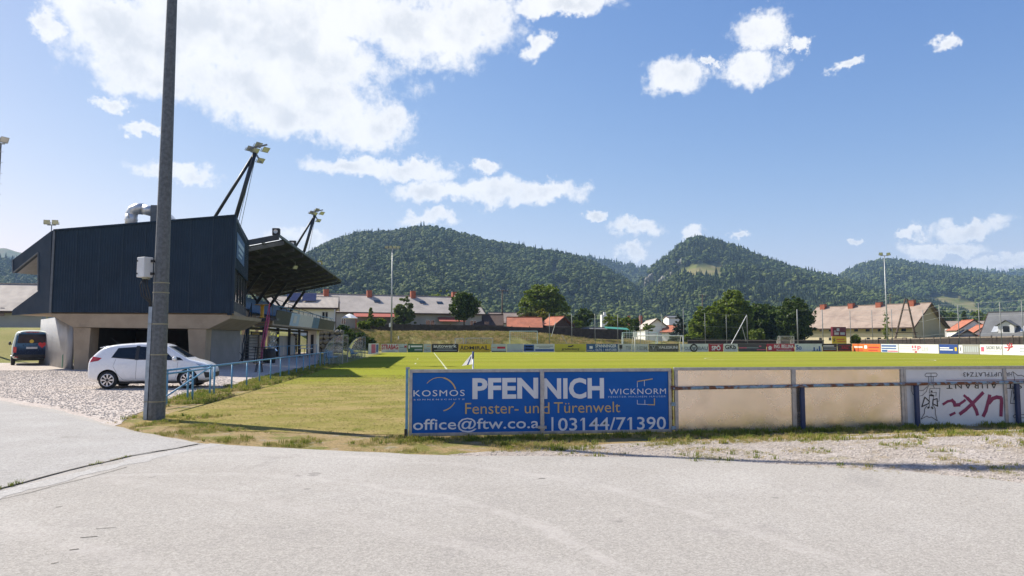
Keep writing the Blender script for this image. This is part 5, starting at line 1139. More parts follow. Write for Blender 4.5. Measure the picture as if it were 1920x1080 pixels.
board(1040, 1099, (.46, .42, .03), 'mustard yellow board with black gradenberg lettering under a small animal', [('gradenberg', .22, .18, .78, .52, 'k', .015)], [(.42, .62, .56, .78, 'k'), (.54, .7, .6, .84, 'k')])
board(1099, 1158.5, (.012, .075, .20), 'blue board with SPANNINGER and a telephone number in white', [('SPANNINGER', .29, .55, .96, .95, 'w', .015), ('0676 / 4445088', .29, .08, .96, .42, 'w', .0), ('UNIQA', .03, .08, .26, .26, 'w', .0)], [(.1, .4, .2, .72, 'w')])
board(1158.5, 1216, (.42, .46, .46), 'pale grey board with a dark tree emblem behind the goal post', [('TIR', .25, .22, .45, .72, 'g', .01), ('HEIM', .62, .22, .95, .72, 'g', .01)], [(.04, .4, .14, .86, 'k'), (.08, .2, .10, .4, 'k')])
board(1216.5, 1273, (.014, .015, .016), 'black board with white VALESKINI lettering', [('VALESKINI', .32, .4, .97, .72, 'w', .005), ('V', .1, .35, .2, .7, 'l', .0)], [(.04, .82, .26, .86, 'l'), (.04, .2, .26, .24, 'l')])
t = board(1274.5, 1328.5, (.56, .60, .59), 'white board reading WOLF BAU with a dark wolf emblem', [('WOLF', .03, .2, .38, .66, 'g', .02), ('BAU', .64, .2, .98, .66, 'g', .02)])
c_ = YP(1301, 652.4, YBD - .02); MB().lathe(c_, [(.62, -.004), (.62, -.012), (.40, -.012), (.40, -.004)], 20, 'Y').build('emblem_ring', INK['k'], t, True); MB().prism([c_ + Vector((dx, -.02, dz)) for dx, dz in ((-.34, .34), (-.12, .14), (.12, .14), (.34, .34), (.26, -.12), (0, -.46), (-.26, -.12))], (0, -.005, 0)).build('emblem_head', INK['g'], t, True)
board(1328.5, 1356, (.36, .012, .035), 'small red board with white SPÖ lettering', [('SPÖ', .2, .16, .82, .86, 'w', .03)], [(.1, .9, .9, .94, 'l')])
board(1356.5, 1383.5, (.55, .58, .57), 'small white board with dark GKB lettering', [('GKb', .1, .3, .88, .88, 'k', .03)])
board(1384, 1437, (.05, .045, .05), 'charcoal board with faint red print, left of the red BELLINA board', [], [(.02, .42, .3, .55, 'p'), (.3, .42, .72, .58, 'g'), (.66, .18, .98, .3, 'p'), (.74, .6, .82, .76, 'p')])
board(1437.5, 1490, (.38, .014, .04), 'red board with white ING. BELLINA lettering and a house emblem', [('ING. BELLINA', .26, .42, .97, .9, 'w', .02), ('Bauunternehmen', .35, .1, .88, .3, 'w', .0)], [(.06, .22, .17, .5, 'w'), (.04, .52, .19, .6, 'w'), (.08, .62, .15, .72, 'w')])
board(1490.5, 1541.5, (.56, .61, .60), 'white board with grey So lettering and a blue skyline silhouette', [('So', .03, .22, .24, .86, 'b', .03)], [(.62, .02, .96, .1, 'b'), (.68, .1, .73, .55, 'b'), (.8, .1, .84, .35, 'b'), (.88, .1, .93, .7, 'b')])
board(1542, 1569.5, (.02, .02, .022), 'black board with white lines under the yellow sign', [], [(.05, .65, .8, .78, 'w'), (.05, .42, .95, .5, 'l'), (.05, .24, .95, .3, 'l'), (.0, .02, 1, .1, 'o')])
board(1570, 1597, (.02, .018, .02), 'black board with a red oval, in the far right corner of the pitch', [('BAU', .3, .35, .75, .68, 'r', .02)], [(.1, .3, .9, .34, 'r'), (.1, .74, .9, .78, 'r'), (.0, .02, 1, .1, 'o')])
board(1598, 1651, (.62, .16, .035), 'orange board with white print at the start of the right touchline', [], [(.06, .5, .38, .66, 'w'), (.44, .4, .54, .8, 'w'), (.58, .5, .95, .62, 'r'), (.06, .15, .4, .24, 'r'), (.58, .15, .9, .24, 'r')], 'right')
board(1651.5, 1684, (.58, .62, .66), 'white board with blue print right of the orange board', [], [(.04, .68, .9, .86, 'b'), (.04, .4, .9, .52, 'b'), (.06, .06, .38, .28, 'b'), (.4, .08, .98, .2, 'p')], 'right')
board(1684.5, 1760, (.66, .66, .65), 'long white board with pink and red marks, third along the right touchline', [('P', .49, .3, .58, .8, 'p', .02), ('LH', .6, .25, .74, .75, 'l', .0)], [(.03, .7, .3, .74, 'l'), (.03, .45, .3, .49, 'l'), (.35, .55, .39, .85, 'p'), (.42, .55, .46, .85, 'p'), (.36, .3, .46, .4, 'p'), (.42, .04, .48, .2, 'r')], 'right')
board(1760.5, 1796, (.02, .06, .24), 'blue board with white print and a yellow spot', [], [(.04, .56, .55, .68, 'w'), (.04, .36, .75, .46, 'w'), (.84, .3, .95, .7, 'y')], 'right')
board(1797, 1836, (.30, .30, .28), 'grey board with pale block letters and a round cream emblem', [], [(.02, .1, .2, .9, 'w'), (.08, .3, .12, .7, 'k')] + [(.26 + .105 * k, .22, .33 + .105 * k, .8, 'l') for k in range(7)], 'right')
board(1836.5, 1879, (.68, .68, .68), 'white board with dark SADIKI BAU lettering', [('SADIKI BAU', .3, .52, .98, .86, 'g', .01)], [(.06, .3, .2, .75, 'p'), (.3, .3, .9, .35, 'l')], 'right')
t = board(1879.5, 1960, (.68, .68, .68), 'white board with a red star-shaped mark, nearest on the right touchline', [], [(.42, .6, .98, .72, 'l'), (.42, .3, .8, .42, 'l')], 'right')
c_ = XP(1889, 652, XBD - .02); strokes(t, 'star_mark', [[(-.5, 0), (.35, 0)], [(0, .35), (.4, 0), (0, -.35)], [(.55, .1), (.8, .45)], [(.55, .05), (.9, .15)], [(.3, .2), (.45, .5)]], c_, (0, -1, 0), (0, 0, 1), .8, 1, .12, INK['r'], (-1, 0, 0))
board(1961, 2060, (.55, .57, .58), 'pale board beyond the red star board on the right touchline', [], [(.2, .4, .8, .6, 'b')], 'right')
# side board next to the far dugout
t = thing('advertising_board', 'white and red board standing askew beside the farther dugout', 'advertising board', DP(700, 664, 86)); a, b = DP(690.5, 667, 84), DP(709.5, 664.5, 90); a.z = b.z = gzf(a.x, a.y) + .02; d_ = (b - a)
MB().prism([a, b, b + Vector((0, 0, 1.3)), a + Vector((0, 0, 1.3))], (0, .04, 0)).build('panel', mat('far_board_w', WH, .5), t, True); MB().prism([a + d_ * .28 + Vector((0, -.012, .1)), a + d_ * .7 + Vector((0, -.012, .1)), a + d_ * .7 + Vector((0, -.012, 1.2)), a + d_ * .28 + Vector((0, -.012, 1.2))], (0, .006, 0)).build('printed_block', INK['p'], t, True); MB().prism([a + d_ * .76 + Vector((0, -.012, .2)), a + d_ * .97 + Vector((0, -.012, .2)), a + d_ * .97 + Vector((0, -.012, 1.15)), a + d_ * .76 + Vector((0, -.012, 1.15))], (0, .006, 0)).build('printed_block', INK['b'], t, True)
# ---------------------------------------------------------------- goals
def grid(b, P, nu, nv, r=.008):
    """netting: P(u, v) a surface"""
    for i in range(nu + 1): b.tube([P(i / nu, k / 6) for k in range(7)], r, 3, cap=False)
    for j in range(nv + 1): b.tube([P(k / 8, j / nv) for k in range(9)], r, 3, cap=False)
gx0, gx1, gy = YP(1190.5, 650, 99.05).x, YP(1281, 650, 99.05).x, 99.05; g0 = -.15
t = thing('goal', 'white full-size goal with net in front of the far boards', 'goal', ((gx0 + gx1) / 2, gy, g0))
for x in (gx0, gx1): MB().tube([(x, gy, g0), (x, gy, g0 + 2.44)], .06, 10).build('post', m_wpaint, t, True, smooth=True); MB().tube([(x, gy + .05, g0 + 2.44), (x, gy + .9, g0 + 2.3), (x, gy + 1.9, g0 + .05)], .03, 6).build('net_support', m_wpaint, t, True, smooth=True)
MB().tube([(gx0 - .05, gy, g0 + 2.44), (gx1 + .05, gy, g0 + 2.44)], .06, 10).build('crossbar', m_wpaint, t, True, smooth=True)
b = MB(); grid(b, lambda u, v: Vector((gx0 + (gx1 - gx0) * u, gy + .06 + 1.84 * (v if v < .4 else .4 + (v - .4)), g0 + 2.44 - (.12 * v / .4 if v < .4 else .12 + (v - .4) / .6 * 2.28))), 30, 16); set_meta(b.build('net', m_net, t, True), kind='stuff')
def small_goal(label, x0, x1, ytop, ybot, dep, m, dz=1.6, nm='portable_goal'):
    a, b = DP(x0, ybot, dep), DP(x1, ybot, dep); h = DP(x0, ytop, dep).z - a.z; t = thing(nm, label, 'goal', (a + b) / 2, group='portable goals')
    bk = Vector((math.sin(PSI), math.cos(PSI), 0)) * dz; up = Vector((0, 0, h))
    for p in (a, b):
        MB().tube([p, p + up], .05, 8).build('post', m, t, True); MB().tube([p + up, p + up + bk * .5, p + bk], .035, 6).build('net_support', m, t, True); MB().tube([p, p + bk], .035, 6).build('ground_bar', m, t, True)
    MB().tube([a + up, b + up], .05, 8).build('crossbar', m, t, True); MB().tube([a + bk, b + bk], .035, 6).build('ground_bar', m, t, True)
    k = MB(); grid(k, lambda u, v: a.lerp(b, u) + (up + bk * .5 * v / .35 if v < .35 else (up + bk * .5).lerp(bk, (v - .35) / .65)), 14, 9, .012)
    for p in (a, b): grid(k, lambda u, v, p=p: p + bk * u * .95 + up * v * (1 - u * .6), 4, 6, .012)
    set_meta(k.build('net', m_net, t, True), kind='stuff'); return t
m_teal = mat('pale_teal_metal', (.40, .55, .56), .5, .1, var=.08); m_ggreen = mat('green_goal_frame', (.10, .22, .15), .5, var=.1)
small_goal('pale blue portable goal standing on the bank left of centre', 956, 1007.5, 621, 644, 108, m_teal); small_goal('pale blue portable goal just left of the white goal', 1168, 1233, 624, 645, 107, m_teal)
small_goal('low grey cage goal behind the yellow board', 873, 924, 634, 645.5, 106, m_galv); small_goal('small grey cage goal left of the grey one behind the yellow board', 853, 869, 634.5, 645.5, 105, m_galv); small_goal('small grey cage goal under the right trees', 1463, 1489, 630.5, 645.5, 108, m_galv)
t = small_goal('little dark green goal on the gravel by the concrete column', 117.5, 158, 665.5, 689, 35.0, m_ggreen, .7)
t = thing('white_sign', 'small white square sign by the left goal post', 'sign', YP(1190, 645, 98.2)); a = YP(1187.5, 632, 98.2); b = YP(1194, 622, 98.2); MB().box(a.x, 98.18, a.z, b.x, 98.26, b.z).build('plate', m_wpaint, t, True); MB().bar(((a.x + b.x) / 2, 98.3, -.15), ((a.x + b.x) / 2, 98.3, b.z - .1), .06).build('pole', m_galv, t, True)
# ---------------------------------------------------------------- ball-stop netting: tall slim posts and wires
m_postg = mat('dull_post', (.17, .18, .18), .6, .2, var=.15)
def ballstop(label, pts, wires):
    p0 = pts[0][0]; t = thing('ball_stop_fence', label, 'fence', (p0.x, p0.y, gzf(p0.x, p0.y)))
    for p, zt, r in pts: MB().tube([(p.x, p.y, gzf(p.x, p.y) - .1), (p.x, p.y, zt)], r, 8).build('post', m_postg, t, True, smooth=True)
    for f in wires: MB().tube([(p.x, p.y, gzf(p.x, p.y) + (zt - gzf(p.x, p.y)) * f) for p, zt, r in pts], .012, 4).build('wire', m_galv, t, True)
    return t
YN = 103.0; fp_ = [(YP(x, y, YN), y) for x, y in ((1030, 588), (1072, 589), (1115.5, 588), (1158, 589), (1200, 588), (1240, 588), (1281, 577), (1321.5, 587), (1361.5, 590), (1400.5, 590))]
t = ballstop('row of slim tall posts with wires behind the far goal', [(p, p.z, .042) for p, y in fp_], (1, .66, .33))
a = YP(1400, 591, YN); MB().tube([a, YP(1371, 645, YN - 2)], .05, 6).build('brace', m_wpaint, t, True); a = YP(1030, 602, YN)
for p in ((YP(1042, 604, YN), YP(1034, 631, YN)), (YP(1053, 628, YN), YP(1068, 652, YN)), (YP(1391, 612, YN), YP(1399, 640, YN))): MB().tube(p, .045, 6).build('brace', m_galv, t, True)
ballstop('pair of thicker pale posts between the right-hand trees and the cream house', [(YP(x, 600, YN), YP(x, y, YN).z, r) for x, y, r in ((1495, 580, .09), (1542, 580, .07))], (.98,))
XN = 67.2; ballstop('row of slim tall posts with wires along the right touchline', [(XP(x, 600, XN), XP(x, y, XN).z, .05) for x, y in ((1594, 582), (1635, 582), (1672, 580), (1731, 582), (1762, 571.5), (1797, 571.5), (1836, 568), (1876, 566), (1917, 563), (1990, 556))], (1, .88, .74, .4))
# ---------------------------------------------------------------- dugouts
m_plexi = glass_mat('plexiglass', (.86, .91, .90), .14); m_sblue = mat('bright_blue_seat', (.03, .22, .45), .4, var=.08)
def dugout(label, y0, x):
    z0 = gzf(x, y0) - .02; t = thing('dugout', label, 'dugout', (x, y0 + 1.6, z0), group='curved dugouts by the stand'); L_ = 3.2; n = 8
    arcp = [(x + .75 - 1.35 * math.sin(R(90) * k / n), z0 + .25 + 1.75 * math.cos(R(90) * k / n)) for k in range(n + 1)] + [(x - .60, z0)]
    for y in (y0, y0 + L_):
        poly = [(x + .75, y, z0), (x + .75, y, arcp[0][1])] + [(a, y, c) for a, c in arcp[1:]]
        MB().add(poly, [tuple(range(len(poly)))]).build('side_pane', m_plexi, t, True)
        MB().tube([(x + .75, y, z0), (x + .75, y, arcp[0][1])] + [(a, y, c) for a, c in arcp[1:]], .03, 6).build('frame_bow', m_galv, t, True); MB().tube([(x + .1, y, z0), (x + .1, y, z0 + 1.85)], .02, 5).build('frame_post', m_galv, t, True)
    for s in range(3):
        ya, yb = y0 + .03 + s * (L_ - .06) / 3, y0 + (s + 1) * (L_ - .06) / 3; b = MB()
        for a, c in arcp: b.v += [(a, ya, c), (a, yb, c)]
        b.f = [(2 * i, 2 * i + 2, 2 * i + 3, 2 * i + 1) for i in range(len(arcp) - 1)]; b.build('roof_pane', m_plexi, t, True, smooth=True)
    for a, c in (arcp[0], arcp[-1], arcp[4]): MB().tube([(a, y0, c), (a, y0 + L_, c)], .025, 6).build('frame_rail', m_galv, t, True)
    for k in range(5):
        y = y0 + .2 + k * .62; s = MB().box(x - .35, y, z0 + .42, x + .1, y + .46, z0 + .48).build('seat', m_sblue, t, True, bevel=.02); MB().prism([(x - .35, y, z0 + .48), (x - .42, y, z0 + .85), (x - .37, y, z0 + .86), (x - .30, y, z0 + .48)], (0, .46, 0)).build('seat_back', m_sblue, s, True)
    MB().box(x - .3, y0 + .1, z0 + .36, x, y0 + L_ - .1, z0 + .415).build('seat_beam', m_sblue, t, True); MB().bar((x - .15, y0 + .2, z0), (x - .15, y0 + .2, z0 + .37), .06).bar((x - .15, y0 + 3.0, z0), (x - .15, y0 + 3.0, z0 + .37), .06).build('beam_leg', m_galv, t, True)
dugout('nearer clear curved dugout with blue seats', 50.3, -6.55); dugout('farther clear curved dugout with blue seats', 66.5, -6.65)
# ---------------------------------------------------------------- far floodlight masts
def mast(label, base, ztop, heads, r=.14, nm='floodlight_mast', aim=(-.3, -1, -.6), arm=.9):
    t = thing(nm, label, 'mast', base); top = Vector((base.x, base.y, ztop)); MB().tube([base - Vector((0, 0, .2)), top], [r, r * .45], 10).build('shaft', m_galv, t, True, smooth=True)
    MB().bar(top + Vector((-arm, 0, -.05)), top + Vector((arm, 0, -.05)), .08).build('crossarm', m_galv, t, True)
    for k in range(heads): floodlight(t, top + Vector((-arm + 2 * arm * k / max(1, heads - 1), -.1, .22)), aim, .5, .4)
    return t
p = DP(733.5, 644, 106); p.z = gzf(p.x, p.y); t = mast('slim floodlight mast behind the STRABAG board', p, DP(738, 466, 106).z, 4, .15); MB().box(p.x - .35, p.y - .2, 3.6, p.x - .1, p.y + .1, 4.2).build('meter_box', m_wpaint, t, True)
p = XP(1665, 655, 68); p.z = gzf(p.x, p.y); mast('tall floodlight mast in front of the cream house at right', p, XP(1662, 478, 68).z, 2, .13, aim=(-.5, -.8, -.35), arm=.62)
p = DP(88, 600, 62); p.z = gzf(p.x, p.y); mast('small twin floodlight mast peeping over the clubhouse wing', p, DP(88, 421, 62).z, 2, .09, aim=(.2, -1, -.5), arm=.35)
p = DP(-19, 640, 46); p.z = gzf(p.x, p.y); t = mast('climbable dark mast at the left edge of the picture', p, DP(1, 268, 46).z, 2, .10, aim=(.7, -.5, -.6), arm=.25)
for c_ in t.children:
    if c_.name.startswith('shaft'): c_.data.materials[0] = m_steel
for k in range(14): z = DP(1, 285 + k * 20, 46).z; MB().bar((p.x, p.y - .05, z), (p.x + .22, p.y - .05, z), .02).build('climbing_rung', m_galv, t, True)
# scoreboard and yellow sign on posts
t = thing('scoreboard', 'dark red scoreboard box above the yellow sign in the far right corner', 'scoreboard', YP(1574, 645, 105)); a = YP(1561.5, 630.5, 105); b = YP(1586, 613, 105); MB().box(a.x, 105, a.z, b.x, 105.5, b.z).build('cabinet', mat('scoreboard_red', (.12, .015, .03), .5, var=.2, scale=2), t, True)
for u0, u1, v0, v1 in ((.12, .44, .15, .42), (.56, .9, .15, .42), (.3, .5, .55, .85), (.1, .25, .5, .6)): MB().box(a.x + (b.x - a.x) * u0, 104.97, a.z + (b.z - a.z) * v0, a.x + (b.x - a.x) * u1, 104.99, a.z + (b.z - a.z) * v1).build('score_window', INK['l'], t, True)
for x in (a.x + .2, b.x - .2): MB().bar((x, 105.6, .2), (x, 105.6, b.z), .12).build('leg', m_galv, t, True)
t = thing('yellow_sign', 'yellow sign with dark scribbled print under the scoreboard', 'sign', YP(1574, 648, 104.2)); a = YP(1560.5, 644.5, 104.2); b = YP(1587, 630.6, 104.2); MB().box(a.x, 104.2, a.z, b.x, 104.26, b.z).build('panel', mat('sign_yellow', (.66, .47, .02), .5, var=.04), t, True)
w_ = b.x - a.x; h_ = b.z - a.z
for u0, u1, v0, v1, k in ((.3, .85, .5, .66, 'o'), (.35, .95, .22, .34, 'o')): MB().box(a.x + w_ * u0, 104.188, a.z + h_ * v0, a.x + w_ * u1, 104.194, a.z + h_ * v1).build('printed_block', INK[k], t, True)
strokes(t, 'logo_mark', [[(.05, .7), (.12, .45), (.2, .75)], [(.1, .25), (.2, .5)]], (a.x, 104.19, a.z), (1, 0, 0), (0, 0, 1), w_, h_, .1, m_inkk, FN)
for x in (a.x + .3, b.x - .3): MB().bar((x, 104.3, .0), (x, 104.3, a.z + .1), .08).build('leg', m_galv, t, True)
# ---------------------------------------------------------------- yard things in the shade of the stand
def wheelie(label, px0, px1, ytop, dep, m, mark=None):
    a, b = DP(px0, ytop, dep), DP(px1, ytop, dep); w = (b - a).length; g = gzf(a.x, a.y); t = thing('wheelie_bin', label, 'bin', ((a.x + b.x) / 2, a.y, g), group='bins by the concrete column'); h = max(.9, a.z - g - .06); c = (a + b) / 2
    P = lambda dx, dy, z: Vector((c.x + dx * w * RX, c.y + dx * w * RY + dy, g + z))
    k = MB(); k.add([P(-.4, 0, .06), P(.4, 0, .06), P(.4, .5, .06), P(-.4, .5, .06), P(-.48, -.06, h), P(.48, -.06, h), P(.48, .56, h), P(-.48, .56, h)], [(3, 2, 1, 0), (4, 5, 6, 7), (0, 1, 5, 4), (1, 2, 6, 5), (2, 3, 7, 6), (3, 0, 4, 7)]).build('body', m, t, True)
    k = MB(); k.add([P(-.52, -.1, h), P(.52, -.1, h), P(.52, .62, h), P(-.52, .62, h), P(-.5, -.08, h + .05), P(.5, -.08, h + .05), P(.46, .6, h + .1), P(-.46, .6, h + .1)], [(3, 2, 1, 0), (4, 5, 6, 7), (0, 1, 5, 4), (1, 2, 6, 5), (2, 3, 7, 6), (3, 0, 4, 7)]).build('lid', m, t, True)
    for s in (-.34, .34): MB().lathe(P(s, .5, .1), [(0, -.03), (.1, -.03), (.1, .03), (0, .03)], 12, 'X').build('wheel', m_black, t, True)
    if mark:
        q = MB(); q.quad(P(-.24, -.062, h * .42), P(.24, -.062, h * .42), P(.26, -.075, h * .72), P(0, -.08, h * .9), P(-.26, -.075, h * .72)); q.build('sticker', INK['w'], t, True); MB().quad(P(-.16, -.075, h * .46), P(.16, -.075, h * .46), P(.17, -.085, h * .64), P(-.17, -.085, h * .64)).build('sticker_field', INK['y'], t, True)
wheelie('green wheelie bin with a white house sticker by the concrete column', 365.5, 384, 656, 37, mat('bin_green', (.012, .06, .03), .5), True); wheelie('black wheelie bin beside the green bin', 386, 403.5, 652.5, 36.6, m_dark)
def bike(label, c, hd):
    t = thing('bicycle', label, 'bicycle', c, hd)
    for x in (-.52, .52):
        w = MB().tube([(x + .34 * math.cos(2 * math.pi * k / 20), 0, .34 + .34 * math.sin(2 * math.pi * k / 20)) for k in range(21)], .02, 6, cap=False).build('wheel', m_tyre, t, smooth=True)
        MB().tube([(x + .32 * math.cos(k), 0, .34 + .32 * math.sin(k)) if k % 2 else (x, 0, .34) for k in range(16)], .004, 3).build('spokes', m_galv, w)
    for a, b in (((-.52, 0, .34), (-.1, 0, .32)), ((-.1, 0, .32), (-.22, 0, .85)), ((-.1, 0, .32), (.38, 0, .75)), ((-.2, 0, .78), (.36, 0, .84)), ((-.52, 0, .34), (-.2, 0, .78)), ((.36, 0, .95), (.52, 0, .34))): MB().tube([a, b], .02, 6).build('frame_tube', m_steel, t)
    MB().tube([(.34, -.27, 1.0), (.36, 0, .97), (.34, .27, 1.0)], .014, 6).build('handlebar', m_steel, t); MB().box(-.36, -.07, .87, -.1, .07, .92).build('saddle', m_black, t, bevel=.02); MB().lathe((-.1, 0, .32), [(0, -.03), (.09, -.02), (.09, .02), (0, .03)], 12, 'Y').build('chainring', m_steel, t)
c = GP(414, 680, .2); bike('dark bicycle parked in the shade right of the bins', (c.x, c.y + 1.5, gzf(c.x, c.y + 1.5)), .15)
def yard_table(label, c, w, d, h, top, leg, nm='folding_table', cat='table'):
    t = thing(nm, label, cat, c); MB().box(-w / 2, -d / 2, h - .04, w / 2, d / 2, h).build('table_top' if cat == 'table' else 'seat', top, t)
    for sx_ in (-1, 1):
        for sy_ in (-1, 1): MB().bar((sx_ * (w / 2 - .06), sy_ * (d / 2 - .06), 0), (sx_ * (w / 2 - .12), sy_ * (d / 2 - .1), h - .04), .04).build('leg', leg, t)
    return t
G0 = lambda x, y: (x, y, gzf(x, y))
yard_table('pale topped table on dark trestle legs in front of the stand', G0(-10.0, 60.5), .8, 2.2, .76, m_wboard, m_steel); yard_table('low brown stool by the blue railing', G0(-8.1, 35.6), .42, .42, .45, mat('stool_wood', (.16, .11, .06), .7), m_steel, 'stool', 'stool')
yard_table('dark bar table below the steel staircase', G0(-10.1, 44.6), .7, .7, 1.0, m_steel, m_steel); yard_table('dark bench beside the foot of the staircase', G0(-12.2, 44.0), 1.0, .4, .8, m_steel, m_steel)
t = thing('folded_covers', 'clear plastic covers hanging folded in front of the dark glazing', 'covers', G0(-11.6, 56)); m_film = glass_mat('plastic_film', (.85, .88, .88), .45)
for k in range(4):
    y = 54.6 + .75 * k; b = MB(); n = 8
    for i in range(n + 1): z = .75 + 1.5 * i / n; x = -11.7 + .12 * math.sin(i * 1.7 + k); b.v += [(x, y, z), (x + .1 * math.cos(i + k), y + .34, z), (x, y + .62, z)]
    b.f = [f for i in range(n) for f in ((3 * i, 3 * i + 1, 3 * i + 4, 3 * i + 3), (3 * i + 1, 3 * i + 2, 3 * i + 5, 3 * i + 4))]; b.build('sheet', m_film, t, True)
MB().tube([(-11.7, 54.5, 2.28), (-11.7, 57.8, 2.28)], .03, 6).build('hanging_rail', m_galv, t, True)
t = thing('waste_barrel', 'dark round barrel at the foot of the pink stair rail', 'barrel', G0(-9.9, 46.2)); bb = Vector(G0(-9.9, 46.2)); MB().lathe(bb, [(0, 0), (.36, 0), (.4, .3), (.4, .6), (.36, .9), (.3, .9), (.3, .8), (0, .8)], 16).build('body', m_dark, t, True, smooth=True); MB().lathe(bb, [(.405, .3), (.42, .32), (.405, .34)], 16).build('hoop', m_steel, t, True)
# stone retaining wall at the stand's far end
t = thing('stone_wall', 'rough stone retaining wall in the shade past the stand end', 'wall', (-11.6, 84.4, .2)); m_stone = mat('grey_boulder', (.17, .165, .15), .9, var=.35, scale=2.5, bump=.6, bscale=6); rr_ = random.Random(4)
MB().box(-13.9, 84.6, -.1, -9.9, 85.3, 2.75).build('core', m_dkwall, t, True)
for r_ in range(5):
    x = -13.8
    while x < -10.0:
        w = rr_.uniform(.45, .85); bm_ = bmesh.new(); bmesh.ops.create_icosphere(bm_, subdivisions=2, radius=1, matrix=Matrix.Translation((x + w / 2, 84.5, .1 + .27 + r_ * .54)) @ Matrix.Diagonal((w * .54, .3, .31, 1)))
        for v in bm_.verts: v.co += Vector((mnoise.noise(v.co * 2.2), mnoise.noise(v.co * 2.2 + Vector((5, 0, 0))), mnoise.noise(v.co * 2.2 + Vector((0, 9, 0))))) * .1
        me = bpy.data.meshes.new('stone'); bm_.to_mesh(me); bm_.free(); link_mesh('stone', me, m_stone, t, True); x += w
# ================================================================== houses, fences, poles beyond the pitch
m_rgrey = mat('grey_roof_shingle', (.40, .355, .31), .85, var=.12, scale=.5, bump=.5, bscale=4, dirt=((.24, .215, .185), .35, .55, .8)); m_rbrown = mat('brown_roof_shingle', (.30, .232, .185), .85, var=.14, scale=.5, bump=.5, bscale=4, dirt=((.20, .145, .12), .4, .5, .78))
m_rorange = mat('orange_tile_roof', (.35, .115, .058), .8, var=.18, scale=.8, bump=.5, bscale=6, dirt=((.22, .075, .04), .7, .56, .8)); m_rslate = mat('slate_roof', (.115, .12, .125), .7, var=.14, scale=.7, bump=.4, bscale=5); m_brick = mat('chimney_brick', (.34, .10, .055), .85, var=.2, scale=5)
m_cream = mat('cream_render', (.62, .54, .36), .9, var=.04, scale=.6); m_olive = mat('ochre_render', (.42, .375, .22), .9, var=.05, scale=.5); m_gren = mat('grey_render', (.36, .36, .35), .9, var=.06, scale=.5); m_wren = mat('bright_white_render', (.68, .68, .66), .9, var=.04, scale=.5)
m_wood = mat('brown_eave_wood', (.07, .04, .028), .8, var=.2, scale=4); m_fence = mat('dark_fence_wood', (.045, .036, .03), .85, var=.3, scale=2.2); m_awn = mat('red_awning', (.36, .09, .06), .8, var=.08)
m_frame = mat('window_frame', (.62, .62, .60), .6, var=.04); m_win = mat('house_glass', (.02, .025, .03), .08, var=.3, spec=.8)
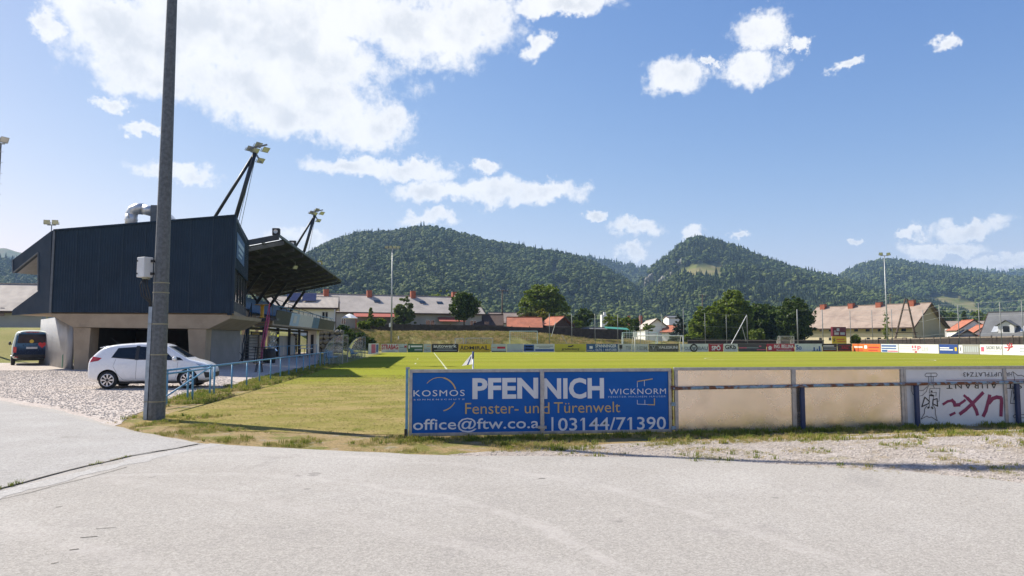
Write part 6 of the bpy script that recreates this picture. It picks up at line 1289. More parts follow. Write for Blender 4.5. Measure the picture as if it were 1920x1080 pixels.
class House:
    """gabled house: front wall P0-P1, depth vector D, eave and ridge heights"""
    def __init__(s, name, label, P0, P1, dep, z0, ze, zr, wall, roof, gable=None, over=.5, cat='house', D=None, th=.16):
        s.P0 = Vector((P0[0], P0[1])); s.P1 = Vector((P1[0], P1[1])); s.d = (s.P1 - s.P0).normalized(); s.L = (s.P1 - s.P0).length
        n = Vector((-s.d.y, s.d.x)); n = n if n.dot(Vector((s.P0.x, s.P0.y))) > 0 else -n; s.n = n; s.dep = dep; s.ze, s.zr, s.z0 = ze, zr, z0
        s.t = thing(name, label, cat, ((s.P0.x + s.P1.x) / 2, (s.P0.y + s.P1.y) / 2, z0))
        p = lambda u, v, z: (s.P0.x + s.d.x * u + n.x * v, s.P0.y + s.d.y * u + n.y * v, z); s.p = p; L = s.L
        MB().prism([p(0, 0, z0), p(L, 0, z0), p(L, 0, ze), p(0, 0, ze)], (n.x * .2, n.y * .2, 0)).build('front_wall', wall, s.t, True)
        MB().prism([p(0, dep, z0), p(L, dep, z0), p(L, dep, ze), p(0, dep, ze)], (-n.x * .2, -n.y * .2, 0)).build('back_wall', wall, s.t, True)
        for u, e in ((0, .2), (L - .2, .2)): MB().prism([p(u, .2, z0), p(u, dep - .2, z0), p(u, dep - .2, ze), p(u, dep / 2, zr - .1), p(u, .2, ze)], (s.d.x * e, s.d.y * e, 0)).build('gable_wall', gable or wall, s.t, True)
        sl = (zr - ze) / (dep / 2); o = over
        s.roof = MB().prism([p(-o, -o, ze - sl * o), p(L + o, -o, ze - sl * o), p(L + o, dep / 2, zr), p(-o, dep / 2, zr)], (0, 0, th)).build('roof_slope', roof, s.t, True)
        MB().prism([p(-o, dep + o, ze - sl * o), p(L + o, dep + o, ze - sl * o), p(L + o, dep / 2 + .003, zr), p(-o, dep / 2 + .003, zr)], (0, 0, th)).build('roof_slope', roof, s.t, True)
        MB().bar(p(-o, -o - .02, ze - sl * o + .03), p(L + o, -o - .02, ze - sl * o + .03), .1, .22).build('eave_board', m_wood, s.t, True); MB().bar(p(-o, dep / 2, zr + th + .03), p(L + o, dep / 2, zr + th + .03), .3, .1).build('ridge', roof, s.t, True)
        for u in (-o - .03, L + o + .03): MB().bar(p(u, -o, ze - sl * o + .05), p(u, dep / 2, zr + .05), .06, .26).build('verge_board', m_wood, s.t, True); MB().bar(p(u, dep + o, ze - sl * o + .05), p(u, dep / 2, zr + .05), .06, .26).build('verge_board', m_wood, s.t, True)
        s.sl = sl; s.th = th
    def front(s, px, py):
        w = planeP(px, py, s.P0, s.P1); return (Vector((w.x, w.y)) - s.P0).dot(s.d), w.z
    def window(s, px0, py0, px1, py1, frame=True, name='window', m=None):
        u0, z1 = s.front(px0, py0); u1, z0 = s.front(px1, py1); p = s.p
        w = MB().prism([p(u0, -.02, z0), p(u1, -.02, z0), p(u1, -.02, z1), p(u0, -.02, z1)], (-s.n.x * .015, -s.n.y * .015, 0)).build(name, m or m_win, s.t, True)
        if frame:
            for a, b in (((u0, z0), (u1, z0)), ((u0, z1), (u1, z1)), ((u0, z0), (u0, z1)), ((u1, z0), (u1, z1)), (((u0 + u1) / 2, z0), ((u0 + u1) / 2, z1))): MB().bar(p(a[0], -.06, a[1]), p(b[0], -.06, b[1]), .09, .09).build('window_frame', m_frame, w, True)
    def chimney(s, px, ptop, w=.75, h=1.5, back=.0):
        a, _ = rayd(px, ptop); dd = s.P0 + s.n * (s.dep / 2); wv = planeP(px, ptop, dd, dd + s.d); u = (Vector((wv.x, wv.y)) - s.P0).dot(s.d); zt = wv.z; v = s.dep / 2 - .5
        k = MB(); p = s.p; c = k.prism([p(u - w / 2, v - w / 2, s.zr - .8), p(u + w / 2, v - w / 2, s.zr - .8), p(u + w / 2, v + w / 2, s.zr - .8), p(u - w / 2, v + w / 2, s.zr - .8)], (0, 0, zt - s.zr + .8)).build('chimney', m_brick, s.roof, True)
        MB().prism([p(u - w / 2 - .06, v - w / 2 - .06, zt), p(u + w / 2 + .06, v - w / 2 - .06, zt), p(u + w / 2 + .06, v + w / 2 + .06, zt), p(u - w / 2 - .06, v + w / 2 + .06, zt)], (0, 0, .1)).build('chimney_cap', m_rslate, s.t, True)
    def hatch(s, px, py, w=1.0, h=.8):
        f = .5; u, _ = s.front(px, 600); 
        for v in (s.dep * .25,): 
            p = s.p; z = s.ze + s.sl * v + s.th + .05; z2 = s.ze + s.sl * (v + h) + s.th + .05
            MB().prism([p(u - w / 2, v, z), p(u + w / 2, v, z), p(u + w / 2, v + h, z2), p(u - w / 2, v + h, z2)], (0, 0, .05)).build('roof_hatch', m_win, s.roof, True)
# long grey-roofed house at left
H = House('long_house', 'long low house with a pale grey roof and brick chimneys behind the dark fence', DP(560, 600, 115), DP(903, 600, 127), 10.5, 2.7, 6.5, 9.55, m_gren, m_rgrey)
for x, y in ((611, 543), (691.5, 545), (773, 546), (850, 548)): H.chimney(x, y, .85)
for x in (713, 800, 833): H.hatch(x, 575, 1.1, .7)
for a in ((798, 600, 815, 611), (881, 601, 893, 612), (640, 597, 648, 608)): H.window(*a)
u, z = H.front(820, 606); MB().prism([H.p(u, -.1, z + 1.0), H.p(u + 4.4, -.1, z + 1.0), H.p(u + 4.6, -2.2, z + .25), H.p(u - .2, -2.2, z + .25)], (0, 0, .06)).build('awning', m_awn, H.t, True)
u, z = H.front(662, 596); MB().prism([H.p(u, -.1, z + .9), H.p(u + 7.2, -.1, z + .9), H.p(u + 7.4, -2.6, z + .1), H.p(u - .2, -2.6, z + .1)], (0, 0, .06)).build('terrace_roof', m_awn, H.t, True)
for k in range(4): MB().bar(H.p(u + .1 + 2.3 * k, -2.5, 2.7), H.p(u + .1 + 2.3 * k, -2.5, z + .12), .16).build('terrace_post', m_awn, H.t, True)
# white annex with a corrugated roof
H2 = House('annex_house', 'white house with a corrugated grey roof just behind the stand end', DP(505, 600, 103), DP(626, 600, 105), 7, 2.3, 6.55, 8.15, m_wren, m_rgrey, over=.6); H2.window(604, 584.5, 615, 597)
sl = H2.sl; n_ = 60; b = MB(); L_ = H2.L + 1.2
for i in range(n_ * 2 + 1): u = -.6 + L_ * i / (n_ * 2); e = .06 * (i % 2); b.v += [H2.p(u, -.65, H2.ze - sl * .65 + .2 + e), H2.p(u, 3.5, H2.zr + .2 + e)]
b.f = [(2 * i, 2 * i + 2, 2 * i + 3, 2 * i + 1) for i in range(n_ * 2)]; b.build('corrugated_sheet', m_rgrey, H2.t, True)
MB().bar(H2.p(H2.L + .3, -.7, 2.4), H2.p(H2.L + .3, -.7, 6.3), .1).build('downpipe', m_wood, H2.t, True)
for k in range(2): MB().prism([H2.p(2.2 + 2.3 * k, 1.2, H2.ze + sl * 1.2 + .42), H2.p(4.2 + 2.3 * k, 1.2, H2.ze + sl * 1.2 + .42), H2.p(4.2 + 2.3 * k, 2.9, H2.ze + sl * 2.9 + .9), H2.p(2.2 + 2.3 * k, 2.9, H2.ze + sl * 2.9 + .9)], (0, 0, .06)).build('solar_panel', mat('solar_blue', (.035, .04, .09), .2, var=.1), H2.t, True)
# house ends and sheds between the trees
H3 = House('lean_house', 'white low shed with a dark sloping roof at the end of the long house', DP(893, 602, 126), DP(940, 606, 126), 6, 2.2, 4.3, 6.2, m_wren, m_wood, over=.3); H3.window(908, 603, 917, 612, False)
House('brown_barn', 'distant brown-roofed house behind the wooden utility pole', DP(925, 600, 190), DP(985, 600, 192), 9, 1, 6.4, 9.2, m_gren, m_rbrown, over=.4)
H4 = House('tiled_shed', 'low shed with an orange tile roof behind the dark fence', DP(955, 612, 122), DP(1012, 612, 122), 7, 2.2, 3.9, 5.6, m_wren, m_rorange, over=.5); H4b = House('tiled_shed', 'small dark shed with an orange tile roof right of the bigger one', DP(1016, 612, 128), DP(1038, 612, 126), 5, 2.2, 4.4, 5.8, m_wood, m_rorange, over=.5)
H5 = House('garden_shed', 'flat pale garden shed with a grey roof behind the fence', DP(1047, 616, 126), DP(1082, 616, 126), 4, 1.8, 3.1, 3.6, m_wren, m_rslate, over=.4); House('garden_shed', 'long low dark-roofed garden shed right of the pale one', DP(1083, 618, 128), DP(1133, 618, 128), 4, 1.8, 3.2, 3.8, m_wood, m_rslate, over=.4)
t = thing('green_canopy', 'green tarpaulin canopy over a yard behind the fence', 'canopy', DP(1158, 630, 127)); a, b = DP(1136, 616, 127), DP(1180, 619, 127); MB().prism([a, b, b + Vector((.4, 3, .4)), a + Vector((.4, 3, .4))], (0, 0, .05)).build('sheet', mat('tarp_green', (.03, .22, .16), .6, var=.1), t, True)
for p in (a, b, a + Vector((.4, 3, .4)), b + Vector((.4, 3, .4))): MB().bar((p.x, p.y, 1.4), p, .07).build('pole', m_galv, t, True)
t = thing('white_tower', 'distant white block tower with a small turret', 'tower', DP(1135, 630, 420)); a, b = DP(1128.5, 604, 420), DP(1142, 590, 420); MB().box(a.x, a.y, 0, b.x, a.y + 4, b.z).build('shaft', m_wren, t, True); c, d = DP(1132.5, 590, 420), DP(1136.5, 585, 420); MB().box(c.x, c.y + .5, b.z, d.x, c.y + 2, d.z).build('turret', m_wren, t, True); MB().box(a.x + 1, a.y - .1, 12.5, a.x + 2, a.y, 14).build('opening', m_win, t, True)
# white gabled house: the gable faces the pitch
ga, gb = DP(1192, 640, 214), DP(1210, 640, 192); H6 = House('gable_house', 'pale gabled house with a beige roof left of the blue spruce', ga, gb, 6.6, .2, 4.9, 7.4, m_wren, m_rgrey, over=.4)
H6.chimney(1182, 592, .9); H6.chimney(1204, 592, .9)
House('white_cube_house', 'small white house half hidden by the blue spruce', DP(1255, 640, 210), DP(1276, 640, 210), 8, .5, 8.3, 8.9, m_wren, m_rslate, over=.1); House('orange_roof_house', 'low orange-roofed house behind the blue spruce', DP(1240, 640, 190), DP(1262, 640, 188), 7, .5, 3.8, 5.6, m_wren, m_rorange, over=.3)
# big cream house at right
q0, q1 = DP(1506, 640, 150), DP(1711, 640, 132); H7 = House('cream_house', 'long cream house with a brown roof and four brick chimneys at right', q0, q1, 14.0, -.8, 4.35, 8.75, m_cream, m_rbrown, gable=m_olive, over=.7)
for x, y in ((1546, 571), (1598.5, 569), (1650.5, 567), (1712, 563)): H7.chimney(x, y, 1.05)
for x0, x1 in ((1536.5, 1541), (1554, 1560), (1601.5, 1609), (1623, 1631), (1646, 1651.5), (1669, 1674), (1690, 1699)): H7.window(x0, 614, x1, 621.5, False)
for x0, x1 in ((1536, 1541), (1554, 1560), (1601, 1609), (1625, 1631), (1646, 1652), (1692, 1700)): H7.window(x0, 633, x1, 638, False)
MB().prism([H7.p(-.02, -.03, 3.0), H7.p(H7.L + .01, -.03, 3.0), H7.p(H7.L + .01, -.03, 4.3), H7.p(-.02, -.03, 4.3)], (H7.n.x * .02, H7.n.y * .02, 0)).build('upper_band', m_olive, H7.t, True)
# slate house with a dormer at the right edge
H8 = House('slate_house', 'steep dark slate roof with a white dormer at the right edge', DP(1843, 632, 104), DP(1965, 632, 98), 10, .6, 1.9, 5.75, m_wren, m_rslate, over=.5)
u, _ = H8.front(1884, 630); v0, v1 = .8, 3.6; zf = H8.ze + H8.sl * v0 + .15; p = H8.p
dm = MB().prism([p(u - 1.0, v0, zf), p(u + 1.0, v0, zf), p(u + 1.0, v0, zf + 1.1), p(u, v0, zf + 1.75), p(u - 1.0, v0, zf + 1.1)], (H8.n.x * 2.2, H8.n.y * 2.2, 0)).build('dormer', m_wren, H8.roof, True)
MB().prism([p(u - .4, v0 - .03, zf + .15), p(u + .4, v0 - .03, zf + .15), p(u + .4, v0 - .03, zf + 1.0), p(u - .4, v0 - .03, zf + 1.0)], (H8.n.x * .02, H8.n.y * .02, 0)).build('dormer_window', m_win, H8.t, True)
for s_ in (-1, 1): MB().prism([p(u, v0 - .25, zf + 1.85), p(u + s_ * 1.3, v0 - .25, zf + 1.0), p(u + s_ * 1.3, v0 + 3.0, zf + 1.0), p(u, v0 + 3.0, zf + 1.85)], (0, 0, .08)).build('dormer_roof', m_rslate, H8.roof, True)
for px in (1861, 1916): u2, _ = H8.front(px, 630); MB().prism([p(u2 - .4, .9, H8.ze + H8.sl * .9 + .2), p(u2 + .4, .9, H8.ze + H8.sl * .9 + .2), p(u2 + .5, 2.0, H8.ze + H8.sl * 2.0 + .2), p(u2 - .3, 2.0, H8.ze + H8.sl * 2.0 + .2)], (0, 0, .05)).build('roof_window', m_lens, H8.roof, True)
# terraced row with orange roofs, grey roofs behind
for k, (x0, x1, zr_, dep, lab) in enumerate(((1776, 1797, 6.4, 170, 'first orange-roofed terrace house right of the cream house'), (1800, 1818, 5.0, 160, 'second orange-roofed terrace house right of the cream house'), (1822, 1838, 5.0, 158, 'third orange-roofed terrace house right of the cream house'), (1842, 1866, 5.2, 156, 'fourth orange-roofed terrace house, next to the slate roof'))):
    House('terrace_house', lab, DP(x0, 640, dep + 6), DP(x1, 640, dep - 2), 7, -.5, zr_ - 2.4, zr_, m_wren, m_rorange, over=.2)
House('grey_hall', 'long grey-roofed building behind the orange terrace houses', DP(1786, 630, 240), DP(1872, 630, 236), 14, 0, 5.8, 8.2, m_gren, m_rbrown, over=.4); House('blue_gable_shed', 'small blue-grey gabled shed under the cream house gable', DP(1780, 640, 138), DP(1790, 640, 132), 4.2, -.5, 2.0, 3.4, mat('blue_grey_wall', (.16, .17, .24), .8), m_rslate, over=.2)
# house left of the clubhouse
H9 = House('west_house', 'grey-roofed house seen through the clubhouse loggia', DP(-95, 600, 74), DP(78, 600, 76), 10, 1.9, 4.9, 7.9, m_gren, m_rgrey, over=.5); H9.window(1, 577, 8, 592, False); H9.window(-30, 577, -20, 592, False)
# ---------------------------------------------------------------- fences
def board_fence(name, label, pts, h, m, panel=2.5, rail=False):
    """upright boards between posts; pts: (plan point, foot height)"""
    p0 = pts[0]; t = thing(name, label, 'fence', (p0[0].x, p0[0].y, p0[1]))
    for (a, za), (b, zb_) in zip(pts[:-1], pts[1:]):
        a2, b2 = Vector((a.x, a.y)), Vector((b.x, b.y)); n = max(1, round((b2 - a2).length / panel))
        for k in range(n):
            f0, f1 = k / n, (k + 1) / n; p, q = a2.lerp(b2, f0), a2.lerp(b2, f1); z0, z1 = za + (zb_ - za) * f0, za + (zb_ - za) * f1; jz = rnd.uniform(-.05, .05)
            ribbed('fence_panel', p, q, lambda s, z0=z0, z1=z1: z0 + (z1 - z0) * s - .15, lambda s, z0=z0, z1=z1, jz=jz: z0 + (z1 - z0) * s + h + jz, m, t, (-p.x, -p.y), pitch=.18, dep=.03, frac=.5)
            MB().bar((p.x, p.y, z0 - .2), (p.x, p.y, z0 + h + .1), .12).build('fence_post', m, t, True)
            if rail: MB().bar((p.x, p.y - .08, z0 + h * .9), (q.x, q.y - .08, z1 + h * .9), .06, .14).build('fence_rail', rail, t, True)
    return t
Vx = lambda px, dep, py: (DP(px, py, dep), DP(px, py, dep).z)
board_fence('wooden_fence', 'long dark wooden fence on the grass bank behind the far boards', [Vx(684, 116, 623.5), Vx(760, 114, 624.5), Vx(900, 114, 626.5), Vx(960, 114, 629), Vx(1060, 113, 631.5), Vx(1168, 112, 635)], 1.45, m_fence)
m_railw = mat('weathered_rail', (.22, .18, .14), .8, var=.2, scale=2)
board_fence('wooden_fence', 'dark rail fence under the big trees right of the goal', [Vx(1290, 112, 648), Vx(1400, 112, 648), Vx(1545, 112, 648)], .92, m_fence, 3.2, m_railw)
board_fence('wooden_fence', 'dark wooden fence with a pale top rail along the right touchline', [(XP(1600, 646, 70.5), .75), (XP(1700, 646, 70.5), .9), (XP(1780, 646, 70.5), 1.05), (XP(1860, 646, 70.5), 1.1), (XP(1990, 646, 70.5), 1.15)], 1.0, m_fence, 3.0, m_railw)
# ---------------------------------------------------------------- utility poles and wires
m_pole = mat('pole_wood', (.10, .075, .055), .9, var=.2, scale=3)
def upole(label, base, top, ab=False):
    t = thing('utility_pole', label, 'utility pole', base)
    if ab:
        for s_ in (-1, 1): MB().tube([base + Vector((s_ * 2.3, 0, 0)), top + Vector((s_ * .18, 0, 0))], [.2, .13], 8).build('leg', m_pole, t, True)
        for f in (.25, .75): c = base.lerp(top, f); w = 2.6 * (1 - f) + .3; MB().bar(c + Vector((-w, -.1, 0)), c + Vector((w, -.1, 0)), .14).build('cross_brace', m_pole, t, True)
    else:
        MB().tube([base, top], [.18, .12], 8).build('shaft', m_pole, t, True, smooth=True)
        for dz in (-.25,): MB().bar(top + Vector((-1.1, 0, dz)), top + Vector((1.1, 0, dz)), .12).build('crossarm', m_pole, t, True)
        for x in (-1, -.35, .35, 1): MB().lathe(top + Vector((x, 0, -.18)), [(.05, 0), (.07, .08), (.04, .2), (0, .2)], 8).build('insulator', m_lens, t, True)
    return t
pA, pB, pC, pD = DP(942, 543, 140), DP(1317, 552, 190), DP(1699, 560, 150), DP(1669, 552, 230)
upole('wooden utility pole with insulators between the long house and the big tree', DP(941, 620, 140), pA); upole('brown utility pole rising behind the big right-hand trees', DP(1317, 640, 190), pB); upole('wooden A-frame utility pole in front of the cream house', DP(1698, 645, 128), DP(1699, 560, 128), True); upole('thin utility pole behind the cream house roof', DP(1669, 620, 230), pD)
def wire(a, b, sag, label, n_=[0]):
    P = [a.lerp(b, k / 16) - Vector((0, 0, sag * 4 * (k / 16) * (1 - k / 16))) for k in range(17)]
    o = MB().tube(P, .022, 4).build('power_line', m_steel); set_meta(o, label, 'wire', 'power lines over the far gardens')
for k, w in ((-1, 'left-hand'), (0, 'middle'), (1, 'right-hand')): wire(pA + Vector((k, 0, -.1)), pB + Vector((k, 0, -.1)), 2.4 + .5 * k, w + ' power line from the wooden pole to the pole behind the right trees')
for k, w in ((-.4, 'lower'), (.4, 'upper')): wire(pB + Vector((k, 0, -.1)), DP(1699, 560, 128) + Vector((k, 0, -.1 + .3 * (k > 0))), 1.2, w + ' power line running on to the A-frame pole')
wire(pA + Vector((-.5, 0, -.1)), DP(880, 556, 132), .6, 'short power line from the wooden pole to the long house'); wire(DP(1699, 560, 128), DP(2050, 540, 130), 1.0, 'power line leaving the A-frame pole to the right'); wire(pD, DP(2100, 545, 230), 2.0, 'faint power line leaving the thin pole behind the cream house')
# parasol and laundry bits in the left garden
pc = DP(655, 612, 112); pc.z = gzf(pc.x, pc.y); t = thing('parasol', 'white garden parasol beside the terrace of the long house', 'parasol', pc); zt_ = DP(655, 588, 112).z; MB().tube([pc, (pc.x, pc.y, zt_)], .03, 6).build('pole', m_galv, t, True); MB().lathe((pc.x, pc.y, zt_ - .75), [(1.35, 0), (.7, .45), (0, .75)], 10).build('canopy', m_wpaint, t, True)
t = thing('marker_post', 'short white post on the bank behind the STRABAG board', 'post', (DP(747, 641, 107).x, DP(747, 641, 107).y, 1.2)); a = DP(747, 645, 107); MB().tube([(a.x, a.y, .6), (a.x, a.y, DP(747, 631, 107).z)], .09, 8).build('shaft', m_wpaint, t, True); MB().tube([(a.x, a.y, DP(747, 631, 107).z), (a.x, a.y, DP(747, 630, 107).z)], .1, 8).build('cap', m_wpaint, t, True)
# ================================================================== vegetation
LM = {'dark': leaf_mat('leaf_dark', (.030, .054, .010), (.085, .125, .020)), 'mid': leaf_mat('leaf_mid', (.066, .105, .015), (.20, .245, .030), .38), 'pale': leaf_mat('leaf_pale', (.085, .115, .035), (.15, .185, .055)),
      'yel': leaf_mat('leaf_yellow', (.15, .15, .015), (.24, .22, .03)), 'lime': leaf_mat('leaf_lime', (.09, .13, .015), (.17, .21, .03)), 'spruce': leaf_mat('leaf_spruce', (.035, .055, .04), (.06, .085, .065), .1), 'hedge': leaf_mat('leaf_hedge', (.03, .055, .012), (.07, .11, .02))}
m_bark = mat('bark', (.075, .058, .042), .9, var=.3, scale=4, bump=.8, bscale=14)
def leaf_mesh(name, pts, size, rg, up=.35):
    n = len(pts); d = rg.normal(size=(n, 3)); d[:, 2] = d[:, 2] + up * np.sign(rg.rand(n) - .2); d /= np.linalg.norm(d, axis=1)[:, None]
    a = np.cross(d, rg.normal(size=(n, 3))); a /= np.linalg.norm(a, axis=1)[:, None] + 1e-9; b = np.cross(d, a); s = (size * rg.uniform(.6, 1.35, n))[:, None]
    v = np.stack([pts - a * s * .5, pts + b * s * .36 - a * s * .08, pts + a * s * .5, pts - b * s * .36 + a * s * .08], 1).reshape(-1, 3).astype(np.float32)
    me = bpy.data.meshes.new(name); me.vertices.add(4 * n); me.vertices.foreach_set('co', v.ravel()); me.loops.add(4 * n); me.polygons.add(n)
    me.loops.foreach_set('vertex_index', np.arange(4 * n, dtype=np.int32)); me.polygons.foreach_set('loop_start', np.arange(0, 4 * n, 4, dtype=np.int32)); me.polygons.foreach_set('loop_total', np.full(n, 4, np.int32)); me.update(); me.validate(); return me
def crown_pts(ells, nclump, nleaf, rg, cl=.17):
    out = []
    vol = np.array([e[3] * e[4] * e[5] for e in ells]); vol = vol / vol.sum()
    for e, f in zip(ells, vol):
        c = np.array(e[:3]); r = np.array(e[3:6]); k = max(6, int(nclump * f)); d = rg.normal(size=(k, 3)); d /= np.linalg.norm(d, axis=1)[:, None]; rad = rg.uniform(.45, 1.0, k) ** .6
        cc = c + d * rad[:, None] * r; sz = cl * r.mean() * rg.uniform(.6, 1.5, k)
        for q, s in zip(cc, sz):
            m = int(nleaf * rg.uniform(.5, 1.4)); g_ = rg.normal(size=(m, 3)); g_ /= np.linalg.norm(g_, axis=1)[:, None]; out.append(q + g_ * (rg.rand(m, 1) ** .4) * s * np.array([1.25, 1.25, .8]))
    return np.concatenate(out)
def tree(name, label, px, dep, ytop, ybot, hw, leaf, kind='round', base=None, nclump=150, nleaf=34, size=.42, lobes=None, seed=1, trunk=.22, cat='tree', stems=1, group=None):
    """px: middle, ytop..ybot: crown in the photograph, hw: half width in pixels"""
    rg = np.random.RandomState(seed); t0 = DP(px, ytop, dep); b0 = DP(px, ybot, dep); hwm = hw * dep / FPX; g0 = gzf(b0.x, b0.y) if base is None else base; H_ = t0.z - b0.z
    t = thing(name, label, cat, (b0.x, b0.y, g0), group=group); cz = (t0.z + b0.z) / 2
    if lobes: ells = [(b0.x + l[0] * hwm, b0.y + l[3] * hwm if len(l) > 5 else b0.y, b0.z + l[1] * H_, l[2] * hwm, l[2] * hwm, l[4] * H_) for l in lobes]
    elif kind == 'round': ells = [(b0.x, b0.y, cz, hwm, hwm, H_ / 2)] + [(b0.x + rg.uniform(-.5, .5) * hwm, b0.y + rg.uniform(-.5, .5) * hwm, cz + rg.uniform(-.25, .3) * H_, hwm * .55, hwm * .55, H_ * .28) for _ in range(5)]
    elif kind == 'cone': ells = [(b0.x, b0.y, b0.z + H_ * (k + .5) / 8, hwm * (1 - k / 8.6), hwm * (1 - k / 8.6), H_ * .09) for k in range(8)]
    P = crown_pts(ells, nclump, nleaf, rg); me = leaf_mesh('crown', P, size, rg); me.materials.append(LM[leaf])
    if stems:
        tb = MB(); top = Vector((b0.x, b0.y, b0.z + H_ * .45)); tr = MB().tube([(b0.x, b0.y, g0 - .2), (b0.x + .05, b0.y, (g0 + b0.z) / 2), (b0.x, b0.y, b0.z + H_ * .15), tuple(top)], [trunk * 1.25, trunk, trunk * .85, trunk * .4], 8).build('trunk', m_bark, t, True, smooth=True)
        for k in range(6):
            a = 2 * math.pi * k / 6 + rg.rand(); s = Vector((b0.x, b0.y, b0.z + H_ * rg.uniform(.02, .3))); e = s + Vector((math.cos(a) * hwm * .65, math.sin(a) * hwm * .65, H_ * rg.uniform(.2, .4))); MB().tube([s, s.lerp(e, .5) + Vector((0, 0, .15)), e], [trunk * .5, trunk * .3, trunk * .12], 6).build('limb', m_bark, tr, True)
    link_mesh('crown', me, None, t, True); return t
tree('garden_tree', 'loose pale green tree in front of the long house, beside the slim mast', 758, 118, 556, 612, 22, 'pale', lobes=[(0, .35, .8, 0, .38), (.1, .7, .55, 0, .3), (-.35, .5, .5, 0, .3), (.55, .2, .5, 0, .2), (-.55, .15, .45, 0, .2)], seed=2, nclump=150, size=.38)
tree('garden_maple', 'dense dark round maple in front of the long house', 870, 119, 549, 600, 32, 'dark', lobes=[(0, .5, .85, 0, .5), (-.4, .45, .55, 0, .35), (.4, .5, .6, 0, .35), (0, .8, .5, 0, .22), (-.2, .75, .4, 0, .25), (.3, .78, .35, 0, .22)], seed=3, nclump=260, nleaf=42, size=.36, trunk=.16)
tree('lime_tree', 'yellow-green treetop showing above the long grey roof', 820, 170, 545, 590, 22, 'lime', seed=4, nclump=80)
tree('walnut_tree', 'big sunlit green tree right of the utility pole', 1020, 150, 534, 604, 48, 'lime', lobes=[(0, .55, .72, 0, .42), (-.35, .55, .55, 0, .35), (.4, .42, .58, 0, .32), (-.1, .82, .45, 0, .2), (-.6, .4, .38, 0, .25), (.65, .25, .42, 0, .25), (.2, .75, .4, 0, .22)], seed=5, nclump=420, nleaf=42, size=.5, trunk=.4)
tree('garden_shrub', 'pale leafy shrub at the foot of the big sunlit tree', 988, 130, 578, 606, 19, 'pale', seed=6, nclump=70, stems=1, trunk=.1); tree('garden_shrub', 'yellow-leaved shrub between the orange roof and the big sunlit tree', 1018, 132, 580, 604, 15, 'yel', seed=7, nclump=60, trunk=.1)
tree('garden_tree', 'grey-green bushy tree right of the orange-tiled sheds', 1055, 132, 584, 614, 18, 'pale', seed=8, nclump=80, trunk=.12); tree('garden_tree', 'dark rounded tree behind the garden sheds', 1096, 145, 578, 614, 19, 'dark', seed=9, nclump=120, trunk=.15); tree('garden_shrub', 'small lime-green shrub at the foot of the dark rounded tree', 1085, 130, 600, 618, 10, 'lime', seed=10, nclump=40, trunk=.08)
tree('garden_tree', 'light green tree above the green canopy', 1148, 138, 590, 618, 15, 'lime', seed=11, nclump=70, trunk=.12); tree('garden_tree', 'low spreading light green tree left of the pale gabled house', 1173, 140, 596, 622, 18, 'mid', seed=12, nclump=80, trunk=.12); tree('cypress', 'narrow dark cypress before the pale gabled house', 1194, 134, 595, 624, 6, 'dark', seed=13, nclump=50, size=.3, trunk=.08)
tree('climbing_shrub', 'straggling vine shrub across the pale gabled wall', 1216, 132, 607, 622, 13, 'mid', seed=14, nclump=24, nleaf=20, size=.32, trunk=.05)
tree('blue_spruce', 'blue-grey spruce left of the big right-hand trees', 1274, 130, 588, 642, 22, 'spruce', 'cone', seed=15, nclump=200, nleaf=30, size=.36, trunk=.15)
tree('garden_tree', 'tallest of the big right-hand trees, behind the white brace', 1372, 126, 545, 642, 46, 'mid', lobes=[(0, .45, .7, 0, .42), (.1, .75, .5, 0, .28), (-.4, .6, .45, 0, .25), (.45, .5, .5, 0, .3), (0, .9, .28, 0, .12), (-.3, .25, .6, 0, .25), (.4, .2, .6, 0, .22)], seed=16, nclump=470, nleaf=42, size=.46, trunk=.3)
tree('garden_tree', 'broad low tree at the left of the big right-hand trees', 1322, 124, 570, 643, 34, 'mid', lobes=[(0, .4, .8, 0, .4), (.3, .65, .55, 0, .3), (-.4, .45, .5, 0, .3), (-.1, .75, .4, 0, .22), (-.5, .15, .55, 0, .2), (.4, .15, .6, 0, .2)], seed=17, nclump=360, nleaf=42, size=.44, trunk=.25)
tree('garden_tree', 'dark tree in the gap of the big right-hand trees', 1428, 130, 570, 643, 34, 'dark', seed=18, nclump=320, nleaf=40, size=.46, trunk=.25)
tree('oval_tree', 'dark oval tree beside the cream house', 1491, 122, 555, 638, 35, 'dark', lobes=[(0, .48, .88, 0, .48), (-.25, .5, .65, 0, .4), (.3, .42, .68, 0, .4), (-.05, .8, .5, 0, .22), (.05, .2, .9, 0, .2)], seed=19, nclump=360, nleaf=44, size=.42, trunk=.25)
tree('garden_shrub', 'bright green bush under the right-hand trees', 1420, 118, 618, 643, 16, 'lime', seed=20, nclump=60, trunk=.08); tree('garden_shrub', 'low green bush at the left foot of the right-hand trees', 1296, 117, 625, 644, 16, 'mid', seed=21, nclump=60, trunk=.08)
tree('garden_conifer', 'small pointed conifer in the terrace garden of the long house', 695, 112, 576, 610, 9, 'mid', 'cone', seed=22, nclump=60, size=.3, trunk=.08); tree('garden_shrub', 'rounded shrub in the terrace garden of the long house', 712, 112, 597, 612, 12, 'mid', seed=23, nclump=45, trunk=.06); tree('garden_shrub', 'low shrub left of the conifer in the terrace garden', 682, 110, 602, 618, 12, 'lime', seed=24, nclump=45, trunk=.06)
tree('vine', 'thin climbing plant on the cream house wall', 1662, 131, 578, 640, 5, 'mid', seed=25, nclump=26, nleaf=16, size=.3, trunk=.05); tree('garden_shrub', 'dark shrub behind the fence by the yellow sign', 1604, 112, 628, 645, 9, 'mid', seed=26, nclump=40, trunk=.06)
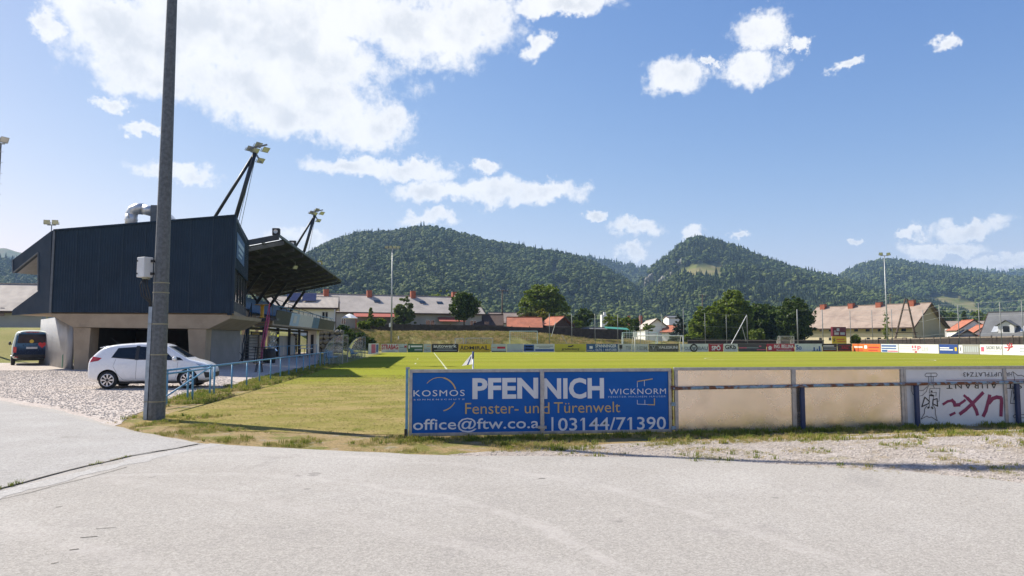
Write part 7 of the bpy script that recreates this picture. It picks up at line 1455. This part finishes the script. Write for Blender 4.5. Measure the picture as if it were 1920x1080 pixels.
# hedge and ivy by the stand end
for k, (px, d, y0, y1, hw, lf, lab) in enumerate(((642, 96, 606, 640, 13, 'hedge', 'clipped bright hedge beyond the stand end'), (655, 92, 618, 655, 16, 'dark', 'dark ivy-covered hedge behind the nearer dugout'), (675, 94, 622, 652, 14, 'hedge', 'sprawling hedge behind the farther dugout'), (690, 97, 632, 650, 14, 'hedge', 'low hedge end beside the askew red and white board'), (630, 88, 622, 652, 10, 'dark', 'dark ivy over the stone wall end'))):
    tree('hedge', lab, px, d, y0, y1 + 3, hw, lf, seed=40 + k, nclump=90, nleaf=40, size=.24, trunk=.05, cat='hedge')
for k, (px, d, y0, y1, hw, lf, lab) in enumerate(((1765, 300, 578, 612, 16, 'dark', 'dark tree on the meadow edge right of the cream gable'), (1808, 260, 583, 604, 6, 'dark', 'narrow dark conifer over the orange terrace'), (1834, 280, 582, 606, 11, 'mid', 'round green tree left of the slate roof'), (1856, 270, 588, 610, 11, 'mid', 'round green tree just above the slate roof'), (1785, 330, 585, 600, 10, 'mid', 'small tree in front of the green meadow'))):
    tree('valley_tree', lab, px, d, y0, y1, hw, lf, 'cone' if k == 1 else 'round', base=0, seed=60 + k, nclump=70, nleaf=26, size=.8, trunk=.2)
# woods edge at the foot of the hills
rg = np.random.RandomState(5); pts = []; pk = []; sz = []
for k in range(2600):
    px = rg.uniform(-700, 2600); d = rg.uniform(260, 760); a = DP(px, 620, d)
    if 1730 < px < 1850 and d > 330: continue
    if mnoise.noise(Vector((a.x * .012, a.y * .012, 2))) < -.02 - (d - 260) / 1500: continue
    s = rg.uniform(6, 11); con = rg.rand() < .2; pts.append((a.x, a.y, -.3)); pk.append(4 + rg.randint(3) if con else rg.randint(4)); w = s * (1 if con else rg.uniform(1.0, 1.4)); sz.append((w, w, s * (1.3 if con else 1)))
tu = np.zeros((len(pts), 3)); tu[:, 2] = rg.uniform(0, 6.28, len(pts)); scatter('valley_wood', pts, pk, tu, sz, NG_TREES, 'belt of mixed trees along the valley floor below the hills')
# ---------------------------------------------------------------- grass and stones
GCOL = bpy.data.collections.new('tuft_forms')
def blade_mat(name, c1, c2, c3):
    m = bpy.data.materials.new(name); m.use_nodes = True; nt = m.node_tree; q = N(nt); b = nt.nodes['Principled BSDF']; oi = q.n('ShaderNodeObjectInfo'); P = q.n('ShaderNodeNewGeometry').outputs['Position']
    c = q.mix(q.mr(q.noise(P, 1.3, 4.0), .42, .60), c1, c2); c = q.mix(q.mr(oi.outputs['Random'], .6, 1.0), c, c3); nt.links.new(c, b.inputs['Base Color']); b.inputs['Roughness'].default_value = .8; b.inputs['Specular IOR Level'].default_value = .1
    t = q.n('ShaderNodeBsdfTranslucent', {0: c}); mx = q.n('ShaderNodeMixShader', {0: .3, 1: b.outputs[0], 2: t.outputs[0]}); nt.links.new(mx.outputs[0], nt.nodes['Material Output'].inputs[0]); return m
m_b1 = blade_mat('verge_blades', (.26, .26, .065), (.46, .36, .17), (.50, .40, .20)); m_b2 = blade_mat('weed_leaves', (.16, .21, .035), (.24, .27, .05), (.32, .29, .07))
def tuft(name, seed, m, n, h, spread, w):
    r = random.Random(seed); b = MB()
    for k in range(n):
        a = r.random() * 6.28; x, y = r.gauss(0, spread), r.gauss(0, spread); l = r.uniform(.1, .9) * h; hh = h * r.uniform(.5, 1.1); s = Vector((math.cos(a + 1.57), math.sin(a + 1.57), 0)) * w / 2; p = Vector((x, y, 0)); q1 = p + Vector((math.cos(a) * l * .35, math.sin(a) * l * .35, hh * .65)); e = p + Vector((math.cos(a) * l, math.sin(a) * l, hh)); k0 = len(b.v)
        b.v += [tuple(p - s), tuple(p + s), tuple(q1 + s * .8), tuple(q1 - s * .8), tuple(e)]; b.f += [(k0, k0 + 1, k0 + 2, k0 + 3), (k0 + 3, k0 + 2, k0 + 4)]
    me = b.mesh(name, fix=False); me.materials.append(m); GCOL.objects.link(bpy.data.objects.new(name, me))
for k in range(3): tuft('a_tuft_%d' % k, 70 + k, m_b1, 16, .07, .035, .006)
for k in range(2): tuft('b_weed_%d' % k, 80 + k, m_b2, 14, .10, .04, .016)
for k in range(3):
    bm_ = bmesh.new(); bmesh.ops.create_icosphere(bm_, subdivisions=1, radius=.5); r = random.Random(90 + k)
    for v in bm_.verts: v.co *= r.uniform(.7, 1.2); v.co.z *= .65
    me = bpy.data.meshes.new('c_stone_%d' % k); bm_.to_mesh(me); bm_.free(); me.materials.append(mat('gravel_stone', (.42, .375, .335), .9, var=.3, scale=7)); GCOL.objects.link(bpy.data.objects.new('c_stone_%d' % k, me))
NG_G = scatter_group(GCOL, 'ground_cover')
def cover(name, label, poly, n, picks, smin, smax, seed, dens=None, lift=0.0):
    rg = np.random.RandomState(seed); xs = [p[0] for p in poly]; ys_ = [p[1] for p in poly]; pts = []; pk = []; sz = []; tries = 0
    while len(pts) < n and tries < n * 12:
        tries += 1; x, y = rg.uniform(min(xs), max(xs)), rg.uniform(min(ys_), max(ys_))
        if not inpoly(x, y, poly): continue
        if dens and mnoise.noise(Vector((x * dens[0], y * dens[0], seed))) < dens[1] + rg.uniform(-.15, .15): continue
        s = rg.uniform(smin, smax); pts.append((x, y, lift)); pk.append(picks[rg.randint(len(picks))]); sz.append((s, s, s * rg.uniform(.7, 1.3)))
    P = np.array(pts); P[:, 2] = gz(P[:, 0], P[:, 1]) + lift; tu = np.zeros((len(P), 3)); tu[:, 2] = rg.uniform(0, 6.28, len(P)); return scatter(name, P, pk, tu, sz, NG_G, label)
A_, W3_, S_ = [0, 1, 2], [3, 4], [5, 6, 7]
cover('verge_grass', 'dry grass tufts along the verge in front of the gate and panels', E((250, 800), (300, 790), (400, 797), (500, 812), (640, 828), (765, 815), (1000, 812), (1260, 805), (1600, 797), (1920, 787), (2200, 780), (2200, 800), (1920, 815), (1500, 828), (1240, 836), (1000, 848), (760, 850), (600, 842), (450, 835), (330, 822), (240, 808)), 7000, A_ + A_ + [3], .3, .75, 1, (1.1, -.02), .003)
cover('fence_grass', 'green grass fringe along the foot of the gate and panels', [(fx(765), YF - .30), (fx(2150), YF - .30), (fx(2150), YF - .06), (fx(765), YF - .06)], 1900, A_ + W3_, .4, .95, 2, (1.4, -.15), .0)
cover('railing_grass', 'rough grass and weeds along the foot of the blue railing', [(-6.9, 18.5), (-6.3, 17.2), (-5.45, 17.0), (-5.5, 46), (-6.95, 46)], 8000, A_ + A_ + W3_, .45, 1.25, 3, (.8, -.1), .0)
cover('mast_weeds', 'weeds and dry grass round the foot of the mast', [(pb.x - .8, pb.y - .6), (pb.x + .9, pb.y - .6), (pb.x + 1.4, pb.y + .7), (pb.x - .6, pb.y + .7)], 240, A_ + A_ + W3_, .3, .8, 4, (1.8, .05), .0)
cover('lawn_grass', 'short dry lawn grass between the railing and the gate', [(-5.4, 14.6), (-3, 12.6), (.9, 11.9), (9, 11.7), (6, 30), (-5.4, 34)], 16000, A_, .22, .42, 5, (.8, -.3), .0)
cover('shoulder_grass', 'sparse dry tufts on the right gravel shoulder', E((900, 848), (1260, 832), (1920, 812), (2200, 805), (2200, 930), (1920, 905), (1240, 862)), 1100, A_ + A_ + [3], .25, .6, 6, (1.5, .14), .0)
cover('crack_grass', 'tiny grass blades growing in the road crack', [(x - .0, y - .035) for x, y in crack[:5]] + [(x, y + .035) for x, y in crack[4::-1]], 260, A_ + W3_, .2, .5, 7, (1.3, .0), .015)
cover('shoulder_gravel', 'loose stones on the right gravel shoulder', E((840, 853), (1260, 828), (1920, 806), (2250, 795), (2250, 950), (1920, 912), (1240, 864), (900, 860)), 9000, S_, .008, .030, 8, None, .006)
cover('lot_gravel', 'loose stones on the gravel car park', E((-60, 748), (0, 745), (110, 765), (220, 795), (300, 760), (445, 718), (420, 705), (100, 695), (-60, 695)), 16000, S_, .012, .05, 9, None, .012)
cover('road_grit', 'stray grit on the asphalt edge', E((0, 760), (220, 808), (380, 842), (760, 862), (1240, 868), (1920, 920), (1920, 980), (1240, 900), (760, 890), (300, 850), (0, 800)), 900, S_, .005, .013, 10, None, .015)
cover('bank_grass', 'long dry grass on the bank behind the far boards', [(-12, 104.5), (48, 104.5), (48, 112.5), (-12, 112.5)], 14000, A_, 2.2, 4.5, 11, (.2, -.3), .0)
